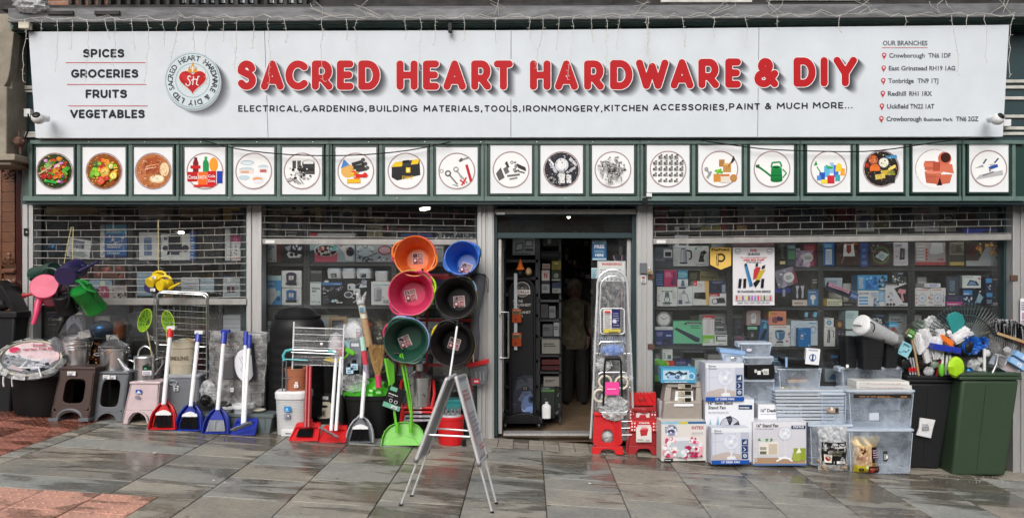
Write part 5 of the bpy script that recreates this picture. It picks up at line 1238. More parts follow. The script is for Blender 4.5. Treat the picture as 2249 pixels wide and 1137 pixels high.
A.draw('p 2f6a96 27 68 34 70 48 34 40 31;r 0 0 0 0 000;p 222 27 68 34 69 33 72 28 72;p b0383c 50 62 58 66 66 66 60 48 48 44;p 2a1a1c 53 65 60 68 60 73 55 72;p b8a030 64 60 78 62 62 42 52 40;p 222 68 62 76 64 78 70 70 68;p 18181c 48 38 58 44 66 43 54 30;p 18181c 12 30 19 30 21 46 14 46;p 18181c 24 30 31 30 32 46 25 46;p 18181c 66 30 73 30 75 46 68 46;p 4a8ab8 29 66 31 67 41 36 39 35;b 10 22 80 4 333 4X_FLAVOURS_ONE_DEVICE;r 5 8 90 10 b8b4bc')
for i,c in enumerate(['a33','cb4','849','cc6','643','a4a','48b','b36','c84','363','ca9','b55']):A.draw(f'r {7+i*7.3} 9 3.6 6 {c};r {7.6+i*7.3} 15 2.4 2 {c}')
A.draw('n 10 4 80 2.4 1 334');m.bd('sheet',t,sm=0)
# ---- middle window
W(580,535,607,575,'c8d0cc','pale pedal bin carton at the top left of the middle window','r 0 0 18 100 7a98a8;b 28 78 60 10 223 PEDAL;b 28 66 34 9 223 BIN;n 28 52 20 4 1 334;s 20 6 70 12 8 4 7 334 667 233')
W(608,536,621,575,'6a2028','narrow dark red box between two top shelf cartons','r 60 0 40 100 3a2c24')
W(622,535,666,575,'22222a','dark box with a white hotplate picture','p ccd 18 40 26 56 92 40 84 24 30 22;o 42 40 9 222;o 64 42 9 222;p 99a 8 80 40 92 34 60 20 62;s 50 70 40 26 8 6 10 aab ccd')
W(681,535,779,575,'8a98a0','wide box with a pink rimmed casserole picture','r 0 0 100 100 98a8b0;p 2a3440 0 0 0 60 12 70 12 0;p c05068 11 0 10 60 62 60 60 0;e 36 66 27 36 b8d8e0;e 36 62 24 30 3a1a24;s 18 40 34 40 16 3 6 b85060 e0c0b0 6a1a28 d8d0c8;s 48 60 10 34 6 4 6 9ac8d8 6aa;p d0d4d4 62 90 76 50 80 10 96 6 98 90;e 90 56 9 26 2a2430;s 66 70 24 26 8 3 5 b88 dde')
W(782,536,861,575,'9aa4a8','box with a steel lidded pan and chopped beetroot picture','r 0 0 100 100 a0aaae;e 26 74 24 18 dde;e 26 72 18 12 aab8c0;p 667880 4 64 8 30 44 30 48 64;e 26 48 20 16 b8c4ca;e 80 66 20 28 8a5060;e 80 66 16 20 c8a0a8;l 333 2 20 20 60 50;s 0 6 90 20 20 3 6 667 334 ccd;c 26 94 8 2 556')
W(580,605,618,669,'3a8ac0','blue and white carton with a white appliance on the middle shelf','r 0 84 100 16 aac8d8;p dfe8ee 0 6 4 56 66 58 76 30 40 0;p b8c8d0 6 40 60 42 68 28 20 24;o 84 20 12 1a4a70;n 10 70 60 8 1 cde;e 84 40 12 10 9cc8e0')
for y0,nm,cc in((594,'upper of two doodle printed pot boxes by the upright','2a2440'),(632,'lower of two doodle printed pot boxes by the upright','2a5a88')):
    W(619,y0,662,y0+37,'dde2e4',nm,'s 3 4 94 92 60 1.2 2.6 445 667 89a;e 50 76 26 14 %s;p %s 26 40 24 76 76 76 74 40;e 50 38 24 12 %s;p 9cd 38 46 38 70 62 70 62 46;p c88 44 44 46 70 56 70 56 44;r 22 16 56 14 1a1a28'%(cc,cc,cc),group='doodle pot boxes')
W(682,594,707,616,'3a3c3e','dark storage bin with a grey lid on the middle shelf','r 0 76 100 24 6a6a68;e 30 84 6 5 999')
W(681,618,705,669,'c8cecc','second pedal bin carton, on the shelf right of the upright','r 0 92 100 8 8a9a9a;b 18 66 76 9 223 PEDAL;b 18 54 40 9 223 BIN;n 18 42 30 3 1 334;s 14 8 74 10 8 4 7 334 667 233')
W(706,612,813,670,'16181c','wide black carton with a steel saucepan set picture','e 10 90 5 4 ccd;r 0 76 42 10 4a78b0;n 24 79 16 3 1 cde;s 4 54 40 16 24 1 2.4 99a 556 ccd;p c0c8cc 54 58 54 78 70 76 70 56;e 62 78 8 4 e4e8ea;l 99a 1.2 70 74 80 84;p c0c8cc 78 66 80 80 92 82 94 68;o 88 86 6 889;l dde 1 88 84 94 92;p d0d4d8 66 40 66 60 80 60 80 40;e 73 60 7 3 eee;r 57 62 3 10 222;r 70 44 3 9 222;e 56 40 9 12 ccd;e 56 40 7 9 445;l ccc 1.5 60 34 68 26;n 4 8 14 30 6 667;r 4 44 6 4 ddd;p a8c8e0 20 14 24 22 30 20 26 10;p a8c8e0 26 18 30 24 36 18 30 12;r 32 8 6 6 cbb;r 40 8 4 5 eee;l b8c0c4 1.6 66 10 74 20 82 26 90 10')
for a,b in((717,749),(750,780),(781,815),(822,852)):
    o=thg('storage_box',{717:'white storage tub with a picture label, leftmost on the saucepan carton',750:'plain white storage tub in the middle of the saucepan carton',781:'white storage tub with a picture label at the right of the saucepan carton',822:'white storage tub standing on the bread bin carton'}[a],'tub',P((a+b)/2,611 if a<822 else 617,PB),'white storage tubs with clear lids')
    yb=611 if a<822 else 617
    m=MB('white');q=P(a,yb,PB);r_=P(b,yb-16,PB);m.sql([((r_[0]-q[0])*.46,.08,0),((r_[0]-q[0])*.5,.09,r_[2]-q[2])],((q[0]+r_[0])/2,q[1]+.09,q[2]),e=6);m.bd('tub_body',o)
    m=MB('clear_rim');m.sql([((r_[0]-q[0])*.5,.09,0),((r_[0]-q[0])*.46,.08,.03)],((q[0]+r_[0])/2,q[1]+.09,r_[2]),e=6);m.bd('lid',o)
    if a in(717,781):
        m=MB('print');c=V3(((q[0]+r_[0])/2,q[1]-.002,q[2]+.012));A=Art(m,lambda u,v,k:(c[0]+(u-50)*.001,c[1]-.0003*k,c[2]+v*.0004),asp=1);A.draw('r 20 0 60 100 234;s 26 10 46 80 6 8 14 8ab dde 575;r 0 60 16 8 555');m.bd('label',o,sm=0)
W(815,618,857,669,'d0dadc','white carton with a grey cylinder bread bin picture','r 16 20 40 50 8a8c94;e 36 70 20 6 aab;e 36 20 20 6 778;r 20 22 8 46 b4b4bc;n 12 82 50 8 1 6ab;r 60 84 36 3 48a;n 62 8 34 14 3 334;n 60 30 10 6 1 555')
W(872,520,960,574,'2c2e32','dark carton partly hidden behind the orange tub','',s=PB+.04)
W(955,540,974,575,'a8b0ac','grey and white carton between the orange and the blue tub','n 10 76 80 14 1 445')
W(945,600,985,665,'1e2a5a','navy carton glimpsed between the hanging tubs','r 0 86 100 12 a03040;p d84050 6 60 20 74 30 60 18 50;b 30 40 60 14 c8d0e0 Pan')
W(870,700,1000,750,'b8c4cc','pale carton behind the lower hanging tubs','l 333 1 50 20 60 60',s=PB+.05)
for a,y0,b,y1,c,l,art in[
 (582,450,616,498,'9a9888','pale slatted box at the top left of the middle window','n 5 5 90 90 6 6a6858'),
 (618,450,664,470,'a8a898','white printed box under the middle grille','r 50 40 20 40 354;n 6 20 40 40 2 776'),
 (642,472,655,480,'8a2028','tiny red carton behind the middle grille','n 10 30 80 40 1 dbb'),
 (618,487,664,500,'3a5070','blue topped dark bowl box behind the middle grille','r 0 0 100 30 222'),
 (666,448,690,470,'8a8878','grey box with a ring drawing behind the middle grille','c 50 60 26 6 554'),
 (692,452,710,486,'b8a878','white carton with warm lamplight put into its colour, behind the middle grille','r 60 0 40 100 8a7848'),  # the yellowish lamplight on this carton is painted into its colours
 (716,450,742,486,'35302a','dark carton with a white lamp picture behind the middle grille','p c8b888 36 20 46 60 60 20'),
 (744,448,790,486,'7a7058','olive carton with round drawings behind the middle grille','e 40 56 26 16 aa9;e 40 40 26 14 332;r 30 80 20 12 e8d898'),
 (792,452,808,486,'3a342c','narrow dark carton behind the middle grille',''),
 (810,474,840,486,'b8ac90','white striped packet behind the middle grille','s 40 10 50 80 6 6 10 a33 445 c84'),
 (580,502,615,520,'6a6860','low grey carton just above the middle rail','n 10 30 60 40 2 aaa'),
 (620,498,664,520,'18181c','black carton with white lettering above the middle rail','n 20 40 60 14 1 bbb;n 30 12 40 12 1 bbb'),
 (680,512,780,522,'b0b0b0','long white lid above the middle rail','r 0 40 18 60 b03040'),
 (806,496,840,522,'8a8060','cream carton above the middle rail','n 10 10 80 80 4 554'),
 (842,500,936,510,'6a2838','long maroon carton above the middle rail',''),
 (880,512,950,522,'3a4878','long blue carton above the middle rail',''),
 (956,511,1042,524,'2a3038','doodle printed carton right above the middle rail','s 2 5 96 90 30 2 4 9ac 667 ccd'),
 (845,470,938,478,'4a3e38','brown long box up behind the middle grille','r 60 0 30 100 30485a'),
 (945,465,985,482,'50241c','rust brown carton up behind the middle grille',''),
 (986,455,1040,482,'2a2a28','black carton up behind the right end of the middle grille','o 30 60 14 5a3a30'),
 ]:W(a,y0,b,y1,c,l,art,s=PB+.03)
t_=thg('wooden_box','pale wooden box frame on the lower shelf of the middle window','frame',P(743,742,PB))
m=MB('wood');rbar(m,722,695,762,703,PB,.1);rbar(m,722,703,729,742,PB,.1);rbar(m,755,703,762,742,PB,.1);m.bd('frame_side',t_,bv=.003)
m=MB('print');rbar(m,729,703,755,742,PB+.03,.01);m.c=[hx('556')]*len(m.c);m.bd('picture',t_,sm=0)
for x,l in((763,'left small pale drawer box on the lower shelf'),(783,'right small pale drawer box on the lower shelf')):W(x,699,x+19,725,'b0b0b4',l,'r 10 30 80 10 889',s=PB+.01)
t_=thg('tinsel_decoration','bunch of gold tinsel and a toy on the lower shelf of the middle window','decoration',P(830,742,PB))
rt=random.Random(3);m=MB('gold')
for _ in range(46):
    q=P(832+rt.uniform(-8,12),715+rt.uniform(-10,8),PB);m.tb([q,q+V3((rt.uniform(-.05,.05),rt.uniform(-.03,.03),rt.uniform(-.06,.02)))],.003,4)
m.bd('tinsel',t_)['kind']='stuff'
m=MB('red');m.ball(P(813,713,PB),.025,n=8,k=6);m.bd('bauble',t_)
# ---- left window (behind the lowered grille)
for a,y0,b,y1,c,l,art in[
 (100,448,214,470,'a89c70','wide cream carton at the top left behind the left grille','l 776 1 0 10 100 60'),
 (152,472,205,484,'26221e','dark roll lying under the cream carton behind the left grille',''),
 (221,466,232,484,'9aa','pale narrow packet behind the left grille','n 10 5 80 90 6 556'),
 (395,448,480,478,'8a866c','row of pale boxes behind the top of the left grille','r 30 0 2 100 443;r 60 0 2 100 443'),
 (490,447,538,486,'c0a868','cream carton with warm lamplight put into its colour, top right behind the left grille','r 40 0 50 60 3a3a38;o 66 30 14 222'),  # base colour carries painted warm light from inside the shop
 (220,493,230,565,'c8d0cc','silver spiral bound spine beside the blue carton','s 10 2 80 96 30 10 20 556 99a'),
 (232,493,278,566,'2a5a98','blue carton of oven liners behind the left grille','r 0 72 100 28 4a98b8;n 8 76 84 16 2 def;s 10 44 80 22 12 4 9 c8d8d8 e0e8e8 789;n 10 30 70 12 2 cde;n 10 12 60 8 1 9bd;r 0 0 100 8 1a2a58'),
 (305,510,350,571,'c0c4c4','white carton with a grey blue bin picture behind the left grille','p 5a6a88 26 16 24 72 44 80 62 76 64 18;e 44 77 20 6 7a8aa8;r 34 20 6 40 6a7a98'),
 (353,513,418,571,'d0d0cc','white carton with a black coffee machine picture behind the left grille','p 1c1c24 24 30 26 90 70 90 74 30;e 48 90 24 6 2a2a34;o 84 44 12 2a2438;o 16 44 10 334;r 34 20 30 16 445;p 15151c 20 20 24 36 30 36 30 20;r 10 76 12 10 667'),
 (417,508,429,571,'2a50a0','tall blue spine beside the coffee machine carton','n 20 10 60 80 8 9bd'),
 (436,500,481,571,'26221e','black carton with grey floral pattern behind the left grille','s 5 10 90 80 70 2.5 5 3a3a3a 4a4a48 5a5a58'),
 (494,502,506,572,'b8b8b8','tall white strip carton leaning behind the left grille',''),
 (508,518,538,572,'c8c4c4','magenta topped white carton behind the right end of the left grille','r 0 76 100 24 a03068;c 30 86 12 3 d8a0b0;s 14 20 24 40 4 6 10 334;e 80 50 20 10 667;n 8 8 80 6 1 b44'),
 (300,596,336,650,'7a94a0','pale blue stack of trays behind the yellow watering cans','n 5 5 90 90 6 9ab'),
 (150,590,196,610,'481a14','brown red carton low behind the left grille',''),
 (205,585,275,610,'5a3028','orange brown cartons low behind the left grille','s 5 5 90 90 14 5 10 843 a54 221'),
 (196,615,245,634,'8098a8','pale blue toy packet low behind the left grille','o 60 60 12 dca'),
 (217,628,239,654,'9a3a5a','pink toy figure packet low behind the left grille','s 10 20 80 70 10 7 14 c05080 8a2848 d8a0b0'),
 (240,628,278,654,'b0a8a0','toy carton with purple cartoon shapes low behind the left grille','s 5 5 90 60 22 4 9 445 667 334 dcc;n 20 78 60 14 1 76a'),
 (399,609,437,641,'b4b8b8','white crumpled tray pack behind the right half of the left grille','s 0 85 100 10 20 3 5 eee 99a;n 4 20 90 50 5 99a'),
 (440,612,470,641,'9aacb8','pale blue tray pack behind the right half of the left grille','r 0 70 100 4 667'),
 (487,611,527,652,'9ca4a8','grey carton with two dark shoes picture behind the left grille','o 40 92 12 ddd;p 3a2428 30 24 28 56 48 58 50 24;p 3a2428 54 24 54 58 72 56 74 24;n 6 8 20 70 5 bbb;c 82 50 8 3 556'),
 (530,609,540,652,'6a8a9a','narrow blue carton at the right edge of the left window',''),
 (103,684,146,742,'101014','black candle carton with white lettering under the left grille','r 6 82 60 8 3a4a78;b 6 66 84 12 ccc Candle;n 6 58 50 5 1 667;r 6 50 44 3 aaa;n 6 30 60 14 3 445;r 0 94 100 6 888'),
 (135,685,187,742,'4a4850','dark carton with grey dripping candle pattern','r 30 90 58 9 b8b8b0;p 8a8a98 14 34 20 74 40 86 44 60 50 88 60 70 70 84 84 50 90 30 76 24 60 50 50 56 40 40 30 20;c 82 74 9 2 99a;c 82 54 9 2 778;p 3a2c3a 10 10 40 50 56 60 76 40 90 10 70 10 54 40'),
 (487,692,538,730,'b8bcc0','stack of pale cartons low at the right of the left window','r 0 76 100 3 889;r 0 50 100 3 889;r 0 26 100 3 889'),
 (384,690,478,735,'3a3028','dark brown stacked trays low in the left window','n 4 4 92 92 5 5a4838'),
 ]:W(a,y0,b,y1,c,l,art,s=PB+.03)
W(149,525,199,566,'c4ccc4','white newspaper like carton tilted behind the left grille','r 20 50 50 40 445;n 22 52 46 34 5 99a;n 10 10 80 30 5 788',roll=9,s=PB)
t_=thg('cream_bin','large cream plastic bin standing high behind the left grille','bin',P(342,482,PB))
m=MB('cream_pl');q=P(342,482,PB+.12);m.sql([(.15,.09,0),(.165,.1,.12),(.175,.11,.13),(.15,.09,.16)],q,e=5);m.bd('bin_body',t_)
m=MB('bluefoil');m.ball(P(120,546,PB+.1),.105,n=20,k=14);tag(m.bd('blue_ball',loc=P(120,566,PB+.1),sm=60),'shiny blue ball behind the left grille','ball')
m=MB('bluefoil');m.ball(P(226,722,PB+.12),.13,n=20,k=14,sc=(1,.8,.75));tag(m.bd('blue_bowl',loc=P(226,742,PB),sm=60),'shiny blue metallic ball low in the left window','ball')
m=MB('orange');c=P(263,742,PB+.02);m.lathe([(.055,0),(.06,.12),(.058,.14),(.03,.17),(.02,.20)],c,18);tag(m.bd('orange_bottle',loc=c),'orange red sports bottle with a yellow collar beside the blue ball','bottle')
m=MB('planter');rbar(m,279,686,322,742,PB,.2);tag(m.bd('towel_stack',loc=P(300,742,PB),bv=.03,seg=3),'dull blue folded towels in the left window behind the green nets','towels')
# inside the doorway
SD=7.75
t_=thg('metal_shelving','dark shelving standing behind the glue display inside the door','shelving',P(1118,950,SD))
for a,b in((1104,1110),(1176,1182)):
    m=MB('darkmetal');rbar(m,a,524,b,945,SD+.1,.03);m.bd('upright',t_,sm=0)
for y in(570,608,645,690,735,790,846,900):m=MB('darkmetal');rbar(m,1104,y,1182,y+6,SD+.1,.25);m.bd('shelf',t_,sm=0)
m=MB('timber');rbar(m,1100,500,1190,945,SD+.4,.02);m.bd('backboard',t_,sm=0)
t_=thg('metal_shelving','dark display rack of gift cards and goods in the middle of the doorway','shelving',P(1210,930,SD))
for a,b in((1181,1186),(1228,1232)):
    m=MB('darkmetal');rbar(m,a,524,b,930,SD+.12,.03);m.bd('upright',t_,sm=0)
for y in(658,700,740,778,815,850):m=MB('darkmetal');rbar(m,1184,y,1232,y+5,SD+.12,.3);m.bd('shelf',t_,sm=0)
m=MB('timber');rbar(m,1184,500,1234,925,SD+.45,.02);m.bd('backboard',t_,sm=0)
def Din(a,y0,b,y1,c,l,art='',s=SD+.08,dep=.08,cat='packet',**k):return carton(a,y0,b,y1,s,c,l,cat,art,dep,gain=.6,**k)  # gain darkens the goods' colours, painting in the gloom of the doorway
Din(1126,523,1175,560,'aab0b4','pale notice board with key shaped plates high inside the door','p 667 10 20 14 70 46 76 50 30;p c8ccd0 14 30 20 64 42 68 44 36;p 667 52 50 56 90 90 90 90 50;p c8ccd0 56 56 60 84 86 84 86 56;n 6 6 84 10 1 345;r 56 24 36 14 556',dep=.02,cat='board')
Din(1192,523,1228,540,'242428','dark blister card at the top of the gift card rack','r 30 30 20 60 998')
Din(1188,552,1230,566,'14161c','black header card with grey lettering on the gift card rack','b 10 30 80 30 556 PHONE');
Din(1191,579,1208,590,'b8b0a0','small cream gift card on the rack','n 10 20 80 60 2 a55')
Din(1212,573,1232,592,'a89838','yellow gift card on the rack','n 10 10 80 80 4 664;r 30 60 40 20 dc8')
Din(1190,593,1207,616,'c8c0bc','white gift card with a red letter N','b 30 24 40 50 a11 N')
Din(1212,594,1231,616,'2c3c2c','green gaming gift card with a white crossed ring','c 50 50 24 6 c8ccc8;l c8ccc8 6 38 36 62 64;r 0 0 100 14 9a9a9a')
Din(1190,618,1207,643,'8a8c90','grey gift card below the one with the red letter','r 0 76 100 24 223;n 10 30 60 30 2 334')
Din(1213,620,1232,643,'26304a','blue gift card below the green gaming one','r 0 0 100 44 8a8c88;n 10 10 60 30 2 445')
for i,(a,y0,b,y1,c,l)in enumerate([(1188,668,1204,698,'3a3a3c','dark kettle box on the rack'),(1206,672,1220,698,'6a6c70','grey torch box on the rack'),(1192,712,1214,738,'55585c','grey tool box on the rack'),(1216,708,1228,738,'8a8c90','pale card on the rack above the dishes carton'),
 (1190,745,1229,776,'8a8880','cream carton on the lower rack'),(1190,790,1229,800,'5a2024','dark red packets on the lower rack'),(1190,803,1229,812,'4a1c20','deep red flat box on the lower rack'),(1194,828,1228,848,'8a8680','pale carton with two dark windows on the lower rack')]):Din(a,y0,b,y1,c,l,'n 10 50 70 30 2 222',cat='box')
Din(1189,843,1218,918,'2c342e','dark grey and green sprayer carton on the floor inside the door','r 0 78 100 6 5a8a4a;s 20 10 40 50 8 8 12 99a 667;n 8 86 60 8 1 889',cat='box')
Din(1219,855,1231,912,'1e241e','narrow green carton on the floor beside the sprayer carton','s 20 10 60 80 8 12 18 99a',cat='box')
c=P(1200,917,SD-.05);m=MB('white');m.sql([(.05,.04,0),(.052,.042,.12),(.045,.035,.145),(.014,.014,.16),(.016,.016,.18)],c,e=3);tag(m.bd('plastic_bottle',loc=c),'white plastic bottle on the floor inside the door','bottle')
# glue display stand
t_=thg('glue_display','tall black glue display stand with a gorilla picture just inside the door','display stand',P(1145,925,SD-.08))
s_=SD-.08
m=MB('black');
pts=[P(1122,915,s_),P(1172,915,s_),P(1172,640,s_)]+[P(1147+25*cos(R(a)),640-26*sin(R(a)),s_)for a in range(15,180,15)]+[P(1122,640,s_)]
m.prism(pts,(0,.03,0));m.bd('panel',t_)
m=MB('black');e_=[P(1120,915,s_-.02),P(1120,640,s_-.02)]+[P(1147+27*cos(R(a)),640-28*sin(R(a)),s_-.02)for a in range(165,0,-15)]+[P(1174,640,s_-.02),P(1174,915,s_-.02)];m.tb(e_,.014,6);m.bd('tube_frame',t_)
m=MB('black');q=P(1147,935,s_);m.prism([P(1104,930,s_-.12),P(1112,916,s_-.12),P(1136,908,s_-.12),P(1160,908,s_-.12),P(1184,916,s_-.12),P(1194,930,s_-.12)],(0,.35,0));m.bd('base',t_,bv=.006)
for x in(1110,1184):
    m=MB('darkmetal');c=P(x,934,s_-.1);m.T=TR(c)@Matrix.Rotation(R(90),4,'Y');m.lathe([(.028,-.012),(.03,-.008),(.03,.008),(.028,.012)],n=16);m.bd('castor',t_)
m=MB('print');a=P(1124,914,s_-.004);b=P(1170,820,s_-.004);A=Art(m,lambda u,v,k:P(1124+u*.46,914-v*.94,s_-.003-.0004*k),asp=.49)
A.draw('r 0 0 100 100 14161c;p 2a2c34 10 0 6 50 20 86 60 98 100 96 100 0;p 3c4048 20 60 30 84 60 92 100 90 100 60 70 72 40 66;e 66 66 16 6 16181e;e 64 66 9 4 6a6460;e 64 66 4 2.6 111;p 4a5068 30 40 50 58 90 60 100 50 100 30 60 28;p 56688a 44 26 60 46 90 52 100 48 100 10 66 6 48 12;e 92 40 14 9 2c3850;e 96 40 8 5 0c0e14;p 7088b8 56 12 70 22 100 24 100 14 74 10;l c8ccd8 2 48 18 60 12 84 9 100 10;l 2a3040 2 36 46 56 54 78 52;l 2a3040 2 34 52 50 62;l 6a7090 1.5 30 36 46 50 60 52;s 0 0 26 30 16 3 6 3a4250 262a34;s 12 76 70 20 26 2 5 32343c 44464e 202228')
m.bd('picture',t_,sm=0)
m=MB('print');A=Art(m,lambda u,v,k:P(1124+u*.46,740-v*1.15,s_-.003-.0004*k),asp=.4)
A.draw('o 50 91 37 8a8684;o 50 91 33 2c2a2a;p 55504e 20 86 28 94 40 99 60 99 72 94 80 86;o 50 95 13 191717;o 50 93 8 6a5c58;r 12 82 76 8 b8b4b0;b 16 83.5 68 5 4a2020 GORILLA;e 50 80 20 2 55504e')
A.draw('b 6 66 46 5 99948e FOR_THE;b 6 59 86 5 99948e TOUGHEST;b 6 52 30 5 99948e JOBS;b 2 45 88 5 99948e ON_PLANET;b 6 38 46 5 99948e EARTH')
m.bd('lettering',t_,sm=0)
t_=thg('glue_clip_strip','grey clip strip with two orange glue packs hanging on the glue display','clip strip',P(1133,760,s_-.05))
m=MB('ltgrey');rbar(m,1129,600,1136,768,s_-.05,.004);m.bd('strip',t_,sm=0)
for y in(678,730):
    m=MB('print');a_=P(1125,y+30,s_-.06);A=Art(m,lambda u,v,k:P(1125+u*.2,y+30-v*.3,s_-.06-.0004*k),asp=.66);A.draw('r 0 0 100 100 8a3818;r 0 60 100 26 6a5a40;n 10 64 70 18 2 222;o 40 24 14 7a2018;n 10 88 80 8 1 d98');m.bd('glue_pack',t_,sm=0)
t_=thg('witch_hat_toy','orange pointed toy hat and small plush toys on top of the glue display','toy',P(1147,612,s_))
m=MB('orange');c=P(1143,592,s_);m.lathe([(.055,0),(.035,.03),(.018,.08),(.002,.125)],c,16);m.bd('hat',t_)
m=MB('black');m.ball(P(1142,600,s_),.045,n=12,k=8);m.bd('head',t_)
m=MB('wood');m.ball(P(1161,596,s_),.035,n=10,k=8,sc=(1,1,1.3));m.bd('plush',t_)
# aisle shelving at the back, floor clutter
rb=random.Random(21)
t_=thg('wall_display','packed pegboard wall of small hardware at the back of the shop','display',P(1290,800,9.3))
m=MB('timber');rbar(m,1180,500,1560,800,9.6,.05);m.bd('pegboard',t_,sm=0)
for i in range(110):
    x,y=rb.uniform(1235,1400),rb.uniform(505,720);w,h=rb.uniform(4,11),rb.uniform(6,14)
    m=MB('print');m.col=hx(rb.choice(['8a7a50','6a4030','99a','555','a09878','3a3a3a','7a2420','c8c0a0','443']));m.mat='print';rbar(m,x,y,x+w,y+h,9.5-rb.uniform(0,.1),.03);m.c=[m.col]*len(m.c);m.bd('blister_pack',t_,sm=0)
for i,(x,l)in enumerate([(1345,'brown patterned coat hanging in the aisle'),(1325,'dark bag hanging high in the aisle')]):
    m=MB('fabric_grey');c=P(x,640,9.0);m.ball(c,.14,n=12,k=10,sc=(1,.6,2.2),jit=.2);tag(m.bd('hanging_bag',loc=c),l,'bag')
# FREE / WARNING notices on the glass right of the door
def notice(x0,y0,x1,y1,s,base,label,art,name='notice'):
    a=P(x0,y1,s);b=P(x1,y0,s);m=MB('print');m.box(a[0],b[0],a[1],a[1]+.003,a[2],b[2],'print',hx(base))
    A=Art(m,lambda u,v,k:(a[0]+(b[0]-a[0])*u/100,a[1]-.0005-.0003*k,a[2]+(b[2]-a[2])*v/100),asp=(b[0]-a[0])/(b[2]-a[2]));A.draw(art)
    return tag(m.bd(name,loc=P((x0+x1)/2,y1,s),sm=0),label,'notice')
m=MB('glass');a=P(1298,955,7.3);b=P(1388,524,7.3);m.box(a[0],b[0],a[1],a[1]+.006,a[2],b[2]);m.bd('side_pane',shop,sm=0)
notice(1301,528,1332,571,7.28,'2a5a88','blue and white notice starting with the word FREE, on the glass right of the doorway','r 0 84 100 16 9ab8c8;n 10 88 80 8 1 357;b 14 60 72 18 dde FREE;n 14 38 72 16 2 8ab;b 20 18 60 14 cde HERE;r 0 0 100 10 9ab8c8')
notice(1299,588,1312,611,7.28,'a8c4cc','small pale blue sticker under the blue notice','n 10 10 80 80 5 578')
notice(1312,573,1374,618,7.27,'c8cac8','white warning notice with red letters behind the wrapped ladder','r 0 0 100 100 b8bcba;r 4 5 92 90 c8ccca;b 14 78 72 14 b03038 WARNING;n 10 24 80 40 4 778;b 14 6 72 12 445 01739')
t_=thg('union_flag','union flag hanging inside the glass at the right of the doorway','flag',P(1378,680,7.4))
m=MB('print');A=Art(m,lambda u,v,k:P(1350+u*.4,680-v*1.2,7.4+.02*sin(u*.12)-.0005*k),asp=.33)
A.draw('r 0 0 100 100 1a2448;l bbb 22 0 0 100 100;l bbb 22 0 100 100 0;l a02830 9 0 0 100 100;l a02830 9 0 100 100 0;r 36 0 30 100 bbb;r 0 38 100 24 bbb;r 42 0 18 100 a02830;r 0 44 100 12 a02830');m.bd('flag_cloth',t_,sm=0)
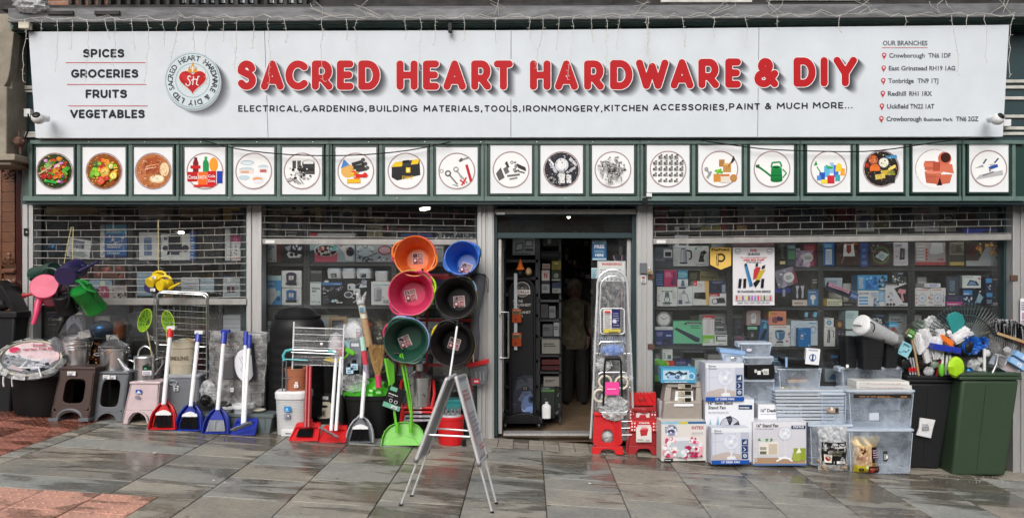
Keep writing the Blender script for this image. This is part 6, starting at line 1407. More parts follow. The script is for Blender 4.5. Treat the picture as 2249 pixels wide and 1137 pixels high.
# the person inside the shop
def person():
    s=9.3;t=thg('person','person in a beige shirt with a dark shoulder strap standing inside the shop','person',P(1262,893,s))
    K=TR(P(1262,893,s));sc=(893-618)*s/F/1.66
    def skin(pts,edges,rad,mat,name,par=t):
        me=bpy.data.meshes.new(name);me.from_pydata([tuple(V3(p)*sc)for p in pts],edges,[]);o=bpy.data.objects.new(name,me);C.objects.link(o);o.parent=par
        mo=o.modifiers.new('skin','SKIN');mo.use_smooth_shade=True
        for i,r in enumerate(rad):me.skin_vertices[0].data[i].radius=(r[0]*sc,r[1]*sc)if isinstance(r,tuple)else(r*sc,r*sc)
        me.skin_vertices[0].data[0].use_root=True
        sb=o.modifiers.new('sub','SUBSURF');sb.levels=1;sb.render_levels=2;me.materials.append(M(mat));return o
    body=skin([(0,0,.86),(0,0,1.05),(0,.01,1.25),(0,.01,1.37),(0,0,1.44),(0,-.01,1.54),
 (.17,.01,1.34),(.21,.02,1.08),(.17,-.12,.90),(-.17,.01,1.34),(-.21,.03,1.08),(-.2,-.05,.84),
 (.09,0,.82),(.10,-.01,.46),(.10,.02,.07),(.11,-.14,.03),(-.09,0,.82),(-.10,-.02,.46),(-.11,.02,.07),(-.12,-.13,.03)],
 [(0,1),(1,2),(2,3),(3,4),(4,5),(3,6),(6,7),(7,8),(3,9),(9,10),(10,11),(0,12),(12,13),(13,14),(14,15),(0,16),(16,17),(17,18),(18,19)],
 [(.14,.1),(.13,.1),(.15,.1),(.13,.08),.05,(.08,.095),.06,.045,.03,.06,.045,.03,.085,.06,.04,.035,.085,.06,.04,.035],'skin','body')
    m=MB('shirt');m.local=True
    prof=[(.19,.78),(.205,.95),(.195,1.15),(.20,1.28),(.17,1.38),(.08,1.43)]
    for i in range(1):m.lathe([(r*sc,z*sc)for r,z in prof],n=22,sy=.66)
    for sx in(-1,1):m.tb([(sx*.15*sc,0,1.36*sc),(sx*.23*sc,.01,1.16*sc),(sx*.235*sc,0,1.05*sc)],.075*sc,10)
    m.bd('shirt',t)
    m=MB('trousers');m.local=True
    for sx in(-1,1):m.tb([(sx*.09*sc,0,.88*sc),(sx*.1*sc,-.01,.46*sc),(sx*.105*sc,.02,.08*sc)],.105*sc,10,r1=.075*sc)
    m.bd('trousers',t)
    m=MB('hair');m.local=True;m.ball((0,.02*sc,1.60*sc),.105*sc,n=16,k=10,sc=(1,1,1.02));m.ball((0,.05*sc,1.52*sc),.1*sc,n=14,k=8,sc=(1,.8,1));m.bd('hair',t,sm=80)
    m=MB('skin');m.local=True;m.ball((0,-.045*sc,1.545*sc),.082*sc,n=16,k=12,sc=(.92,.85,1.2));m.ball((0,-.125*sc,1.54*sc),.018*sc,n=8,k=6,sc=(.8,1,1.4))
    for sx in(-1,1):m.ball((sx*.03*sc,-.105*sc,1.565*sc),.011*sc,m='black',n=8,k=6);m.ball((sx*.088*sc,-.02*sc,1.55*sc),.022*sc,n=8,k=6,sc=(.5,.8,1.3))
    m.ball((0,-.11*sc,1.495*sc),.02*sc,m='darkred',n=8,k=5,sc=(1.2,.4,.3));m.bd('face',t,sm=80)
    for sx,hp in((1,(.17,-.12,.90)),(-1,(-.2,-.05,.84))):
        m=MB('skin');m.local=True;h=V3(hp)*sc;m.ball(h+V3((0,-.01,-.03))*sc,.038*sc,n=10,k=6,sc=(.55,.9,1.1))
        for f in range(4):m.tb([h+V3((0,-.03+.018*f,-.05))*sc,h+V3((-.01*sx,-.035+.019*f,-.09+.004*abs(f-1)))*sc,h+V3((-.025*sx,-.035+.019*f,-.115))*sc],.0085*sc,6)
        m.tb([h+V3((0,-.035,-.01))*sc,h+V3((-.02*sx,-.055,-.05))*sc],.01*sc,6);m.bd('hand',t)
    m=MB('black');m.local=True;m.tb([(.14*sc,-.14*sc,1.36*sc),(.12*sc,-.155*sc,1.1*sc),(.19*sc,-.1*sc,.92*sc)],.018*sc,6);m.bd('shoulder_strap',t)
    for sx in(-1,1):m=MB('black');m.local=True;m.ball((sx*.115*sc,-.07*sc,.045*sc),.06*sc,n=12,k=6,sc=(.8,2.0,.75));m.bd('shoe',t)
person()
# goods on the pavement
rq=random.Random(99);UN=rq.uniform
def amat(a,b):
    a,b=V3(a),V3(b);q=(b-a).to_track_quat('Z','Y');return TR(a)@q.to_matrix().to_4x4()
def sticker(mb,x0,y0,x1,y1,s,art,k0=0):
    a=P(x0,y1,s);b=P(x1,y0,s)
    A=Art(mb,lambda u,v,k:(a[0]+(b[0]-a[0])*u/100,a[1]-.0006-.0004*k,a[2]+(b[2]-a[2])*v/100),asp=max(.05,(b[0]-a[0])/(b[2]-a[2])));A.draw(art)
def stick(t,x0,y0,x1,y1,s,art,name='price_label',mat='print'):
    m=MB(mat);sticker(m,x0,y0,x1,y1,s,art);return m.bd(name,t,sm=0)
TAGART='r 0 0 100 100 e8e8e8;n 10 55 80 30 2 445;r 12 12 50 26 778'
# ---- wheelie bin at the left edge, lid thrown open
t=thg('wheelie_bin','black wheelie bin with its lid thrown open at the left edge','wheelie bin',P(-10,905,7.0))
m=MB('bingrey');a=P(-95,908,6.93);b=P(22,908,6.93);c=P(33,690,6.91);d=P(-110,690,6.91);o_=V3((0,.2,0));m.hexa([a,b,b+o_,a+o_,d,c,c+o_,d+o_]);m.bd('bin_body',t,bv=.02)
m=MB('bingrey');rbar(m,-112,684,36,698,6.89,.24);m.bd('rim',t,bv=.01)
m=MB('black');q=[P(-20,615,6.9),P(4,628,6.9),P(20,655,6.9),P(34,685,6.9),P(32,690,6.9),P(-20,640,6.9)];m.prism(q,(0,.22,0));m.bd('lid',t,bv=.006)
m=MB('black');m.ball(P(6,668,6.93),.06,n=12,k=8,sc=(1.2,1,1),jit=.3);tag(m.bd('bin_bag',loc=P(6,680,6.8)),'black refuse sack bulging out of the open bin at the left edge','sack')
# ---- black tub with garden bag
p,s=gp(62,916);r=60*s/F
t=thg('plastic_tub','large round black plastic tub with white rope handles at the left','tub',p+V3((0,r*.8,0)))
c=V3((p[0],p[1]+r*.62,gz(p[0])));hh=(916-828)*s/F
m=MB('black');m.lathe([(r*.86,0),(r*.9,.02),(r*.92,hh*.15),(r*.93,hh*.16),(r*.98,hh*.7),(r*.99,hh*.72),(r*1.02,hh*.9),(r*1.07,hh*.93),(r*1.07,hh),(r*1.0,hh),(r*.95,hh*.8),(r*.85,.03)],c,40,sy=.62);m.bd('tub_body',t)
for x in(8,27):
    m=MB('white_gloss');m.tb([P(x,826,s-.06),P(x-1,838,s-.07),P(x+.5,848,s-.065)],.008,6);m.bd('rope_handle',t)
tb=thg('wrapped_garden_bag','round garden bag in crinkled clear wrap with a pink label, on the black tub','garden bag',P(68,825,6.8))
T_=TR(P(68,790,6.72))@Matrix.Rotation(R(38),4,'X')@Matrix.Rotation(R(90),4,'X')
# disc facing the street, tipped back
T_=TR(P(68,790,6.75))@Matrix.Rotation(R(33),4,'Z')@Matrix.Rotation(R(42),4,'X')
rr=60*6.75/F
m=MB('planter');m.T=T_;m.lathe([(rr*.55,-.03),(rr*.95,-.02),(rr,0),(rr*.95,.02),(rr*.6,.03)],n=40,sy=.9);m.bd('folded_bag',tb)
m=MB('cream_pl');m.T=T_;m.tb([(rr*.93*cos(a),rr*.84*sin(a),.03)for a in np.linspace(0,2*math.pi,40)[:-1]],.011,6,closed=True);m.bd('hoop',tb)
m=MB('print_gloss');A=Art(m,lambda u,v,k:T_@V3(((u-50)/50*rr*.88,(v-50)/50*rr*.78,.034+.0005*k)),'print_gloss',asp=1)
A.draw('e 50 50 49 49 e8c8cc;p 6a6e74 6 72 84 30 97 40 95 28 82 9 60 1 38 2 16 14 3 32 1 50 3 62;p d8d8dc 8 72 86 28 84 24 6 66;l dcdce0 3 48 48 30 14;s 10 34 26 26 10 3 6 445 99a 334;s 44 8 40 34 14 3 7 2a2c30 889 ccd;p b8a8ac 14 18 36 6 40 10 20 30;o 22 74 9 c84060;n 46 14 30 14 3 dde')
A.text('Small',52,80,22,8,hx('a23048'),bold=.03);A.text('Garden Tidy Bag',36,66,54,9,hx('a23048'),bold=.03);A.text('Large',52,34,18,6,hx('eee'),bold=.02)
m.bd('label',tb,sm=0)
m=MB('wrap');m.T=T_
for k_ in range(2):
    vs=[];n1,n2=30,10
    for i in range(n2+1):
        for j in range(n1):
            a=6.2832*j/n1;q=rr*1.07*i/n2*(1+(UN(-.05,.05)if i>7 else 0));vs.append((q*cos(a),q*.92*sin(a),(.05 if k_==0 else.065)*(1-(i/n2)**4)+UN(-.006,.006)))
    if k_==0:m.add(vs,[(i*n1+j,i*n1+(j+1)%n1,(i+1)*n1+(j+1)%n1,(i+1)*n1+j)for i in range(n2)for j in range(n1)])
m.bd('clear_wrap',tb)
m=MB('wrap_dense');m.T=T_
for j in range(26):
    a=6.2832*j/26+UN(-.1,.1);a2=a+UN(.15,.35);m.add([(rr*.9*cos(a),rr*.82*sin(a),.05),(rr*1.08*cos(a),rr*1.0*sin(a),.0+UN(0,.05)),(rr*1.1*cos(a2),rr*1.02*sin(a2),.02),(rr*.93*cos(a2),rr*.85*sin(a2),.06)],[(0,1,2,3)])
m.bd('wrap_crinkles',tb,sm=0)['kind']='stuff'
m=MB('white_gloss');pts=[P(10,824,6.58),P(12,806,6.6),P(60,807,6.6),P(85,807,6.6),P(90,826,6.58)];m.tb(pts,.006,6);m.bd('carry_handle',tb)
# ---- plastic stools
def stool(x0t,x1t,x0b,x1b,yt,yb,mat,label,hole,arch,inner=None,dep=.3,foot=None):
    p,s=gp((x0b+x1b)/2,yb);t=thg('plastic_stool',label,'stool',p)
    u=s/F;Hh=(yb-yt)*u;wt,wb=(x1t-x0t)*u/2,(x1b-x0b)*u/2;cx=(x0b+x1b)/2;off=((x0t+x1t)/2-cx)*u
    def face(u_,v_): # u_ -1..1, v_ 0..1
        w=wb+(wt-wb)*v_;return(p[0]+off*v_+u_*w,p[1]+.045*v_,p[2]+v_*Hh)
    def side(m):
        n=24
        if hole:
            hw0,hv0,hv1=hole;inner_,outer=[],[]
            for i in range(n):
                a=2*math.pi*(i+.5)/n;ca,sa=cos(a),sin(a);ex=.45
                ux,vv=csign(abs(ca)**ex,ca),csign(abs(sa)**ex,sa)
                cv=(hv0+hv1)/2;inner_.append(face(hw0*ux*.96,cv+(hv1-hv0)/2*vv))
                mx=max(abs(ca),abs(sa));outer.append(face(ca/mx,(arch+1)/2+(1-arch)/2*sa/mx))
            m.ring_plate(outer,inner_,(0,.02,0))
        else:
            m.prism([face(-1,arch),face(1,arch),face(1,1),face(-1,1)],(0,.02,0))
    m=MB(mat);side(m)
    # legs with an arch between them
    lw=.42
    for sg in(-1,1):
        pts=[face(sg,0),face(sg*(1-lw),0)]+[face(sg*(1-lw)*cos(R(a)),arch*.86*sin(R(a)))for a in range(10,91,16)]+[face(0,arch),face(sg,arch)]
        m.prism(pts,(0,.02,0))
    m.bd('front_side',t,sm=40,bv=.004)
    m=MB(mat)
    for sg in(-1,1):
        f0,f1=face(sg,0),face(sg,1)
        m.hexa([f0,(f0[0]-sg*.02,f0[1],f0[2]),(f0[0]-sg*.02,f0[1]+dep,f0[2]),(f0[0],f0[1]+dep,f0[2]),f1,(f1[0]-sg*.02,f1[1],f1[2]),(f1[0]-sg*.02,f1[1]+dep-.09,f1[2]),(f1[0],f1[1]+dep-.09,f1[2])])
        m.bd('flank',t,bv=.003);m=MB(mat)
    f0,f1=face(-1,1),face(1,1)
    m.box(f0[0]-.008,f1[0]+.008,f0[1]-.012,f0[1]+dep-.08,f0[2]-.012,f0[2]+.014);m.bd('seat',t,bv=.009,seg=3)
    if foot:
        m=MB(foot)
        for sg in(-1,1):
            a,b=face(sg*1.04,0),face(sg*.52,0);m.box(min(a[0],b[0]),max(a[0],b[0]),a[1]-.012,a[1]+.05,a[2],a[2]+.03)
        m.bd('foot',t,bv=.005)
    return t,p,s
t,p,s=stool(126,203,108,196,810,925,'weave_brown','tall brown rattan effect stool with a dark window, left of the grey stool',(.58,.34,.8),.2)
stick(t,148,815,166,824,s+.02,TAGART)
m=MB('grey');
for sg in(-1,1):
    xx=p[0]+sg*.15;m.box(xx-.05,xx+.05,p[1]-.02,p[1]+.12,p[2],p[2]+.035)
m.tb([(p[0]+.12*cos(R(a)),p[1]+.012,p[2]+.03+.085*sin(R(a)))for a in range(0,181,15)],.016,6);tag(m.bd('nested_stool',loc=p,bv=.004),'grey stool nested inside the brown rattan stool, only its feet showing','stool')
t,p,s=stool(207,277,197,269,820,926,'grey','plain grey plastic stool with a tall square window',(.6,.30,.86),.2)
stick(t,226,823,241,832,s+.02,TAGART);stick(t,243,824,254,832,s+.02,TAGART)
t,p,s=stool(281,346,266,344,842,931,'palepink','solid pale pink step stool with a small arch at its foot',None,.33)
stick(t,298,855,311,864,s+.02,'r 0 0 100 100 2a50a0;p fff 20 30 50 80 80 30;r 10 10 80 16 cde');stick(t,296,866,310,876,s+.02,'n 5 10 90 80 3 556;r 60 0 30 50 778')
m=MB('palepink');m.tb([(p[0]-.01+.10*cos(R(a)),p[1]-.004,p[2]+.012+.115*sin(R(a)))for a in range(0,181,12)],.011,6);m.bd('arch_moulding',t)
# ---- galvanised ware on the stools
def bucket(cx,yb,yt,rb_,rt,s,label,ribs=(.86,.93),name='metal_bucket',lid=False,cat='bucket',knob=False,sy=.8):
    c=P(cx,yb,s);u=s/F;h=(yb-yt)*u;t=thg(name,label,cat,c)
    pr=[(rb_*u,0),(rb_*u*1.01,.01)]
    for k in ribs:r_=(rb_+(rt-rb_)*k)*u;pr+=[(r_,h*k-.006),(r_+.005,h*k),(r_,h*k+.006)]
    pr+=[(rt*u,h-.006),(rt*u+.007,h),(rt*u-.004,h),(rb_*u*.9,.02)]
    m=MB('galv');m.lathe(pr,c,36,sy=sy);m.bd('body',t)
    for sx in(-1,1):
        m=MB('galv');q=c+V3((sx*rt*u*1.0,0,h*.8));m.tb([q,q+V3((sx*.018,0,.02)),q+V3((sx*.018,0,.05)),q+V3((0,0,.06))],.005,6);m.bd('ear',t)
    return t,c,u,h
t,c,u,h=bucket(168,809,748,25,31,6.98,'nested galvanised metal buckets on the brown stool',(.72,.8,.93))
for k in range(3):m=MB('galv');m.lathe([(31*u,0),(31.5*u+.005,.004),(31*u,.01),(30*u,.01),(29*u,-.02)],c+V3((UN(-.004,.004),0,h+.012+.016*k)),36,sy=.8,caps=False);m.bd('nested_rim',t)
cc=P(187,735,6.9);m=MB('print_gloss');m.T=TR(cc)@Matrix.Rotation(R(25),4,'Z')@Matrix.Rotation(R(-12),4,'Y')
m.box(-.05,.05,-.04,.05,-.03,.045,col=hx('ccc'));A=Art(m,lambda u_,v,k:m_T@V3(((u_-50)*.001,-.0405-.0004*k,(v-40)*.00075)),'print_gloss');m_T=Matrix.Identity(4);A.draw('s 5 5 90 90 12 6 14 334 888 eee')
tag(m.bd('small_carton',loc=cc,sm=0),'small white and silver carton perched on the galvanised buckets','box')
t,c,u,h=bucket(250,822,762,25,30,6.98,'galvanised metal bin with a conical lid on the grey stool',(.9,),'metal_bin',cat='bin')
m=MB('galv');m.lathe([(30*u,0),(32*u,.004),(32*u,.014),(27*u,.03),(12*u,.07),(10*u,.075),(.002,.08)],c+V3((0,0,h+.004)),36,sy=.8);m.bd('lid',t)
m=MB('galv');q=c+V3((0,0,h+.075));m.tb([q+V3((.05*cos(R(a)),0,.05*sin(R(a))))for a in range(0,181,20)],.006,6);m.bd('handle',t)
notice(233,735,259,756,7.18,'ddd','white card standing behind the conical lid','n 10 70 60 10 1 ccc')
t=thg('metal_watering_can','galvanised metal watering can with a long spout on the pink stool','watering can',P(318,843,6.95));s=6.95;u=s/F
m=MB('galv');c=P(317,843,s);r=22*u;h=62*u;m.lathe([(r,0),(r*1.02,.006),(r,.012),(r,h*.93),(r*1.03,h*.95),(r*.98,h),(r*.9,h+.004)],c,32,sy=.8);m.bd('body',t)
m=MB('galv');m.tb([P(297,832,s),P(275,808,s-.02),P(252,776,s-.03)],8*u,12,r1=4.5*u);m.bd('spout',t)
m=MB('wood');m.T=amat(P(251,777,s-.03),P(240,768,s-.05));m.lathe([(.018,0),(.03,.02),(.042,.045),(.038,.055),(.01,.06)],n=16);m.bd('rose',t)
m=MB('galv');m.tb([P(303+16-16*cos(R(a)),783-23*sin(R(a)),s)for a in range(0,181,15)],.009,8);m.tb([P(340,790,s),P(356,784,s),P(356,800,s),P(340,822,s)],.008,8);m.tb([P(297,795,s),P(285,790,s),P(282,790,s)],.006,6);m.bd('handle',t)
stick(t,313,803,333,823,6.86,'r 0 50 100 50 1a2a20;r 0 0 100 50 dde;n 10 10 80 30 2 222;r 20 64 30 16 6a8;')
# green log bag and dark sack between buckets
carton(190,745,226,818,7.05,'1c1a18','kindling sack in black print leaning between the two galvanised bins','sack','s 0 66 100 34 20 6 14 8a6038 b08a58 4a3018;s 20 30 40 34 12 5 10 c05a20 e0a050 5a2010;b 30 12 70 14 ddd GARDEN;b 44 50 40 10 eee C',.08,name='log_sack',roll=-4,mat='print_gloss')
m=MB('lime');rbar(m,190,814,228,826,7.0,.1);tag(m.bd('green_tray',loc=P(210,826,7.0),bv=.01),'lime green tray edge behind the grey stool','tray')
m=MB('mop_grey');
for i in range(14):m.tb([P(112+i*2.2,745-5*sin(i*.4),6.98),P(100+i*4,760+i*.6,6.9),P(104+i*3.4,772,6.88)],.007,5)
tag(m.bd('folded_cloths',loc=P(125,772,6.9)),'grey patterned sleeve of folded cloths behind the garden bag','cloth')
# ---- hanging watering cans
def hang_can(name_label,mat,base,top,sb,st_,r,rose=None,spout=None,spr=(7,4),handles=(),s_sp=None,mouth=True,tagp=None):
    a,b=P(*base,sb),P(*top,st_);u=sb/F;t=thg('watering_can',name_label,'watering can',a)
    L=(b-a).length;m=MB(mat);m.T=amat(a,b)
    m.lathe([(r*u*.94,0),(r*u,.008),(r*u,.02),(r*u*.985,.024),(r*u*.97,L*.5),(r*u*.985,L*.5+.006),(r*u*.96,L*.92),(r*u*.99,L*.94),(r*u*.9,L),(r*u*.8,L-.01)],n=36);m.bd('body',t)
    if spout:
        m=MB(mat);m.tb([P(x,y,z)for x,y,z in spout],spr[0]*u,12,r1=spr[1]*u);m.bd('spout',t)
    for hnd in handles:
        m=MB(mat);m.tb([P(x,y,z)for x,y,z in hnd],.012,8);m.bd('handle',t)
    if rose:
        (x,y,z),(x2,y2,z2),mm=rose;m=MB(mm);m.T=amat(P(x,y,z),P(x2,y2,z2));q=(P(x2,y2,z2)-P(x,y,z)).length;m.lathe([(.012,0),(.02,q*.7),(.028,q),(.001,q)],n=14);m.bd('rose',t)
    if tagp:stick(t,*tagp,TAGART)
    return t
def arcp(cx,cyy,rx,ry,a0,a1,s0,s1,n=9):return[(cx+rx*cos(R(a0+(a1-a0)*i/n)),cyy-ry*sin(R(a0+(a1-a0)*i/n)),s0+(s1-s0)*i/n)for i in range(n+1)]
hang_can('bright pink watering can hanging with its base towards the street','pink',(97,628),(117,648),6.45,6.72,28,spout=[(92,650,6.55),(84,668,6.5),(80,690,6.48),(73,712,6.46)],spr=(9,4.5),rose=((72,645,6.5),(51,649,6.48),'darkred'))
hang_can('dark purple watering can hanging with its spout pointing up right','navy',(143,607),(172,588),6.42,6.7,22,spout=[(166,600,6.5),(185,590,6.5),(216,574,6.48)],spr=(5,2.6),handles=[arcp(160,590,24,14,20,170,6.6,6.7)])
hang_can('bright green watering can hanging upright but tipped, right of the pink one','green',(213,680),(176,633),6.62,6.45,23,spout=[(212,672,6.6),(214,660,6.52),(208,641,6.46)],spr=(6,3.5),handles=[[(160,614,6.5),(176,620,6.42),(190,636,6.4),(206,640,6.42)],arcp(176,626,20,10,10,170,6.4,6.5)],rose=None)
hang_can('dark bottle green watering can hanging highest in the bunch','binred',(76,604),(120,592),6.72,6.6,17,handles=[arcp(110,598,16,9,0,180,6.5,6.5)],spout=[(80,610,6.66),(68,612,6.62),(64,610,6.6)],spr=(5,3))
hang_can('black watering can hanging below the bunch with its spout pointing down','black',(150,688),(138,648),6.55,6.48,20,spout=[(150,690,6.58),(142,700,6.56),(134,715,6.55),(127,731,6.54)],spr=(6,3),handles=[arcp(139,652,14,28,-60,180,6.44,6.46)])
hang_can('second black watering can half hidden in the middle of the bunch','black',(162,672),(150,640),6.66,6.6,17)
hang_can('upper small yellow watering can hanging in front of the left grille','yellow',(328,622),(352,606),6.72,6.85,11.5,spout=[(346,610,6.78),(360,616,6.75),(370,622,6.74)],spr=(3.4,2),handles=[arcp(350,604,14,8,-20,190,6.78,6.8)],tagp=(334,606,342,612,6.68))
hang_can('lower small yellow watering can with its spout pointing right','yellow',(350,628),(374,622),6.70,6.82,11.5,spout=[(372,634,6.76),(384,627,6.74),(396,621,6.72)],spr=(3.6,1.8),handles=[arcp(362,614,14,8,0,180,6.75,6.75)])
hang_can('small navy watering can hanging under the two yellow ones','navy',(325,630),(343,634),6.75,6.85,11.5,tagp=(330,633,341,640,6.7))
cable([(157,498),(148,540),(140,584)],7.0,.004,'pale cord tying the bunch of watering cans to the grille','cane','tie_rope','cord')
cable([(161,498),(160,540),(159,580)],7.0,.004,'second pale cord beside the first above the watering cans','cane','tie_rope','cord')
cable([(348,482),(348,540),(348,600)],7.0,.004,'orange cord holding the small yellow watering cans','cane','tie_rope','cord')
# ---- wire frame (folding clothes rack) behind the kindling bucket
t=thg('wire_rack','tall grey wire frame rack leaning on the left window','wire rack',P(395,880,6.95))
s1,s2=7.085,7.06
def rrect(x0,y0,x1,y1,r,s,skew=0):
    out=[]
    for cx,cyy,a0 in((x1-r,y0+r,90),(x0+r,y0+r,180),(x0+r,y1-r,270),(x1-r,y1-r,360)):
        for k in range(4):a=R(a0-(0 if 0 else 0)+(k*30)-0);out.append((cx,cyy,a))
    pts=[]
    for cx,cyy,a0,a1 in((x1-r,y0+r,0,90),(x0+r,y0+r,90,180),(x0+r,y1-r,180,270),(x1-r,y1-r,270,360)):
        for k in range(5):a=R(a0+(a1-a0)*k/4);x,y=cx+r*cos(a),cyy-r*sin(a);pts.append(P(x,y+skew*(x-x0)/(x1-x0),s))
    return pts
m=MB('chrome');m.tb(rrect(339,638,458,756,10,s1,6),.007,8,closed=True);m.bd('outer_loop',t)
m=MB('chrome');m.tb(rrect(344,642,454,875,10,s2,6),.0085,8,closed=True);m.bd('leg_loop',t)
for i in range(7):
    y=666+i*13.5;m=MB('chrome');m.tb([P(342,y,s1),P(456,y+6,s1)],.0022,5);m.bd('cross_wire',t)
for i in range(8):
    x=356+i*13;m=MB('chrome');m.tb([P(x,662,s1),P(x,756,s1)],.0018,5);m.bd('upright_wire',t)
for i in range(8):
    y=770+i*13;m=MB('chrome');m.tb([P(343,y,s2),P(455,y+5,s2)],.002,5);m.bd('cross_wire',t)
for i in range(9):
    x=350+i*12;m=MB('darkmetal');m.tb([P(x,765,s2),P(x,872,s2)],.0026,5);m.bd('upright_wire',t)
# ---- green nets
for(cx,cyy,rx,ry,tilt,l)in((318,703,14,26,18,'lime green childs fishing net on a cane, left one'),(369,706,13,24,-12,'brighter green childs fishing net behind the wire rack')):
    t=thg('fishing_net',l,'net',P(cx,770,6.98))
    T_=TR(P(cx,cyy,6.9))@Matrix.Rotation(R(tilt),4,'Y');u=6.9/F
    m=MB('neon');m.T=T_;m.tb([(rx*u*cos(a),0,ry*u*sin(a))for a in np.linspace(0,6.283,25)[:-1]],.004,6,closed=True)
    for k in range(9):a=k*.7;m.tb([(rx*u*cos(a),0,ry*u*sin(a)),(rx*u*.3*cos(a+.6),.06,ry*u*.3*sin(a+.6)-.02)],.0016,4)
    m.bd('hoop',t)
    m=MB('neon_net');m.T=T_;vs=[]
    for i in range(6):
        q=1-i/6.5
        for j in range(16):a=j*6.283/16;vs.append((rx*u*cos(a)*q+UN(-.004,.004),.018*i,ry*u*sin(a)*q-.006*i+UN(-.004,.004)))
    m.add(vs,[(i*16+j,i*16+(j+1)%16,(i+1)*16+(j+1)%16,(i+1)*16+j)for i in range(5)for j in range(16)]);m.bd('net_bag',t)
    m=MB('cane');m.tb([P(cx+tilt*.3,cyy+ry-2,6.9),P(cx+tilt*.5+8,790,6.95)],.006,6);m.bd('cane',t)
# ---- kindling bucket on the grey laundry basket
p,s=gp(402,925)
t=thg('laundry_basket','light grey rattan effect laundry basket behind the first dustpans','basket',p);
m=MB('weave_grey');u=s/F;c=V3((p[0],p[1]+.14,p[2]));m.sql([(33*u,.12,0),(34*u,.13,.01),(37*u,.15,96*u)],c,e=7);m.bd('basket_body',t)
m=MB('ltgrey');m.sql([(37.5*u,.155,96*u),(38*u,.16,97*u),(38*u,.16,101*u),(36*u,.15,103*u)],c,e=7);m.bd('lid',t)
m=MB('grey')
m=MB('ltgrey');m.tb([P(370+9*cos(a)+10,840+5*sin(a),s-.018)for a in np.linspace(0,6.283,17)[:-1]],.006,6,closed=True);m.bd('handle_rim',t)
stick(t,381,846,392,858,s-.02,'r 0 50 100 50 eee;r 20 60 60 30 333;r 0 0 100 46 c8ccd0;o 50 24 20 555','tag')
t=thg('kindling_bucket','cream enamel bucket lettered KINDLING on the grey laundry basket','bucket',P(402,822,s+.1));s_=s+.12;u=s_/F;c=P(402,822,s_)
m=MB('cream');m.lathe([(25.5*u,0),(26.5*u,.01),(27*u,22*u),(27.8*u,23*u),(27.4*u,25*u),(28*u,58*u),(29.6*u,60*u),(29*u,62*u),(30*u,72*u),(31.4*u,73.5*u),(30*u,74*u),(27*u,60*u)],c,40,sy=.8);m.bd('body',t)
m=MB('print');rad=28.6*u;tx='KINDLING'
vs,fs,x0,x1,y0,y1=glyphs(tx,.01,3);
def cyl(x,y):a=((x-x0)/(x1-x0)-.5)*1.55;return(c[0]+rad*sin(a),c[1]-rad*.8*cos(a)-.002,c[2]+34*u+(y-y0)*u*12)
m.add([cyl(*v)for v in vs],fs,'print',hx('554a3a'));m.bd('lettering',t,sm=0)
m=MB('chrome');m.tb([P(374,752,s_-.02),P(376,748,s_-.02),P(400,744,s_-.03),P(428,745,s_-.02),P(432,752,s_-.02)],.004,6);m.bd('handle',t)
m=MB('wood');m.T=amat(P(409,743,s_-.03),P(430,748,s_-.03));m.lathe([(.008,0),(.013,.02),(.013,.075),(.008,.095)],n=12);m.bd('grip',t)
# ---- lobby dustpan and brush sets
BELL=[(0,0),(.015,.2),(.05,.42),(.13,.62),(.25,.78),(.38,.88),(.44,.97),(.56,.97),(.62,.88),(.75,.78),(.87,.62),(.95,.42),(.985,.2),(1,0)]
def lobby(x0,x1,yt,yb,mat,hb,ht,tube_mat,grip_mat,label,band='white',br='black',shape=BELL,rim=None,gripL=36,grey_br=False):
    p,s=gp((x0+x1)/2,yb);t=thg('dustpan_set',label,'dustpan',p,'long handled dustpan and brush sets');u=s/F;w,h=(x1-x0)*u,(yb-yt)*u
    f=lambda a,b,d=0:(p[0]+(a-.5)*w,p[1]+.05*b+d+.03,p[2]+.005+b*h)
    m=MB(mat);m.prism([f(a,b)for a,b in shape],(0,.012,0));m.bd('pan',t)
    m=MB(rim or mat);m.tb([f(a,b,-.022)for a,b in shape],.009,8);m.tb([f(a,b,-.045)for a,b in shape[:4]],.006,6);m.tb([f(a,b,-.045)for a,b in shape[-4:]],.006,6)
    pts=[f(a,b)for a,b in shape];p2=[f(a,b,-.045*(1-b*.75))for a,b in shape];n=len(pts)
    m.add(pts+p2,[(i,i+1,n+i+1,n+i)for i in range(n-1)]);m.bd('rim',t)
    m=MB(mat);m.prism([f(.22,.48,-.03),f(.78,.48,-.03),f(.64,.74,-.03),f(.54,.9,-.03),f(.46,.9,-.03),f(.36,.74,-.03)],(0,.02,0));m.bd('brush_head',t,bv=.004)
    if band:
        m=MB(band);m.prism([f(.2,.47,-.036),f(.8,.47,-.036),f(.78,.55,-.036),f(.64,.62,-.036),f(.5,.655,-.036),f(.36,.62,-.036),f(.22,.55,-.036)],(0,.012,0));m.bd('brush_band',t,bv=.002)
    m=MB('ltgrey' if grey_br else 'black')
    for i in range(30):
        a=(i+.5)/30;q=UN(-.01,.01);m.tb([f(.23+.54*a,.48,-.03+UN(-.008,.012)),f(.15+.70*a+q,.06+UN(0,.03),-.035+UN(-.01,.012))],.0042,4)
    o=m.bd('bristles',t);o['kind']='stuff'
    m=MB(mat);m.prism([f(.05,.0,-.045),f(.95,.0,-.045),f(.95,.035,-.03),f(.05,.035,-.03)],(0,.05,0));m.bd('lip',t,bv=.002)
    a,b=P(*hb,s-.02),P(*ht,s+.30);m=MB(tube_mat);m.tb([a,b],4.6*u,12);m.bd('handle',t)
    d=(b-a).normalized();m=MB(grip_mat);m.tb([b-d*gripL*u*.6,b+d*.01],6.4*u,10);m.box(b[0]-.03,b[0]+.055,b[1]-.025,b[1]+.02,b[2]-.005,b[2]+.03,'white' if grip_mat in('red','blue')and gripL==36 else grip_mat)
    m.bd('grip',t,bv=.003)
    return t
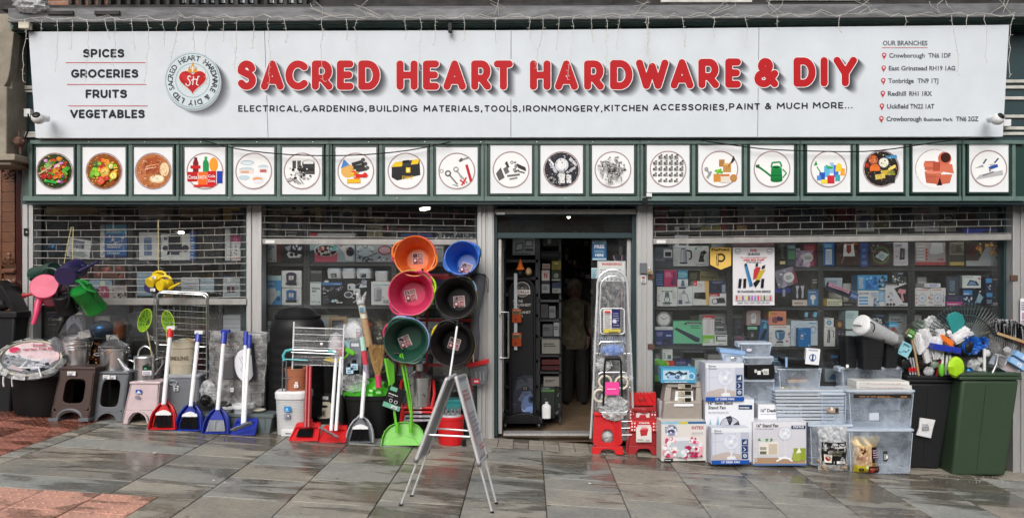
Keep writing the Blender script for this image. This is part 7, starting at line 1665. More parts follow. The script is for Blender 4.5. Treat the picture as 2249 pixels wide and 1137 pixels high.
lobby(327,385,880,943,'red',(359.5,888),(375,722),'white_gloss','red','red dustpan set with a white banded brush, leftmost, in front of the pink stool')
lobby(385,443,884,946,'blue',(419,892),(436,732),'white_gloss','blue','royal blue dustpan set with a white banded black brush beside the red one')
lobby(445,502,894,952,'blue',(478,900),(493,730),'white_gloss','blue','blue dustpan set with grey bristles and a blue hooked grip',band=None,grey_br=True,gripL=46)
lobby(760,820,913,972,'grey',(794,918),(806,758),'white_gloss','grey','silver edged grey dustpan set in front of the black bin with the green bag',rim='ltgrey',gripL=24)
def flatpan(x0,x1,yt,yb,mat,hs,label,tube_mat,grip_mat,brush=None,window=False):
    p,s=gp((x0+x1)/2,yb);t=thg('dustpan_set',label,'dustpan',p,'long handled dustpan and brush sets');u=s/F;w,h=(x1-x0)*u,(yb-yt)*u
    f=lambda a,b,d=0:(p[0]+(a-.5)*w,p[1]+.16*b+d,p[2]+.004+b*h)
    m=MB(mat)
    m.prism([f(0,0),f(1,0),f(.9,1),f(.12,1)],(0,.01,-.004));m.bd('pan',t)
    m=MB(mat);m.prism([f(.0,0,-.01),f(.05,.0,-.01),f(.18,1,-.03),f(.1,1,-.03)],(0,.04,0));m.prism([f(1,0,-.01),f(.95,0,-.01),f(.84,1,-.03),f(.92,1,-.03)],(0,.04,0))
    m.prism([f(.1,.8,-.03),f(.92,.8,-.03),f(.9,1.06,-.03),f(.12,1.06,-.03)],(0,.05,0));m.prism([f(.38,1.0,-.02),f(.62,1.0,-.02),f(.56,1.22,0),f(.44,1.22,0)],(0,.05,0));m.bd('hood',t,bv=.006)
    m=MB(mat);m.box(f(0,0)[0],f(1,0)[0],f(0,0)[1]-.008,f(0,0)[1]+.012,p[2],p[2]+.012);m.bd('lip',t,bv=.002)
    if window:
        m=MB('black')
        for i in range(22):m.tb([f(.28+.48*i/22,.72,-.028),f(.26+.52*i/22,.28,-.034)],.0045,4)
        m.bd('bristles',t)['kind']='stuff'
    if brush:
        (ax,ay),(bx,by)=brush;a,b=P(ax,ay,s-.06),P(bx,by,s-.06);m=MB('ltgrey' if True else mat);d=(b-a);nrm=V3((-d.z,0,d.x)).normalized()
        for i in range(24):
            q=a+d*(i+.5)/24
            for kk in(-1,0,1):m.tb([q+nrm*.0,q+V3((0,-.03,0))+nrm*(.028+UN(-.005,.008))+V3((0,.012*kk,0))],.003,4)
        m.bd('bristles',t)['kind']='stuff'
        m=MB(mat if mat=='blue' else 'red');m.hexa([a-nrm*.012,b-nrm*.012,b-nrm*.012+V3((0,.03,0)),a-nrm*.012+V3((0,.03,0)),a+nrm*.006,b+nrm*.006,b+nrm*.006+V3((0,.03,0)),a+nrm*.006+V3((0,.03,0))]);m.bd('brush_back',t,bv=.003)
    for hb,ht in hs:
        a,b=P(*hb,s+.02),P(*ht,s+.3);m=MB(tube_mat);m.tb([a,b],3.8*u,10);m.bd('handle',t);d=(b-a).normalized();m=MB(grip_mat);m.tb([b-d*32*u,b],5.2*u,8);m.bd('grip',t,bv=.002)
    return t
flatpan(502,560,925,955,'blue',[((533,930),(540,728)),((537,928),(548.5,735))],'flat blue dustpan with a grey brush lying across it and twin white handles','white_gloss','blue',((512,947),(555,930)))
flatpan(633,699,938,968,'red',[((671,938),(676,772)),((678,938),(683,772))],'red dustpan with dark red twin handles in front of the terracotta pot','darkred','black',window=True)
flatpan(696,760,944,971,'red',[((727,945),(741,742)),((738,945),(751,752))],'red dustpan with a grey brush lying across it and white handles','white_gloss','red',((700,940),(742,963)))
# ---- big wrapped airer
t=thg('wrapped_airer','folded clothes airer in grey wrap with a black card label behind the blue dustpans','airer',P(520,888,6.95))
m=MB('smoke');a=P(458,886,6.9);b=P(582,888,6.9);c=P(590,728,7.02);d=P(465,725,7.02)
n1,n2=10,8;vs=[]
for k in(0,1):
    for j in range(n2+1):
        for i in range(n1+1):
            q=(a*(1-i/n1)+b*(i/n1))*(1-j/n2)+(d*(1-i/n1)+c*(i/n1))*(j/n2);vs.append(q+V3((UN(-.004,.004),UN(-.012,.012)-(.03 if k==0 else-.03),UN(-.004,.004))))
N=(n1+1)*(n2+1)
m.add(vs[:N],[(j*(n1+1)+i,j*(n1+1)+i+1,(j+1)*(n1+1)+i+1,(j+1)*(n1+1)+i)for j in range(n2)for i in range(n1)]);m.bd('wrap',t)
for i in range(9):
    m=MB('darkmetal');y=735+i*18;m.tb([P(464-i*.7,y,6.99-i*.008),P(588-i*.8,y+2,6.99-i*.008)],.004,5);m.bd('cross_rail',t)
for x0,x1 in((464,458),(588,581),(520,512),(540,534)):
    m=MB('darkmetal');m.tb([P(x0,727,7.0),P(x1,886,6.92)],.007,6);m.bd('leg',t)
m=MB('grey');m.tb([P(458,727,7.0),P(520,727,7.0),P(592,732,7.0)],.008,6);m.bd('top_rail',t)
m=MB('print_gloss');A=Art(m,lambda u,v,k:P(486+u*.72-v*.06,836-v*.84,6.88+v*.0011-.0005*k),'print_gloss',asp=.86)
A.draw('r 0 6 98 94 26262a;b 2 92 50 6 c83038 Easihome;t 2 84 60 5 ddd Tubular_Airer;n 12 62 30 18 5 889;e 74 40 30 42 c8c8d0;l 889 2 60 62 70 40 62 30 72 18;l 889 2 66 64 78 44 70 30 80 20;r 98 0 10 100 26262a');m.bd('card_label',t,sm=0)
sticker_m=MB('print');sticker(sticker_m,506,851,513,860,6.86,'r 0 0 100 100 eee;o 50 50 20 333');sticker_m.bd('price_label',t,sm=0)
m=MB('wrap_dense');m.ball(P(458,862,6.85),.09,n=14,k=9,sc=(1,.6,1.3),jit=.45);m.ball(P(452,878,6.8),.05,m='black',n=10,k=7,jit=.4)
tag(m.bd('crinkled_bag',loc=P(458,888,6.85),sm=0),'crinkled grey plastic bundle at the foot of the wrapped airer','bag')
# ---- trough planter with tubs
p,s=gp(512,946);
t=thg('trough_planter','long grey green trough planter behind the blue dustpans','planter',p);u=s/F
m=MB('planter');a,b=P(432,946,s),P(597,952,s);
m.hexa([P(436,944,s),P(592,952,s),P(592,952,s)+V3((0,.16,0)),P(436,944,s)+V3((0,.16,0)),P(428,912,s),P(598,914,s),P(598,914,s)+V3((0,.18,0)),P(428,912,s)+V3((0,.18,0))]);m.bd('trough',t,bv=.006)
m=MB('planter');m.hexa([P(426,914,s-.01),P(600,917,s-.01),P(600,917,s-.01)+V3((0,.2,0)),P(426,914,s-.01)+V3((0,.2,0)),P(426,908,s-.01),P(600,910,s-.01),P(600,910,s-.01)+V3((0,.2,0)),P(426,908,s-.01)+V3((0,.2,0))]);m.bd('rim',t,bv=.004)
for i in range(10):
    m=MB('planter');x=446+i*15;m.tb([P(x,916,s-.004),P(x+1,944,s-.002)],.004,5);m.bd('rib',t)
m=MB('ltgrey');c=P(535,908,s+.08);m.lathe([(20*u,0),(21*u,.05),(22*u,.06)],c,28,sy=.8,caps=True);m.lathe([(24*u,.06),(25*u,.075),(24*u,.10),(21*u,.1),(19*u,.07)],c,28,m='white',sy=.8);tag(m.bd('round_tub',loc=c),'small grey round tub with a white rim standing in the trough planter','tub')
for i,(x,y,r_)in enumerate(((490,904,22),(568,902,15),(505,898,20))):
    m=MB('cream_pl' if i!=2 else 'white');c=P(x,y,s+.1);m.lathe([(r_*u*.8,0),(r_*u,.012),(r_*u,.018),(r_*u*.9,.014)],c,24,sy=.7);tag(m.bd('plant_saucer',loc=c),['cream plant saucer at the left of the round tub','cream plant saucer at the right of the round tub','white plant saucer on top of the cream one'][i],'saucer')
m=MB('black_matt');rbar(m,430,880,500,908,s+.14,.1);tag(m.bd('dark_carton',loc=P(465,908,s+.14),bv=.01),'dark lidded box behind the trough planter','box')
# ---- compost converter
p,s=gp(645,915);s=6.95;u=s/F;c=P(645,915,s)+V3((0,.12,0))
t=thg('water_butt','big black ribbed water butt with a domed lid behind the terracotta pot','water butt',c)
pr=[(62*u,0),(62*u,10*u)]
for k in range(8):
    y=(18+k*19)*u;r_=(62-k*.35)*u;pr+=[(r_,y),(r_*1.015,y+3*u),(r_*1.015,y+12*u),(r_,y+15*u)]
pr+=[(60*u,176*u),(60*u,190*u),(57*u,205*u),(50*u,214*u),(47*u,216*u)]
m=MB('black');m.lathe(pr,c,48,sy=.72);m.bd('barrel',t)
m=MB('black');m.lathe([(49*u,214*u),(51*u,216*u),(51*u,221*u),(46*u,224*u),(38*u,234*u),(22*u,241*u),(.004,243*u)],c,48,sy=.72);m.bd('lid',t)
# ---- clothes airer in stretch wrap
t=thg('clothes_airer','white clothes airer in clear stretch wrap in front of the water butt','airer',P(700,860,6.78));s=6.76
for x0,y0,x1,y1 in((646,706,640,866),(756,712,750,866)):m=MB('white_gloss');m.tb([P(x0,y0,s),P(x1,y1,s)],.008,8);m.bd('leg',t)
for y in(719,733,747,762,782,800):m=MB('white_gloss' if y<730 else 'chrome');m.tb([P(645,y,s),P(755,y+3,s)],.005 if y<724 else.0016,6);m.bd('cross_rail',t)
m=MB('wrap_lines');vs=[];n1,n2=12,10
for j in range(n2+1):
    for i in range(n1+1):
        x=646+108*i/n1;dip=sin(math.pi*i/n1)*14*(1-j/n2)**2;y=709+dip+j*9.4;vs.append(P(x,y,s-.012+UN(-.006,.006)))
m.add(vs,[(j*(n1+1)+i,j*(n1+1)+i+1,(j+1)*(n1+1)+i+1,(j+1)*(n1+1)+i)for j in range(n2)for i in range(n1)]);m.bd('wrap',t)
stick(t,703,752,709,757,s-.02,'r 0 0 100 100 eee')
# ---- turquoise trolley frame
t=thg('folding_trolley','turquoise and silver folding trolley frame behind the terracotta pot','trolley',P(680,865,6.72));s=6.72
m=MB('turq');m.tb([P(624,792,s),P(622,780,s),P(628,770,s),P(642,767,s)],.014,10);m.tb([P(738,774,s),P(728,771,s),P(720,771,s)],.012,8);m.bd('corner',t)
m=MB('chrome');m.tb([P(640,767,s),P(738,771,s)],.007,8);m.tb([P(640,773,s),P(738,777,s)],.005,6);m.bd('top_rail',t)
m=MB('turq');m.tb([P(622,788,s),P(676,791,s)],.007,8);m.bd('cross_rail',t)
for x in(621,629):m=MB('grey');m.tb([P(x,790,s),P(x-1,860,s)],.006,6);m.tb([P(x-2,830,s),P(x+14,831,s)],.004,5);m.bd('leg',t)
# ---- white rattan bin with terracotta pot
p,s=gp(635,957);u=s/F;c=p+V3((0,.15,0))
t=thg('rattan_bin','white rattan effect pedal bin under the terracotta pot','bin',c)
m=MB('weave_white');m.sql([(33*u,.13,0),(34*u,.13,.01),(36.5*u,.145,80*u)],c,e=3.2,n=36);m.bd('bin_body',t)
m=MB('white');m.sql([(38*u,.155,80*u),(38.5*u,.157,82*u),(38.5*u,.157,93*u),(35*u,.14,97*u)],c,e=3.2,n=36);m.bd('lid',t)
m=MB('white');m.box(p[0]-.075,p[0]+.06,p[1]-.015,p[1]+.05,p[2],p[2]+.07);m.box(p[0]-.035,p[0]+.025,p[1]-.018,p[1]+.03,p[2]+.02,p[2]+.035,'black');m.bd('pedal',t,bv=.008)
stick(t,624,892,639,904,s-.012,'r 0 0 100 100 2a80c0;e 40 50 20 24 8cc8e8;n 10 10 80 16 1 def');stick(t,623,906,637,920,s-.012,'r 0 0 40 90 99a;r 50 10 50 80 778;r 60 40 20 30 ddd')
t=thg('plant_pot','terracotta coloured plastic plant pot on the white rattan bin','plant pot',P(651,866,s+.08));sp=s+.12;u=sp/F;c=P(651,866,sp)
m=MB('terracotta');m.lathe([(20*u,0),(21*u,.006),(22.5*u,40*u),(23.5*u,41*u),(25*u,56*u),(26*u,57*u),(25.5*u,59*u),(23.5*u,58*u),(20*u,30*u)],c,36,sy=.85);m.bd('pot_body',t)
stick(t,648,838,654,842,sp-.1,'r 0 0 100 100 ddd');stick(t,646,843,655,851,sp-.1,'r 0 0 100 100 eee;r 30 20 40 40 a66')
# ---- black rattan drawers, black bin with yellow lid
p,s=gp(718,945);u=s/F;c=p+V3((0,.17,0))
t=thg('storage_tower','black rattan effect storage tower with cream handles behind the red dustpan','storage tower',c)
m=MB('weave_black');m.sql([(34*u,.12,0),(36*u,.13,78*u),(35*u,.13,80*u)],c,e=8,n=32);m.bd('tower_body',t)
for(y0,y1)in((882,919),(932,948)):
    m=MB('cream_pl');q=[P(710+18*csign(abs(cos(a))**.5,cos(a)),(y0+y1)/2+(y1-y0)/2*csign(abs(sin(a))**.5,sin(a)),s+.02)for a in np.linspace(0,6.283,25)[:-1]];m.prism(q,(0,.02,0));m.bd('drawer_front',t,bv=.003)
m=MB('black');q=[P(711+9*cos(a),892+3*sin(a),s+.015)for a in np.linspace(0,6.283,17)[:-1]];m.prism(q,(0,.01,0));m.bd('finger_slot',t)
stick(t,705,870,721,877,s+.025,TAGART);stick(t,705,900,715,914,s+.015,'r 0 0 100 100 8a8478;r 20 20 50 60 443')
t=thg('lidded_bin','black round bin with a yellow lid on the black storage tower','bin',P(720,865,s+.15));sp=s+.16;u=sp/F;c=P(720,865,sp)
m=MB('black');m.lathe([(28*u,0),(29*u,.01),(32*u,64*u),(34*u,65*u),(34*u,70*u)],c,36,sy=.8);m.bd('bin_body',t)
m=MB('yellow');m.lathe([(33*u,70*u),(34*u,72*u),(30*u,79*u),(10*u,81*u)],c,36,sy=.8);m.bd('lid',t)
m=MB('black');m.tb([P(688,793,sp-.14),P(702,790,sp-.16),P(730,797,sp-.16),P(752,806,sp-.14)],.011,8);m.bd('handle',t)
# ---- wrapped pieces between airer and straw broom
t=thg('wrapped_seat_pack','white round toilet seat shaped pack wrapped in clear film behind the red handles','pack',P(776,745,6.9))
m=MB('white');q=[P(776+21*cos(R(a)),742-34*sin(R(a)),6.88)for a in range(0,181,12)]+[P(755,748,6.88),P(797,748,6.88)][::1];m.prism(q[:-2],(0,.03,0));m.bd('seat_lid',t,bv=.008)
stick(t,782,722,793,742,6.87,'r 0 0 100 100 889;o 50 40 34 c88;r 10 70 70 20 dde')
m=MB('wrap');m.ball(P(776,728,6.86),.11,n=18,k=10,sc=(1,.25,1),jit=.12);m.bd('wrap',t)
t=thg('steamer_pack','clear bag with a pale pink oval steamer beside the red tipped handles','pack',P(735,790,6.8))
m=MB('palepink');m.ball(P(737,762,6.82),.1,n=16,k=10,sc=(.62,.3,1.15));m.bd('oval_body',t,sm=60);m=MB('wrap');m.ball(P(738,760,6.79),.115,n=16,k=10,sc=(.7,.35,1.2),jit=.1);m.bd('wrap',t)
carton(752,746,794,834,6.88,'7a8088','grey hanging carton with pale blue stickers behind the red tipped handles','box','r 4 80 34 18 a8d0d8;r 46 84 40 8 dde;r 60 2 12 16 9cd;r 56 36 8 6 eee;n 50 66 30 6 1 bbb',.03,name='product_box')
m=MB('lime');m.T=TR(P(768,773,6.8))@Matrix.Rotation(R(30),4,'Y');m.sql([(.045,.01,-.012),(.055,.015,0),(.05,.012,.03)],e=3);m.tb([(0,0,0),(-.02,0,-.1)],.01,8)
tag(m.bd('hand_scoop',loc=P(768,790,6.8)),'small lime green hand scoop held above the dark bottles','scoop')
for x,y0,y1,l in((768,798,835,'dark spray bottle with a pale blue label above the green bag'),(778,790,832,'slim black bottle behind the dark spray bottle')):
    t=thg('spray_bottle',l,'bottle',P(x,y1,6.78));u=6.78/F;m=MB('black');m.lathe([(9*u,0),(10*u,.01),(10*u,(y1-y0)*.7*u),(5*u,(y1-y0)*.85*u),(5*u,(y1-y0)*u)],P(x,y1,6.78),18);m.bd('bottle_body',t);stick(t,x-8,y0+8,x+8,y0+22,6.735,'r 0 0 100 100 a8c8d8;n 20 20 60 60 2 568')
# patterned rolls
t=thg('wrapping_roll','tall roll of printed plastic sheet standing up above the straw broom','roll',P(812,790,6.8))
m=MB('cream_pl');m.tb([P(794,668,6.82),P(800,700,6.8)],8*6.8/F,14);m.bd('label_sleeve',t);m=MB('wood');m.tb([P(800,700,6.8),P(812,760,6.8)],8*6.8/F,14);m.bd('sheet_roll',t)
stick(t,789,673,801,686,6.76,'r 0 0 100 100 8ab0c0;n 10 10 80 80 4 456');m=MB('wrap_dense');m.tb([P(792,667,6.8),P(788,652,6.8),P(784,642,6.8)],.04,9,r1=.015);m.tb([P(794,667,6.8),P(800,650,6.8),P(804,640,6.8)],.03,8,r1=.006);m.bd('film_tuft',t,sm=0)
t=thg('wrapping_roll','second roll with a red and mint label standing beside the grey carton','roll',P(803,820,6.78));m=MB('print');m.mat='print';m.col=hx('b8d8cc');m.tb([P(795,740,6.8),P(799,770,6.78)],6*6.8/F,12,col=hx('a8ccc0'));m.tb([P(799,770,6.78),P(803,800,6.78)],6*6.8/F,12,col=hx('c84858'));m.tb([P(803,800,6.78),P(806,830,6.78)],6*6.8/F,12,col=hx('9a94a8'));m.bd('sheet_roll',t)
# straw broom
t=thg('straw_broom','natural straw hand broom standing upside down in the green bag','broom',P(830,850,6.72))
m=MB('straw')
for i in range(130):
    a=UN(-1,1);y=UN(755,768);m.tb([P(830+a*4,826,6.74+UN(-.02,.02)),P(829+a*12,796,6.74+UN(-.03,.03)),P(828+a*19,y,6.74+UN(-.05,.05))],.0038,4)
m.bd('straw_head',t)['kind']='stuff'
m=MB('pink');m.tb([P(830,824,6.72),P(832,850,6.72)],7*6.7/F,12);m.bd('grip',t)
# black bin with green bag
p,s=gp(802,964);u=s/F;c=p+V3((0,.2,0))
t=thg('plastic_bin','large square black bin holding a lime green bag','bin',c)
m=MB('black');m.sql([(40*u,.15,0),(41*u,.16,.01),(48*u,.185,84*u),(51*u,.195,85*u),(51*u,.195,94*u),(48*u,.18,94*u),(44*u,.16,60*u)],c,e=5,n=36);m.bd('bin_body',t)
t=thg('green_bag','crumpled lime green plastic bag bulging out of the black bin','bag',c+V3((0,0,92*u)))
m=MB('green_bag');m.ball(c+V3((0,-.02,98*u)),46*u,n=30,k=18,sc=(1,.75,.62),jit=.3)
for k in range(7):m.ball(c+V3((UN(-.16,.16),-.1,96*u+UN(-.02,.1))),UN(.04,.08),n=10,k=7,sc=(1.2,.6,.8),jit=.4)
m.bd('bag_film',t,sm=14)
m=MB('wrap');m.ball(P(775,840,s),.12,n=16,k=9,sc=(1.2,.5,.7),jit=.3);m.bd('clear_film',t,sm=20)
# ---- flexible tubs
def trug(cx,cyy,rx,s,mat,label,ax=(0,-1,.18),nested=(),stick=(0,0,0),dep=.30,rb_=.66,rimmat=None,hnd=35):
    c=P(cx,cyy,s);ax=V3(ax).normalized();t=thg('flexible_tub',label,'tub',c,'flexible tubs hung in pairs beside the door')
    r=rx*s/F;q=(-ax).to_track_quat('Z','X').to_matrix().to_4x4()
    # local: z into the tub (away from viewer), mouth at z=0
    T_=TR(c)@q
    # keep roll controlled: make local y point up
    z=-ax;up=V3((0,0,1));x_=up.cross(z).normalized();y_=z.cross(x_);T_=Matrix(((x_[0],y_[0],z[0],c[0]),(x_[1],y_[1],z[1],c[1]),(x_[2],y_[2],z[2],c[2]),(0,0,0,1)))
    def shell(m,T,rr,d):
        m.T=T;m.lathe([(rr*rb_+.0,d),(rr*.97,.03),(rr*1.0,.012),(rr*1.035,.006),(rr*1.03,-.006),(rr*.985,-.004),(rr*.955,.03),(rr*rb_*.99,d-.012),(rr*rb_*.86,d-.016),(rr*rb_*.84,d-.022),(.001,d-.022)],n=48,caps=True)
    m=MB(mat);shell(m,T_,r,dep)
    m.bd('tub_body',t)
    for k in(0,1):
        a0=R(hnd+180*k);m=MB(rimmat or mat);m.T=T_
        m.tb([(r*(1.02+.13*sin(math.pi*i/8))*cos(a0+(i-4)*.11),r*(1.02+.13*sin(math.pi*i/8))*sin(a0+(i-4)*.11),-.004)for i in range(9)],.011,8);m.bd('handle',t)
    m=MB('print');ang,sx_,sy_=stick;A=Art(m,lambda u_,v,k:T_@(Matrix.Rotation(ang,4,'Z')@V3(((u_-50)*.00115*1.0,(v-50)*.00115,0))+V3((sx_,sy_,dep-.026-.0006*k))),asp=1)
    A.draw('p d8c8c8 4 0 96 0 100 4 100 96 96 100 4 100 0 96 0 4;r 8 56 40 36 8a3848;r 54 58 38 34 6a4858;n 10 58 36 30 4 ddc;r 10 8 36 40 9a3040;n 12 12 30 30 3 ecc;r 54 8 38 42 7a2838;o 73 30 12 dcc;s 56 60 30 26 6 5 8 334 dcc')
    m.bd('sticker',t,sm=0)
    for i,nm in enumerate(nested):
        m=MB(nm);T2=T_@TR((UN(-.008,.008),UN(-.008,.008),.022*(i+1)))
        tn=thg('flexible_tub','%s tub nested behind the %s, only its rim showing'%({'tubpink':'cerise','purple':'purple','neon':'lime yellow','paleblue':'pale blue','tubgreen':'green','skyblue':'blue','black':'black','red':'red','yellow':'yellow'}[nm],label.split(' tub')[0]+' tub'),'tub',c,'flexible tubs nested behind the front ones')
        m.T=T2;rr=r*1.03;m.lathe([(rr*.7,dep),(rr*.97,.03),(rr*1.0,.012),(rr*1.035,.006),(rr*1.03,-.006),(rr*.985,-.004)],n=48,caps=False);m.bd('tub_body',tn)
        a0=R(hnd+UN(-25,25));mm=MB(nm);mm.T=T2;mm.tb([(rr*(1.02+.12*sin(math.pi*j/8))*cos(a0+(j-4)*.11),rr*(1.02+.12*sin(math.pi*j/8))*sin(a0+(j-4)*.11),-.004)for j in range(9)],.010,8);mm.bd('handle',tn)
    return t
# wire loops the tubs hang from
trug(911,562,44,6.62,'orange','orange flexible tub at the top left of the hanging tubs',(.05,-1,.14),('tubpink',),(-.05,.0,.02),hnd=20)
trug(1014,566,37,6.66,'skyblue','bright blue flexible tub at the top right of the hanging tubs',(-.1,-1,.2),('purple','tubgreen'),(.35,.01,-.05),hnd=150)
trug(902,643,48,6.55,'tubpink','cerise pink flexible tub below the orange one',(.06,-1,.08),('neon','tubpink'),(-.22,.03,-.01),hnd=130)
trug(1001,654,44,6.58,'black','black flexible tub with bright rims behind it, below the blue one',(-.02,-1,.1),('tubgreen','yellow','paleblue'),(-.08,.0,-.02),hnd=120)
trug(891,748,47,6.5,'tubgreen','bottle green flexible tub at the lower left of the hanging tubs',(.02,-1,.02),('paleblue','purple','tubpink'),(-.4,.05,-.03),hnd=60)
trug(992,756,47,6.52,'black','plain black flexible tub at the lower right of the hanging tubs',(-.02,-1,.04),('black','yellow'),(.3,.01,-.01),hnd=70)
t=thg('tub_rack','red metal rack that the flexible tubs hang on','rack',P(950,800,6.95))
for y in(607,700,798):m=MB('darkred');rbar(m,875,y,1040,y+6,6.95,.012);m.bd('cross_bar',t)
for x in(935,1032):m=MB('darkred');rbar(m,x,600,x+5,900,6.97,.012);m.bd('upright',t)
for x,y in((928,592),(1031,600),(912,697),(1006,702)):m=MB('black');m.ball(P(x,y,6.45),.012,n=8,k=6);m.tb([P(x,y,6.45),P(x+2,y+8,6.9)],.004,5);m.bd('hook',t)
# ---- big green scoop
p,s=gp(886,979);u=s/F
t=thg('upright_dustpan','large lime green upright dustpan with a tall loop handle','dustpan',p)
f=lambda a,b,d=0:(p[0]+(a-.5)*94*u,p[1]+.07*b+d,p[2]+.004+b*50*u)
out=[(0,0),(.01,.35),(.06,.62),(.16,.82),(.3,.95),(.5,1),(.7,.95),(.84,.82),(.94,.62),(.99,.35),(1,0)]
m=MB('lime');m.prism([f(a,b)for a,b in out],(0,.008,0));pts=[f(a,b)for a,b in out];p2=[f(a,b,-.05*(1-b*.5))for a,b in out];n=len(pts);m.add(pts+p2,[(i,i+1,n+i+1,n+i)for i in range(n-1)]);m.tb(p2,.006,6)
m.prism([f(.12,.02,-.01),f(.88,.02,-.01),f(.74,.32,-.01),f(.5,.42,-.01),f(.26,.32,-.01)],(0,.02,0));m.bd('pan',t,bv=.002)
for x0,y0,x1,y1,x2,y2 in((872,949,866,900,846,786),(902,950,903,910,879,778)):
    m=MB('lime');m.tb([P(x0,y0,s-.03),P(x1,y1,s),P(x2,y2,s+.02)],.013,10);m.tb([P(x0,y0,s-.04),P(x0,y0-22,s-.03)],.018,10);m.bd('handle_bar',t)
m=MB('lime');m.tb([P(879,778,s+.02),P(883,776,s),P(890,800,s),P(903,880,s),P(906,930,s)],.007,8);m.bd('side_bar',t)
m=MB('black');m.tb([P(846,784,s+.02),P(852,779,s+.02),P(872,775,s+.02),P(879,777,s+.02)],.015,10);m.bd('grip',t)
m=MB('lime');q=[P(843,790,s+.1),P(850,786,s+.1),P(866,800,s+.1),P(867,838,s+.1),P(858,850,s+.1),P(850,830,s+.1)];m.prism(q,(0,.012,0));tag(m.bd('green_scoop',loc=P(858,850,s+.1),bv=.004),'second lime green scoop hanging behind the loop handle','scoop')
cc_=P(866,874,s-.06);m=MB('print');TT=TR(cc_)@Matrix.Rotation(R(20),4,'Y');A=Art(m,lambda u_,v,k:TT@V3(((u_-50)*.0017,-.0005*k,(v-50)*.0021)),asp=.8)
m.T=TT;m.box(-.085,.085,0,.004,-.105,.105,col=hx('18181a'));m.T=Matrix.Identity(4)
A.draw('r 0 0 100 22 6aa890;r 10 80 40 18 6aa890;n 10 62 70 8 1 ddd;n 10 52 40 5 1 999;c 36 36 10 3 ccc;c 66 36 10 3 ccc;r 50 4 34 14 dde;n 54 6 26 10 3 222');tag(m.bd('card_label',loc=cc_,sm=0),'black and mint card label tied to the large green dustpan','label')
# ---- incinerator bin and small chairs
c=P(921,890,6.85);u=6.85/F;t=thg('incinerator_bin','galvanised incinerator bin with a chimney lid on the small red chairs','bin',c)
m=MB('galv');m.lathe([(24*u,0),(24.5*u,.01),(26*u,60*u),(27.5*u,61*u)],c,36,sy=.8);m.bd('body',t);m=MB('galv');m.lathe([(28.5*u,60*u),(29*u,63*u),(26*u,66*u),(12*u,76*u),(9.5*u,77*u),(9.5*u,92*u),(8*u,92*u),(8*u,78*u)],c,36,sy=.8,caps=False);m.bd('lid',t)
for x,y in((902,845),(902,872),(902,888),(932,868)):m=MB('black_matt');m.ball(P(x,y,6.75),.009,n=8,k=5,sc=(1,.3,1));m.bd('vent_hole',t)
for i,(mat,l)in enumerate([('red','red childs chair at the top of the stack under the incinerator bin'),('red','second red childs chair in the stack under the incinerator bin'),('ltgrey','pale grey childs chair third in the stack'),('ltgrey','lowest pale grey childs chair in the stack')]):
    y=895+i*9;s=6.8+.01*i;t=thg('child_chair',l,'chair',P(918,938+2,s),'stacked childrens chairs')
    m=MB(mat);a=P(884+i*2,y,s);b=P(950-i*2,y,s);m.box(a[0],b[0],a[1]-.02,a[1]+.25,a[2]-.012,a[2]+.012);m.bd('seat',t,bv=.008,seg=3)
    for xa,xb in((884+i*2,876+i*2),(950-i*2,957-i*2)):
        m=MB(mat);m.prism([P(xa-3,y,s-.02),P(xa+4,y,s-.02),P(xb+5,942,s-.02),P(xb-2,942,s-.02)],(0,.03,0));m.bd('leg',t,bv=.004)
    if i==0:
        for sx in(0,1):
            m=MB(mat);x=948 if sx else 882;m.tb([P(x,y,s),P(x+(6 if sx else-4),y-30,s+.05),P(x+(4 if sx else 0),y-58,s+.1),P(x+(-4 if sx else 6),y-62,s+.12)],.016,8);m.bd('arm',t)
        stick(t,908,y-3,926,y+2,s-.03,'r 0 0 100 100 eee;n 10 20 80 60 1 333')
    else:stick(t,908,y-2,926,y+3,s-.03,'r 0 0 100 100 dcd;n 10 20 80 60 1 445')
# ---- red mop bucket
p,s=gp(987,980);u=s/F;c=p+V3((0,.12,0))
t=thg('mop_bucket','red mop bucket with a grey wringer behind the folding sign','bucket',c)
m=MB('red');m.lathe([(27*u,0),(27.5*u,.008),(29*u,55*u),(31*u,56*u),(31*u,62*u),(29*u,62*u)],c,32,sy=.8);m.bd('bucket_body',t)
m=MB('ltgrey');m.lathe([(25*u,60*u),(24*u,64*u),(22*u,66*u)],c,28,sy=.8);m.bd('wringer_rim',t)
for i in range(12):a=6.283*i/12;m=MB('mop_grey');q=c+V3((20*u*cos(a),16*u*sin(a),64*u));m.tb([q,q+V3((.004,0,15*u))],.008,6);m.bd('wringer_tooth',t)
m=MB('black');m.box(p[0]+.12,p[0]+.16,p[1]+.02,p[1]+.06,p[2]+.0,p[2]+.06);m.bd('foot_pedal',t,bv=.003)
m=MB('teal');rbar(m,980,880,1012,902,6.95,.15);rbar(m,978,878,1014,884,6.94,.16);tag(m.bd('green_crate',loc=P(996,902,6.95),bv=.004),'green plastic crate behind the red mop bucket','crate')
m=MB('white_gloss');m.tb([P(987,832,6.3),P(1004,716,6.42)],.010,10);m.tb([P(1004,716,6.42),P(1007,703,6.44)],.012,8,'black');tag(m.bd('floor_mop',loc=P(987,832,6.3)),'white mop pole rising behind the folding sign to the black tub','pole')
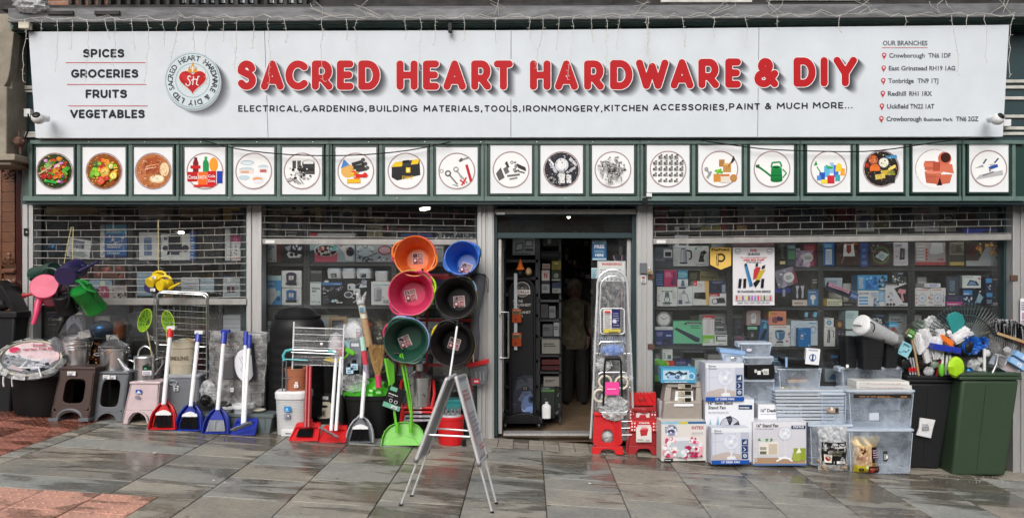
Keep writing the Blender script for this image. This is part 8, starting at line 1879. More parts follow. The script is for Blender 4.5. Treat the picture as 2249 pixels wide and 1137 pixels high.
# dustpan on the post, nylon bag
t=thg('wall_dustpan','grey and red dustpan hung on the post left of the door','dustpan',P(1048,845,6.95));s=6.9
m=MB('grey');m.prism([P(1030,805,s),P(1070,800,s),P(1072,815,s),P(1066,843,s),P(1036,847,s)],(0,.06,0));m.bd('pan',t,bv=.004)
m=MB('red');m.prism([P(1022,800,s-.02),P(1072,788,s-.02),P(1074,797,s-.02),P(1030,808,s-.02)],(0,.08,0));m.bd('brush_back',t,bv=.004)
for x in(1045,1054,1062):m=MB('ltgrey');m.tb([P(x,816,s-.006),P(x+1,834,s-.006)],.005,5);m.bd('rib',t)
stick(t,1038,831,1054,842,s-.01,'r 0 0 100 100 c03040;r 20 30 60 36 dcc')
m=MB('white_gloss');m.tb([P(1040,795,s+.02),P(1035,690,7.02)],.007,8);m.bd('handle',t)
t=thg('nylon_bag','long grey nylon drawstring bag hung on the post left of the door','bag',P(1048,780,6.98))
m=MB('fabric_grey');pr=[(1052,602,15),(1050,612,19),(1047,640,17),(1046,665,11),(1043,700,9),(1044,740,10),(1042,780,9),(1043,790,7)]
vs=[];n=14
for x,y,r_ in pr:
    c=P(x,y,6.96)
    for j in range(n):a=6.283*j/n;q=r_*6.96/F*(1+.08*sin(3*a+y*.05));vs.append(c+V3((q*cos(a),.45*q*sin(a),q*.1*cos(a))))
m.add(vs,[(i*n+j,i*n+(j+1)%n,(i+1)*n+(j+1)%n,(i+1)*n+j)for i in range(len(pr)-1)for j in range(n)]+[tuple(range(n)),tuple(range((len(pr)-1)*n,len(pr)*n))]);m.bd('bag_cloth',t,sm=60)
m=MB('black');m.tb([P(1062,604,6.9),P(1073,612,6.88),P(1073,642,6.88),P(1070,642,6.88),P(1069,615,6.88)],.003,5);m.tb([P(1038,606,6.88),P(1052,600,6.87),P(1068,606,6.88)],.007,6);m.bd('drawstring',t)
# ---- folding pavement sign (seen nearly edge on)
t=thg('folding_sign','silver folding pavement sign seen from its side, standing on the wet slabs','pavement sign',gp(990,1100)[0])
fl,s1_=gp(880,1109);fr,s2_=gp(1081,1125);bl,s3_=gp(904,1089);br_,s4_=gp(1090,1105)
apex_f=P(987,826,4.98);apex_b=P(1012,822,5.14)
apexL,apexR=P(984,832,4.98),P(1002,829,4.98);apexLb,apexRb=P(1000,824,5.22),P(1018,824,5.22)
fl2=bl;
def bar(m,a,b,w,dvec,mat=None):
    m.tb([a,b],w,6,mat)
for a,b in((apexL,fl),(apexLb,bl),(apexR,fr),(apexRb,br_)):
    m=MB('alu_new');m.tb([a,b],.0078,8);m.bd('leg',t);e=MB('black');d=(b-a).normalized();e.tb([b-d*.012,b+d*.004],.013,8);e.bd('foot_cap',t)
def panel(A0,A1,B0,B1,name,front):
    # quad: A0,A1 top (near, far); B0,B1 bottom; lies 70% down the legs
    k=.64;b0,b1=A0.lerp(B0,k),A1.lerp(B1,k);d0,d1=(b0-A0),(b1-A1);w=(A1-A0).normalized()
    nrm=d0.cross(w).normalized()*front
    A0,A1,b0,b1=A0-w*.03,A1+w*.03,b0-w*.03,b1+w*.03
    m=MB('ltgrey');m.prism([A0+nrm*.004,A1+nrm*.004,b1+nrm*.004,b0+nrm*.004],nrm*.006);pn=m.bd(name,t,sm=0)
    m=MB('print');A=Art(m,lambda u,v,kk:(b0.lerp(b1,u/100)).lerp(A0.lerp(A1,u/100),v/100)+nrm*(.0112+.0004*kk),asp=.6)
    A.draw('r 6 6 88 88 c8ccd0;r 12 20 20 60 d0a8a8;n 16 72 66 14 3 b88;n 16 30 66 30 6 99a;n 16 14 60 8 2 c66');m.bd('poster',pn,sm=0)
    for a,b in((A0,b0),(A1,b1),(A0,A1),(b0,b1)):
        f_=MB('alu_new');f_.tb([a+nrm*.006,b+nrm*.006],.013,6);f_.bd('snap_frame',t)
    for q in(b0,b1):e=MB('grey');e.ball(q+nrm*.006,.018,n=10,k=6);e.bd('corner_cap',t)
panel(apexL,apexLb,fl,bl,'panel',-1);panel(apexR,apexRb,fr,br_,'panel',1)
m=MB('alu_new');m.tb([apexL,apexLb],.014,8);m.tb([apexR,apexRb],.014,8);m.bd('hinge',t)
for k,aa,bb in((.44,(apexL,fl),(apexR,fr)),(.44,(apexLb,bl),(apexRb,br_))):
    m=MB('alu_new');m.tb([aa[0].lerp(aa[1],k),bb[0].lerp(bb[1],k)],.007,6);m.bd('stay',t)
# right of the door
# ---- tall wrapped ladder with a luggage trolley in front
t=thg('step_ladder','tall silver ladder wrapped in clear film standing at the right of the doorway','ladder',gp(1345,965)[0]);s=7.0
def rail(pts,mat='alu_new',r=.011,name='stile',par=None):
    m=MB(mat);m.tb([P(*q)for q in pts],r,8);return m.bd(name,par or t)
loop=[(1297,962,6.85),(1303,860,6.9),(1307,760,6.95),(1312,640,7.02)]+[(1345-33*cos(R(a)),625-33*sin(R(a)),7.03)for a in range(0,181,18)]+[(1380,680,7.0),(1386,780,6.95),(1390,900,6.88)]
rail(loop,r=.012,name='outer_frame');
loop2=[(1306,958,6.86),(1312,780,6.95),(1319,640,7.0)]+[(1345-26*cos(R(a)),630-24*sin(R(a)),7.01)for a in range(0,181,20)]+[(1372,700,7.0),(1378,800,6.95),(1381,900,6.88)]
rail(loop2,'chrome',.008,'inner_frame')
for y in(776,850,925):rail([(1306,y,6.94),(1384,y,6.94)],'chrome',.009,'step')
m=MB('wrap');vs=[];n1,n2=8,22
for j in range(n2+1):
    y=592+j*17;hw=30+13*min(1,j/9);
    for i in range(n1+1):u_=-1+2*i/n1;vs.append(P(1345+u_*hw+UN(-1,1),y,6.9-.0*j-.08*(1-u_*u_)+UN(-.015,.015)))
m.add(vs,[(j*(n1+1)+i,j*(n1+1)+i+1,(j+1)*(n1+1)+i+1,(j+1)*(n1+1)+i)for j in range(n2)for i in range(n1)]);m.bd('clear_wrap',t)
t=thg('cooling_rack','white wire rack with a navy and cream card, hooked on the wrapped ladder','rack',P(1344,735,6.8));s=6.8
def rr2(m,x0,y0,x1,y1,r,s,rad):m.tb(rrect(x0,y0,x1,y1,r,s),rad,8,closed=True)
m=MB('white_gloss');rr2(m,1319,677,1371,733,6,s,.006);m.bd('wire_rim',t)
for i in range(8):
    y=683+i*6
    for x in(1320,1360):m=MB('chrome');m.tb([P(x,y,s),P(x+9,y,s)],.0025,5);m.bd('wire',t)
m=MB('print');sticker(m,1325,679,1362,730,s-.01,'r 0 0 100 100 d4d4cc;r 50 0 50 100 26285a;r 52 18 46 4 99a;n 6 20 40 70 8 99a;r 0 0 100 16 c8b850;n 56 30 36 60 6 88a;r 6 86 34 8 c33;o 64 50 12 ccd;n 30 2 60 10 1 664');m.bd('card',t,sm=0)
t=thg('blue_basket','pale blue wire basket wrapped against the ladder below the cooling rack','basket',P(1345,775,6.86));s=6.86
for i in range(15):x=1318+i*3.9;m=MB('paleblue');m.tb([P(x,738,s),P(x*.8+269,772,s)],.0035,5);m.bd('wire',t)
m=MB('chrome');m.tb([P(1314,776,s-.02),P(1314,758,s-.02),P(1320,750,s-.02),P(1370,750,s-.02),P(1376,758,s-.02),P(1376,776,s-.02),],.008,8);m.bd('rim',t)
m=MB('skyblue');m.ball(P(1345,768,s+.02),.1,n=18,k=8,sc=(1.25,.3,.6));m.bd('basin',t)
t=thg('luggage_trolley','folding luggage trolley with white wheels and a pink tag in crinkled wrap','trolley',P(1345,905,6.72));s=6.72
m=MB('black');m.tb([P(1325,890,s),P(1328,800,s),P(1330,787,s+.02),P(1336,783,s+.02),P(1356,783,s+.02),P(1362,788,s+.02),P(1364,800,s),P(1366,870,s)],.010,8);m.bd('handle_frame',t)
m=MB('black');m.tb([P(1330,786,s-.01),P(1362,786,s-.01)],.02,8);m.bd('grip',t)
m=MB('chrome');m.tb(rrect(1313,817,1380,905,10,s+.03),.007,8,closed=True);m.bd('base_loop',t)
for x,y in((1329,838),(1365,840),(1318,868)):
    m=MB('cream_pl');c=P(x,y,s+.02);m.tb([c+V3((.06*cos(a),0,.06*sin(a)))for a in np.linspace(0,6.283,25)[:-1]],.012,8,closed=True);m.bd('wheel',t)
m=MB('print');a=P(1329,866,s-.03);b=P(1359,838,s-.03);m.box(a[0],b[0],a[1]-.02,a[1],a[2],b[2],col=hx('e84a98'));sticker(m,1329,838,1359,866,s-.055,'n 14 40 70 16 1 fce');m.bd('pink_tag',t,sm=0)
m=MB('wrap_dense')
for(x,y,r_)in((1345,885,.12),(1325,800,.07),(1372,830,.06),(1350,905,.1)):m.ball(P(x,y,s+.04),r_,n=14,k=9,sc=(1.2,.35,.8),jit=.5)
m.bd('wrap',t,sm=0)
for y in(925,940,955):rail([(1312,y,6.84),(1388,y-1,6.84)],'chrome',.004,'rung',t)
# ---- red folding stools
def folding(x0t,x1t,x0b,x1b,yt,yb,mat,label,ribs=True,win=True):
    p,s=gp((x0b+x1b)/2,yb);t=thg('folding_stool',label,'stool',p);u=s/F;hh=(yb-yt)*u
    def f(a,v,d=0):x0=x0b+(x0t-x0b)*v;x1=x1b+(x1t-x1b)*v;return P(x0+(x1-x0)*a,yb+(yt-yb)*v,s)+V3((0,.05*v+d,0))
    n=24;cv,hv=.42,.16;inner,outer=[],[]
    for i in range(n):
        a=6.2832*(i+.5)/n;ca,sa=cos(a),sin(a);mx=max(abs(ca),abs(sa));outer.append(f(.5+.5*ca/mx,.6+.4*sa/mx));q=.2*(1-.25*max(0,sa));inner.append(f(.5+q*csign(abs(ca)**.6,ca),cv+.03+hv*csign(abs(sa)**.6,sa)))
    m=MB(mat)
    if win:m.ring_plate(outer,inner,(0,.025,0))
    else:m.prism([f(0,.2),f(1,.2),f(1,1),f(0,1)],(0,.025,0))
    m.prism([f(0,0),f(.24,0),f(.3,.1),f(.36,.13),f(.64,.13),f(.7,.1),f(.76,0),f(1,0),f(1,.2),f(0,.2)],(0,.025,0));m.bd('leg_panel',t,bv=.004)
    if ribs:
        m=MB(mat)
        for i in range(12):
            v=.24+i*.058
            for sg in(0,1):
                a0,a1=(.07,.27)if.22<v<.66 else(.07,.46)
                A0,A1=(a0,a1)if sg==0 else(1-a0,1-a1);m.tb([f(A0,v,-.003),f(A1,v+.06*(abs(a1-a0)/.2),-.003)],.0045,4)
        m.bd('rib',t)['kind']='stuff'
    m=MB(mat)
    a,b=f(0,1),f(1,1);m.box(a[0]-.01,b[0]+.01,a[1]-.025,a[1]+.05,a[2]-.02,a[2]+.016);m.box((a[0]+b[0])/2-.03,(a[0]+b[0])/2+.03,a[1]-.035,a[1],a[2]-.035,a[2]+.01);m.bd('folded_seat',t,bv=.006)
    return t,f,s
t,f,s=folding(1307,1364,1300,1369,910,998,'red','bright red folding step stool with ribbed sides and an arched opening')
m=MB('wrap_dense');m.ball(f(.5,.42,.06),.06,n=12,k=8,sc=(1,.5,1),jit=.4);m.bd('film_inside',t,sm=0)
t,f,s=folding(1392,1440,1379,1449,900,998,'darkred','dark red folding step stool with a white picture label, in front of its twins',ribs=False,win=False)
stick(t,1397,937,1431,970,s-.03,'r 0 0 100 100 d8d4d0;p b03038 30 40 70 44 80 90 40 92 24 80;p d86068 30 80 76 84 70 96 34 94;n 8 10 40 12 2 333;n 60 8 30 12 2 778;r 0 0 0 0 000')
for k,(y0,y1,l)in enumerate([(924,948,'red patterned folded stool top with white squares, nearest of the stack'),(898,922,'red patterned folded stool top with white squares, second of the stack')]):
    q=P(1414,y1,s+.06+.05*k);t=thg('folding_stool',l,'stool',q);m=MB('red');rbar(m,1384+(-3*k),y0,1445-(3*k),y1,s+.05*k,.04);m.bd('seat',t,bv=.006)
    stick(t,1384-3*k,y0,1445-3*k,y1,s+.05*k-.003,''.join('r %g %g 5 16 e4dcdc;'%(x,y)for x in(4,14,82,92)for y in(12,42,72))+'b 30 76 40 16 dcc casa;r 26 10 48 56 d8c8c8;p b03038 34 14 66 14 60 50 40 50')
t=thg('folding_stool','plain red folded stool with a crenellated top edge at the back of the stack','stool',P(1412,892,s+.16));m=MB('red');rbar(m,1381,864,1441,890,s+.12,.05);
for i in range(8):rbar(m,1383+i*7.6,861,1387+i*7.6,866,s+.12,.05)
m.bd('seat',t,bv=.003);m=MB('darkred');rbar(m,1402,874,1420,881,s+.117,.01);m.bd('handle_slot',t,bv=.003)
m=MB('darkred');m.prism([P(1381,890,s+.1),P(1374,995,s+.04),P(1384,996,s+.04),P(1388,890,s+.1)],(0,.04,0));m.prism([P(1441,890,s+.1),P(1447,990,s+.04),P(1440,990,s+.04),P(1434,890,s+.1)],(0,.04,0));m.bd('side_panel',t)
for i in range(4):
    m=MB('darkred');y=870+0*i;m.tb([P(1384+i*14,868,s+.116),P(1394+i*14,886,s+.116)],.003,4);m.bd('moulded_rib',t)
# ---- litter box stack
p,s=gp(1497,930);s=6.75;u=s/F
t=thg('litter_tray_stack','taupe hooded litter tray standing on end on the paddling pool box','litter tray',P(1498,928,s))
m=MB('taupe');m.hexa([P(1453,930,s),P(1543,930,s),P(1541,930,s)+V3((0,.25,0)),P(1455,930,s)+V3((0,.25,0)),P(1459,880,s),P(1543,880,s),P(1541,880,s)+V3((0,.25,0)),P(1461,880,s)+V3((0,.25,0))]);m.bd('tray',t,bv=.02,seg=3)
m=MB('taupe');
for(a,b,c_,d)in((1457,1473,1464,1476),(1527,1543,1530,1540)):m.prism([P(a,882,s+.03),P(b,882,s+.03),P(d,840,s+.08),P(c_,840,s+.08)],(0,.18,0))
m.prism([P(1464,850,s+.06),P(1540,850,s+.06),P(1538,836,s+.08),P(1466,836,s+.08)],(0,.18,0));m.prism([P(1472,884,s+.12),P(1530,884,s+.12),P(1530,846,s+.12),P(1472,846,s+.12)],(0,.02,0));m.bd('hood',t,bv=.008)
m=MB('white');m.prism([P(1480,892,s-.015),P(1524,892,s-.015),P(1522,858,s+.08),P(1484,858,s+.08)],(0,.015,0));m.bd('inner_tray',t,bv=.006)
for y in(842,857,872):stick(t,1489,y,1519,y+11,s-.0+.05-(y-842)*.0015,'r 0 0 100 100 c0b8a8;r 50 10 46 80 222;c 20 50 10 3 665;n 30 20 16 60 2 555')
m=MB('ltgrey');rbar(m,1448,880,1456,930,s+.1,.15);rbar(m,1447,890,1454,925,s+.14,.1);tag(m.bd('second_tray',loc=P(1451,930,s+.1),bv=.006),'pale edges of more litter trays behind the taupe one','litter tray')
carton(1452,808,1529,840,6.78,'4a9ac0','sky blue shoe box sized carton lying on the litter tray','box','r 6 20 74 66 aac8d8;p 333a44 12 60 24 80 40 66 52 84 64 66 74 76 74 56 12 50;s 20 24 50 34 22 3 6 dde 457 9bd;e 86 46 10 26 b8d4e0;e 86 46 7 18 4a8ab8;n 10 4 70 10 1 dde',.16)
carton(1452,925,1551,1011,6.62,'d4d0cc','white paddling pool box with a pink flower pool picture','box','r 0 94 50 6 8ab8d0;r 40 94 20 6 c8c050;r 60 94 40 6 3a6a9a;b 68 80 28 8 a84060 INTEX;e 22 78 14 15 8a94b0;e 22 80 10 8 c8d0dc;e 22 76 8 5 4a5070;s 10 68 24 20 14 2 4 3a3a58 9a4060 dde;e 50 33 44 27 c8c8d0;e 50 42 42 19 dcdce2;e 50 40 34 12 b8c0c8;s 10 46 24 12 16 3 6 c04070 e8a8b8 eee;s 62 46 20 12 16 3 6 c04070 e8a8b8 eee;s 4 14 30 26 26 3 7 c04868 e09aa8 eee;s 50 10 40 26 30 3 8 b83860 e8a0b0 f0e8ea a02850;s 34 12 20 24 12 4 8 e0e0e6 b8c8c8 ccd;r 4 2 20 6 222;n 6 3 16 4 1 ccc;n 66 72 30 4 1 99a',.2,yaw=3)
# ---- fan cartons
FAN='r 0 0 100 100 b4b8c8;r 3 12 74 78 c8ccd8;r 0 88 100 12 dde0e8;l a8acc0 1 3 62 34 62;l a8acc0 1 10 12 10 90;l a8acc0 1 62 12 62 86;p b8aca8 3 12 3 24 40 34 77 26 77 12;p d8d8e0 40 12 46 22 62 22 66 12;r 50 20 5 24 d4d6e0;e 52 18 12 3 e0e2ea;o 52 62 21 bcc0d0;o 52 62 19.5 d4d8e4;p c4c8d8 52 62 40 70 44 80 54 78;p c4c8d8 52 62 64 74 70 64 62 56;p c4c8d8 52 62 44 50 54 46 60 50;o 52 62 5 f0f0f6;t 8 90 18 5 556 Fine;t 8 84 22 4 778 Elements;r 80 52 16 17 1a3a6a;r 80 33 16 17 1a3a6a;r 80 14 16 17 1a3a6a;r 84 56 2 4 fff;r 87 56 2 7 fff;r 90 56 2 10 fff;l fff 1.5 84 46 90 40 84 36;o 88 23 4 9ab;c 88 23 5 1 fff;r 0 0 100 11 1e50a0;b 26 3 48 6 dde 12"_DESK_FAN'
carton(1549,797,1634,880,6.7,'ccd0dc','twelve inch desk fan carton at the top of the fan cartons','box',FAN,.24,yaw=2)
carton(1549,876,1656,1014,6.72,'dcdce4','tall sixteen inch satin black stand fan carton in the middle of the fans','box','r 0 0 100 100 dde0ea;b 6 91 52 5.5 333 16"_Satin_Black;b 6 84 36 5.5 333 Stand_Fan;n 6 77 44 4 2 99a;r 68 84 28 7 223a60;n 70 86 24 3 1 fff;o 50 56 21 555a68;o 50 56 19.6 c8ccd6;p 333640 50 56 42 72 52 74 56 68;p 333640 50 56 68 66 70 56 60 50;p 333640 50 56 38 42 34 50 42 60;p 333640 50 56 60 40 52 38 48 46;o 50 56 4 aab;c 50 56 14 .6 889;c 50 56 17 .6 889;p 8ab0c8 8 60 10 70 12 60;p 8ab0c8 22 60 26 74 28 60;r 48 8 4 34 445',.24,yaw=0)
carton(1562,939,1646,1018,6.55,'ccd0dc','twelve inch desk fan carton standing on the paving in front','box',FAN,.12,yaw=2)
carton(1545,940,1566,1012,6.74,'4a4c60','dark purple carton edge between the pool box and the fan cartons','box','r 30 10 40 80 889;n 34 14 32 70 9 ccd',.2,name='product_box')
carton(1665,888,1762,924,6.82,'e0e2ea','white sixteen inch desk fan carton behind the stand fan carton','box','b 6 54 50 22 333 16"_Desk_Fan;n 6 40 42 8 1 99a;r 62 38 32 24 223a60;b 65 43 26 14 fff STATUS;p 556 62 88 94 78 90 98 64 100',.2)
carton(1654,926,1774,1021,6.68,'d8d8de','white sixteen inch stand fan carton with a room picture','box','r 2 3 94 85 c8c8d0;r 0 0 100 4 5a78a8;r 2 4 94 14 a88a70;b 6 88 40 8 333 16"_Stand_Fan;n 6 83 34 4 1 99a;r 70 84 26 8 223a60;b 73 86 20 5 fff STATUS;r 10 24 36 30 ddd8d0;r 12 26 12 7 665;r 12 36 12 7 998;r 28 26 16 24 c0b4a4;o 58 74 12.5 b4b8c4;o 58 74 11.4 d8dce4;p c8ccd8 58 74 50 82 58 86;p c8ccd8 58 74 66 80 68 72;p c8ccd8 58 74 54 62 62 62;o 58 74 3 eee;r 57.2 18 1.6 48 dde;l e8e8ec 3 42 10 58 20 72 10;l e8e8ec 3 46 18 70 16;r 74 12 22 28 8a9a38;r 72 10 14 18 98a848;p eceae0 78 28 84 42 88 30;p 4a8a40 24 54 22 62 28 62;p 4a8a40 30 54 32 64 36 60;p 4a8a40 8 58 10 64 14 58;c 4 44 2.6 .8 fff;c 4 36 2.6 .8 fff;c 4 28 2.6 .8 fff;c 4 20 2.6 .8 fff;c 4 12 2.6 .8 fff;r 97 0 3 100 445',.2,yaw=1)
# ---- clear storage boxes
def clearbox(x0,x1,yt,yb,s,dep,label,lid=True,ribs=0,open_=False,tp=.92,extra=None):
    p=P((x0+x1)/2,yb,s)+V3((0,dep/2,0));u=s/F;w=(x1-x0)*u/2;h=(yb-yt)*u;t=thg('storage_box',label,'storage box',p,'clear plastic storage boxes')
    lh=.022
    m=MB('clear');m.sql([(w*tp,dep/2*tp,0),(w*tp+.004,dep/2*tp+.004,.01),(w*.98,dep/2*.98,h-lh)],p,e=9,n=32,caps=True);m.bd('box_body',t)
    m=MB('clear_rim')
    if lid:m.sql([(w*.99,dep/2,h-lh),(w*1.03,dep/2*1.03,h-lh+.002),(w*1.03,dep/2*1.03,h-.006),(w*.98,dep/2*.98,h),(w*.5,dep/2*.5,h)],p,e=9,n=32)
    else:m.sql([(w*.985,dep/2*.985,h-.02),(w*1.03,dep/2*1.03,h-.018),(w*1.03,dep/2*1.03,h-.004),(w*.96,dep/2*.96,h-.004),(w*.96,dep/2*.96,h-.02)],p,e=9,n=32,caps=False)
    m.bd('lid' if lid else 'rim',t)
    for sx in(-1,1):
        m=MB('clear_rim');m.box(p[0]+sx*w*1.0-.012,p[0]+sx*w*1.0+.012,p[1]-.06,p[1]+.06,p[2]+h-.05,p[2]+h-.004);m.bd('latch',t,bv=.003)
        m=MB('clear_rim');m.tb([(p[0]+sx*w*tp*.93,p[1]-dep/2*tp+.002,p[2]+.02),(p[0]+sx*w*.93,p[1]-dep/2*.98,p[2]+h-lh-.01)],.0035,5);m.bd('corner_rib',t)
    m=MB('clear_rim');m.sql([(w*tp*.97,dep/2*tp*.99,.006),(w*tp*.99,dep/2*tp*1.004,.012)],p,e=9,n=32,caps=False);m.bd('base_rib',t)
    return t,p,w,h,u
t,p,w,h,u=clearbox(1860,2010,942,1040,6.68,.30,'big clear storage box on the paving behind the charcoal bag',True)
stick(t,1940,990,1949,1012,6.675,'r 0 0 100 100 333;n 10 20 80 60 3 ccc;r 60 30 40 30 eee')
t,p,w,h,u=clearbox(1860,2012,856,941,6.72,.28,'big clear storage box stacked on another, holding magazines on its lid',True)
stick(t,1909,905,1930,922,6.73,'p d8dce0 0 0 100 0 100 90 80 100 0 90')
t,p,w,h,u=clearbox(1777,1876,932,1022,6.72,.28,'clear storage box behind the kindling bag with a red hose inside',True)
m=MB('darkred');m.tb([P(1790,985,6.85),P(1805,992,6.85),P(1808,1008,6.85),P(1800,1014,6.85)],.008,8);tag(m.bd('garden_hose',loc=P(1800,1015,6.85)),'short red hose end inside the clear box behind the kindling bag','hose')
clearbox(1846,1985,806,900,7.0,.16,'clear storage box under the black square pots',True)
t,p,w,h,u=clearbox(1708,1806,808,860,6.9,.2,'open clear crate holding small brushes and yellow sponges',False)
m=MB('gold')
for i in range(16):
    q=P(1720+i*5,856-UN(0,6),6.93);m.ball(q,.026,n=8,k=6,sc=(1.1,.7,.6),jit=.5)
tag(m.bd('sponge_heap'),'crinkled golden sponges heaped in the open clear crate','sponges',kind='stuff')
for i,(x,l)in enumerate([(1742,'left brown hand brush in the open clear crate'),(1762,'right brown hand brush in the open clear crate')]):
    t=thg('hand_brush',l,'brush',P(x,845,6.92));m=MB('wood');rbar(m,x-11,833,x+11,840,6.92,.04);m.bd('block',t,bv=.003);m=MB('rust')
    for k in range(22):xx=x-10+k*.95;m.tb([P(xx,834,6.93),P(xx+UN(-1,1),824,6.93)],.003,4)
    m.bd('bristles',t)['kind']='stuff'
m=MB('black');rbar(m,1724,788,1795,798,6.85,.2,y0r=790,y1r=802);m.hexa([P(1728,806,6.86),P(1798,808,6.86),P(1798,808,6.86)+V3((0,.15,0)),P(1728,806,6.86)+V3((0,.15,0)),P(1722,788,6.86),P(1804,792,6.86),P(1804,792,6.86)+V3((0,.15,0)),P(1722,788,6.86)+V3((0,.15,0))]);tag(m.bd('black_tray',loc=P(1760,806,6.86),bv=.006),'black plastic tray sitting on the open clear crate','tray')
m=MB('paleblue');m.tb([P(1727,806,6.82),P(1727,784,6.82)],.012,8);tag(m.bd('blue_tube',loc=P(1727,806,6.82)),'thin pale blue tube standing at the corner of the black tray','tube')
carton(1770,765,1800,800,6.84,'e0e2e6','white hook pack with a blue round emblem in the black tray','packet','r 14 84 70 10 aab;c 50 44 26 6 3a6aa8;r 44 20 12 44 2a3a68;p 2a3a68 36 20 64 20 56 34 44 34',.04,roll=5)
# black thing, small clear boxes, blue lidded dish
p0=P(1672,831,6.9);t=thg('black_crate','black folded crate with a white barcode label, on the clear box','crate',p0);m=MB('black');rbar(m,1641,800,1701,831,6.85,.2);m.bd('crate_body',t,bv=.008);stick(t,1657,808,1688,822,6.845,'r 0 30 16 50 ccc;r 20 0 24 60 ddd;r 50 40 14 40 bbb;r 62 0 38 90 ddd;n 66 20 30 50 4 222')
clearbox(1628,1703,833,884,6.88,.25,'clear lidded storage box under the black folded crate',True)
clearbox(1632,1699,782,801,6.85,.18,'small milky box with a rounded handle on the black folded crate',True)
t,p,w,h,u=clearbox(1626,1696,752,780,6.88,.2,'wide shallow milky lidded box at the top of the little stack',True);stick(t,1638,764,1653,772,6.87,'e 50 50 50 50 889;e 50 50 40 38 ccd')
t=thg('food_box','pale blue clip lid food box above the top fan carton','food box',P(1609,798,6.86));s=6.86
m=MB('clear_rim');m.hexa([P(1590,798,s),P(1632,799,s),P(1630,799,s)+V3((0,.14,0)),P(1592,798,s)+V3((0,.14,0)),P(1583,772,s),P(1637,776,s),P(1635,776,s)+V3((0,.16,0)),P(1585,772,s)+V3((0,.16,0))]);m.bd('box_body',t,bv=.01)
m=MB('paleblue');m.tb(rrect(1592,779,1630,794,5,s-.006,1),.005,6,closed=True);m.hexa([P(1581,774,s-.01),P(1639,779,s-.01),P(1637,779,s-.01)+V3((0,.18,0)),P(1584,774,s-.01)+V3((0,.18,0)),P(1581,766,s-.01),P(1637,771,s-.01),P(1635,771,s-.01)+V3((0,.18,0)),P(1584,766,s-.01)+V3((0,.18,0))]);m.bd('lid',t,bv=.006)
m=MB('chrome');m.ball(P(1611,787,s-.01),.02,n=12,k=8,sc=(1.6,.4,1));m.bd('clip',t)
# stack of nested lids
for i in range(10):
    y=856+i*7.6;t=thg('crate_cover','clear storage lid, '+['top','second','third','fourth','fifth','sixth','seventh','eighth','ninth','lowest'][i]+' in the pile beside the fan cartons','lid',P(1778,y+6,6.8),'pile of clear storage lids')
    m=MB('clear_rim');a=P(1702+i*.8,y+5,6.78);b=P(1855-i*.4,y,6.78);m.box(a[0],b[0],a[1],a[1]+.25,a[2],b[2]-.002);m.bd('lid_plate',t,bv=.004)
    m=MB('white');m.tb([a+V3((0,-.002,.022)),V3((b[0],a[1]-.002,a[2]+.022))],.0032,5);m.bd('lid_edge',t)
t,p,w,h,u=clearbox(1803,1860,862,930,6.76,.2,'upright clear box with a small picture sticker beside the pile of lids',True,tp=.97);stick(t,1816,894,1842,906,6.75,'r 0 0 100 100 9a8a7a;s 5 10 60 80 10 8 14 ddd 654 b98;r 70 10 26 80 333')
# magazines on the lid
for i,(y,c_,l)in enumerate([(866,'2a2420','dark carton at the bottom of the flat packs on the big clear box'),(856,'b0aca8','grey white flat pack second from the bottom on the big clear box'),(847,'c8c8c4','white flat pack third from the bottom on the big clear box'),(838,'d4d4d0','white flat pack at the top of the pile on the big clear box')]):
    m=MB('print');a=P(1876+UN(-3,4)+2*i,y+(8 if i else 7),6.72+.02*i);b=P(2000+UN(-4,3),y-1,6.72+.02*i);m.box(a[0],b[0],a[1],a[1]+.2,a[2],b[2],col=hx(c_));sticker(m,1880,y,1996,y+7,6.72+.02*i-.002,('n 6 30 80 40 1 a86;n 40 10 30 20 1 c84;r 84 10 12 50 864' if i==0 else 'n 20 40 70 24 1 a77;r 2 10 96 8 889;n 6 60 20 20 1 554'));tag(m.bd('flat_pack',loc=P(1938,y+8,6.72+.02*i),sm=0),l,'flat pack')
# black square pots and tilted white bin
for i,(x0,x1,sx,l)in enumerate([(1856,1886,6.95,'left black square pot in the row under the tilted white bin'),(1944,1976,6.95,'right black square pot in the row under the tilted white bin'),(1893,1944,6.8,'middle black square pot, largest, under the tilted white bin')]):
    yb=812 if i==2 else 808;c=P((x0+x1)/2,yb,sx)+V3((0,.08,0));u=sx/F;w=(x1-x0)*u/2;t=thg('plant_pot',l,'plant pot',c,'black square pots');m=MB('bingrey');m.sql([(w*.8,.07,0),(w*.98,.09,(yb-752)*u),(w*1.06,.095,(yb-751)*u),(w*1.06,.095,(yb-740)*u),(w*.95,.085,(yb-740)*u),(w*.8,.07,(yb-780)*u)],c,e=7,n=28);m.bd('pot_body',t)
    m=MB('bingrey');m.tb([c+V3((-w*.9,-.083,(yb-782)*u)),c+V3((w*.9,-.083,(yb-782)*u))],.003,5);m.bd('moulding',t)
stick(t,1858,800,1864,807,6.92,'r 0 0 100 100 eee')
t=thg('swing_bin','tall white lidded bin lying tilted on the black pots in clear wrap','bin',P(1920,745,6.8));a,b=P(1892,713,6.74),P(1962,744,6.9);T_=amat(a,b);L=(b-a).length;u=6.72/F
m=MB('offwhite');m.T=T_;m.lathe([(20*u,.0),(21*u,.02),(13*u,L)],n=36);m.bd('bin_body',t);m=MB('white');m.T=T_;m.lathe([(.001,-.035),(12*u,-.03),(20*u,-.02),(23*u,-.005),(23*u,.012),(20*u,.014)],n=36);m.bd('lid',t);m=MB('white');m.T=T_;m.box(-.05,.05,-.02,.02,-.06,-.035);m.bd('lid_grip',t,bv=.006)
m=MB('wrap');m.T=T_;m.lathe([(22*u,.0),(23*u,.05),(19*u,L*.6),(15*u,L),(17*u,L+.06)],n=20,caps=False);m.bd('wrap',t)
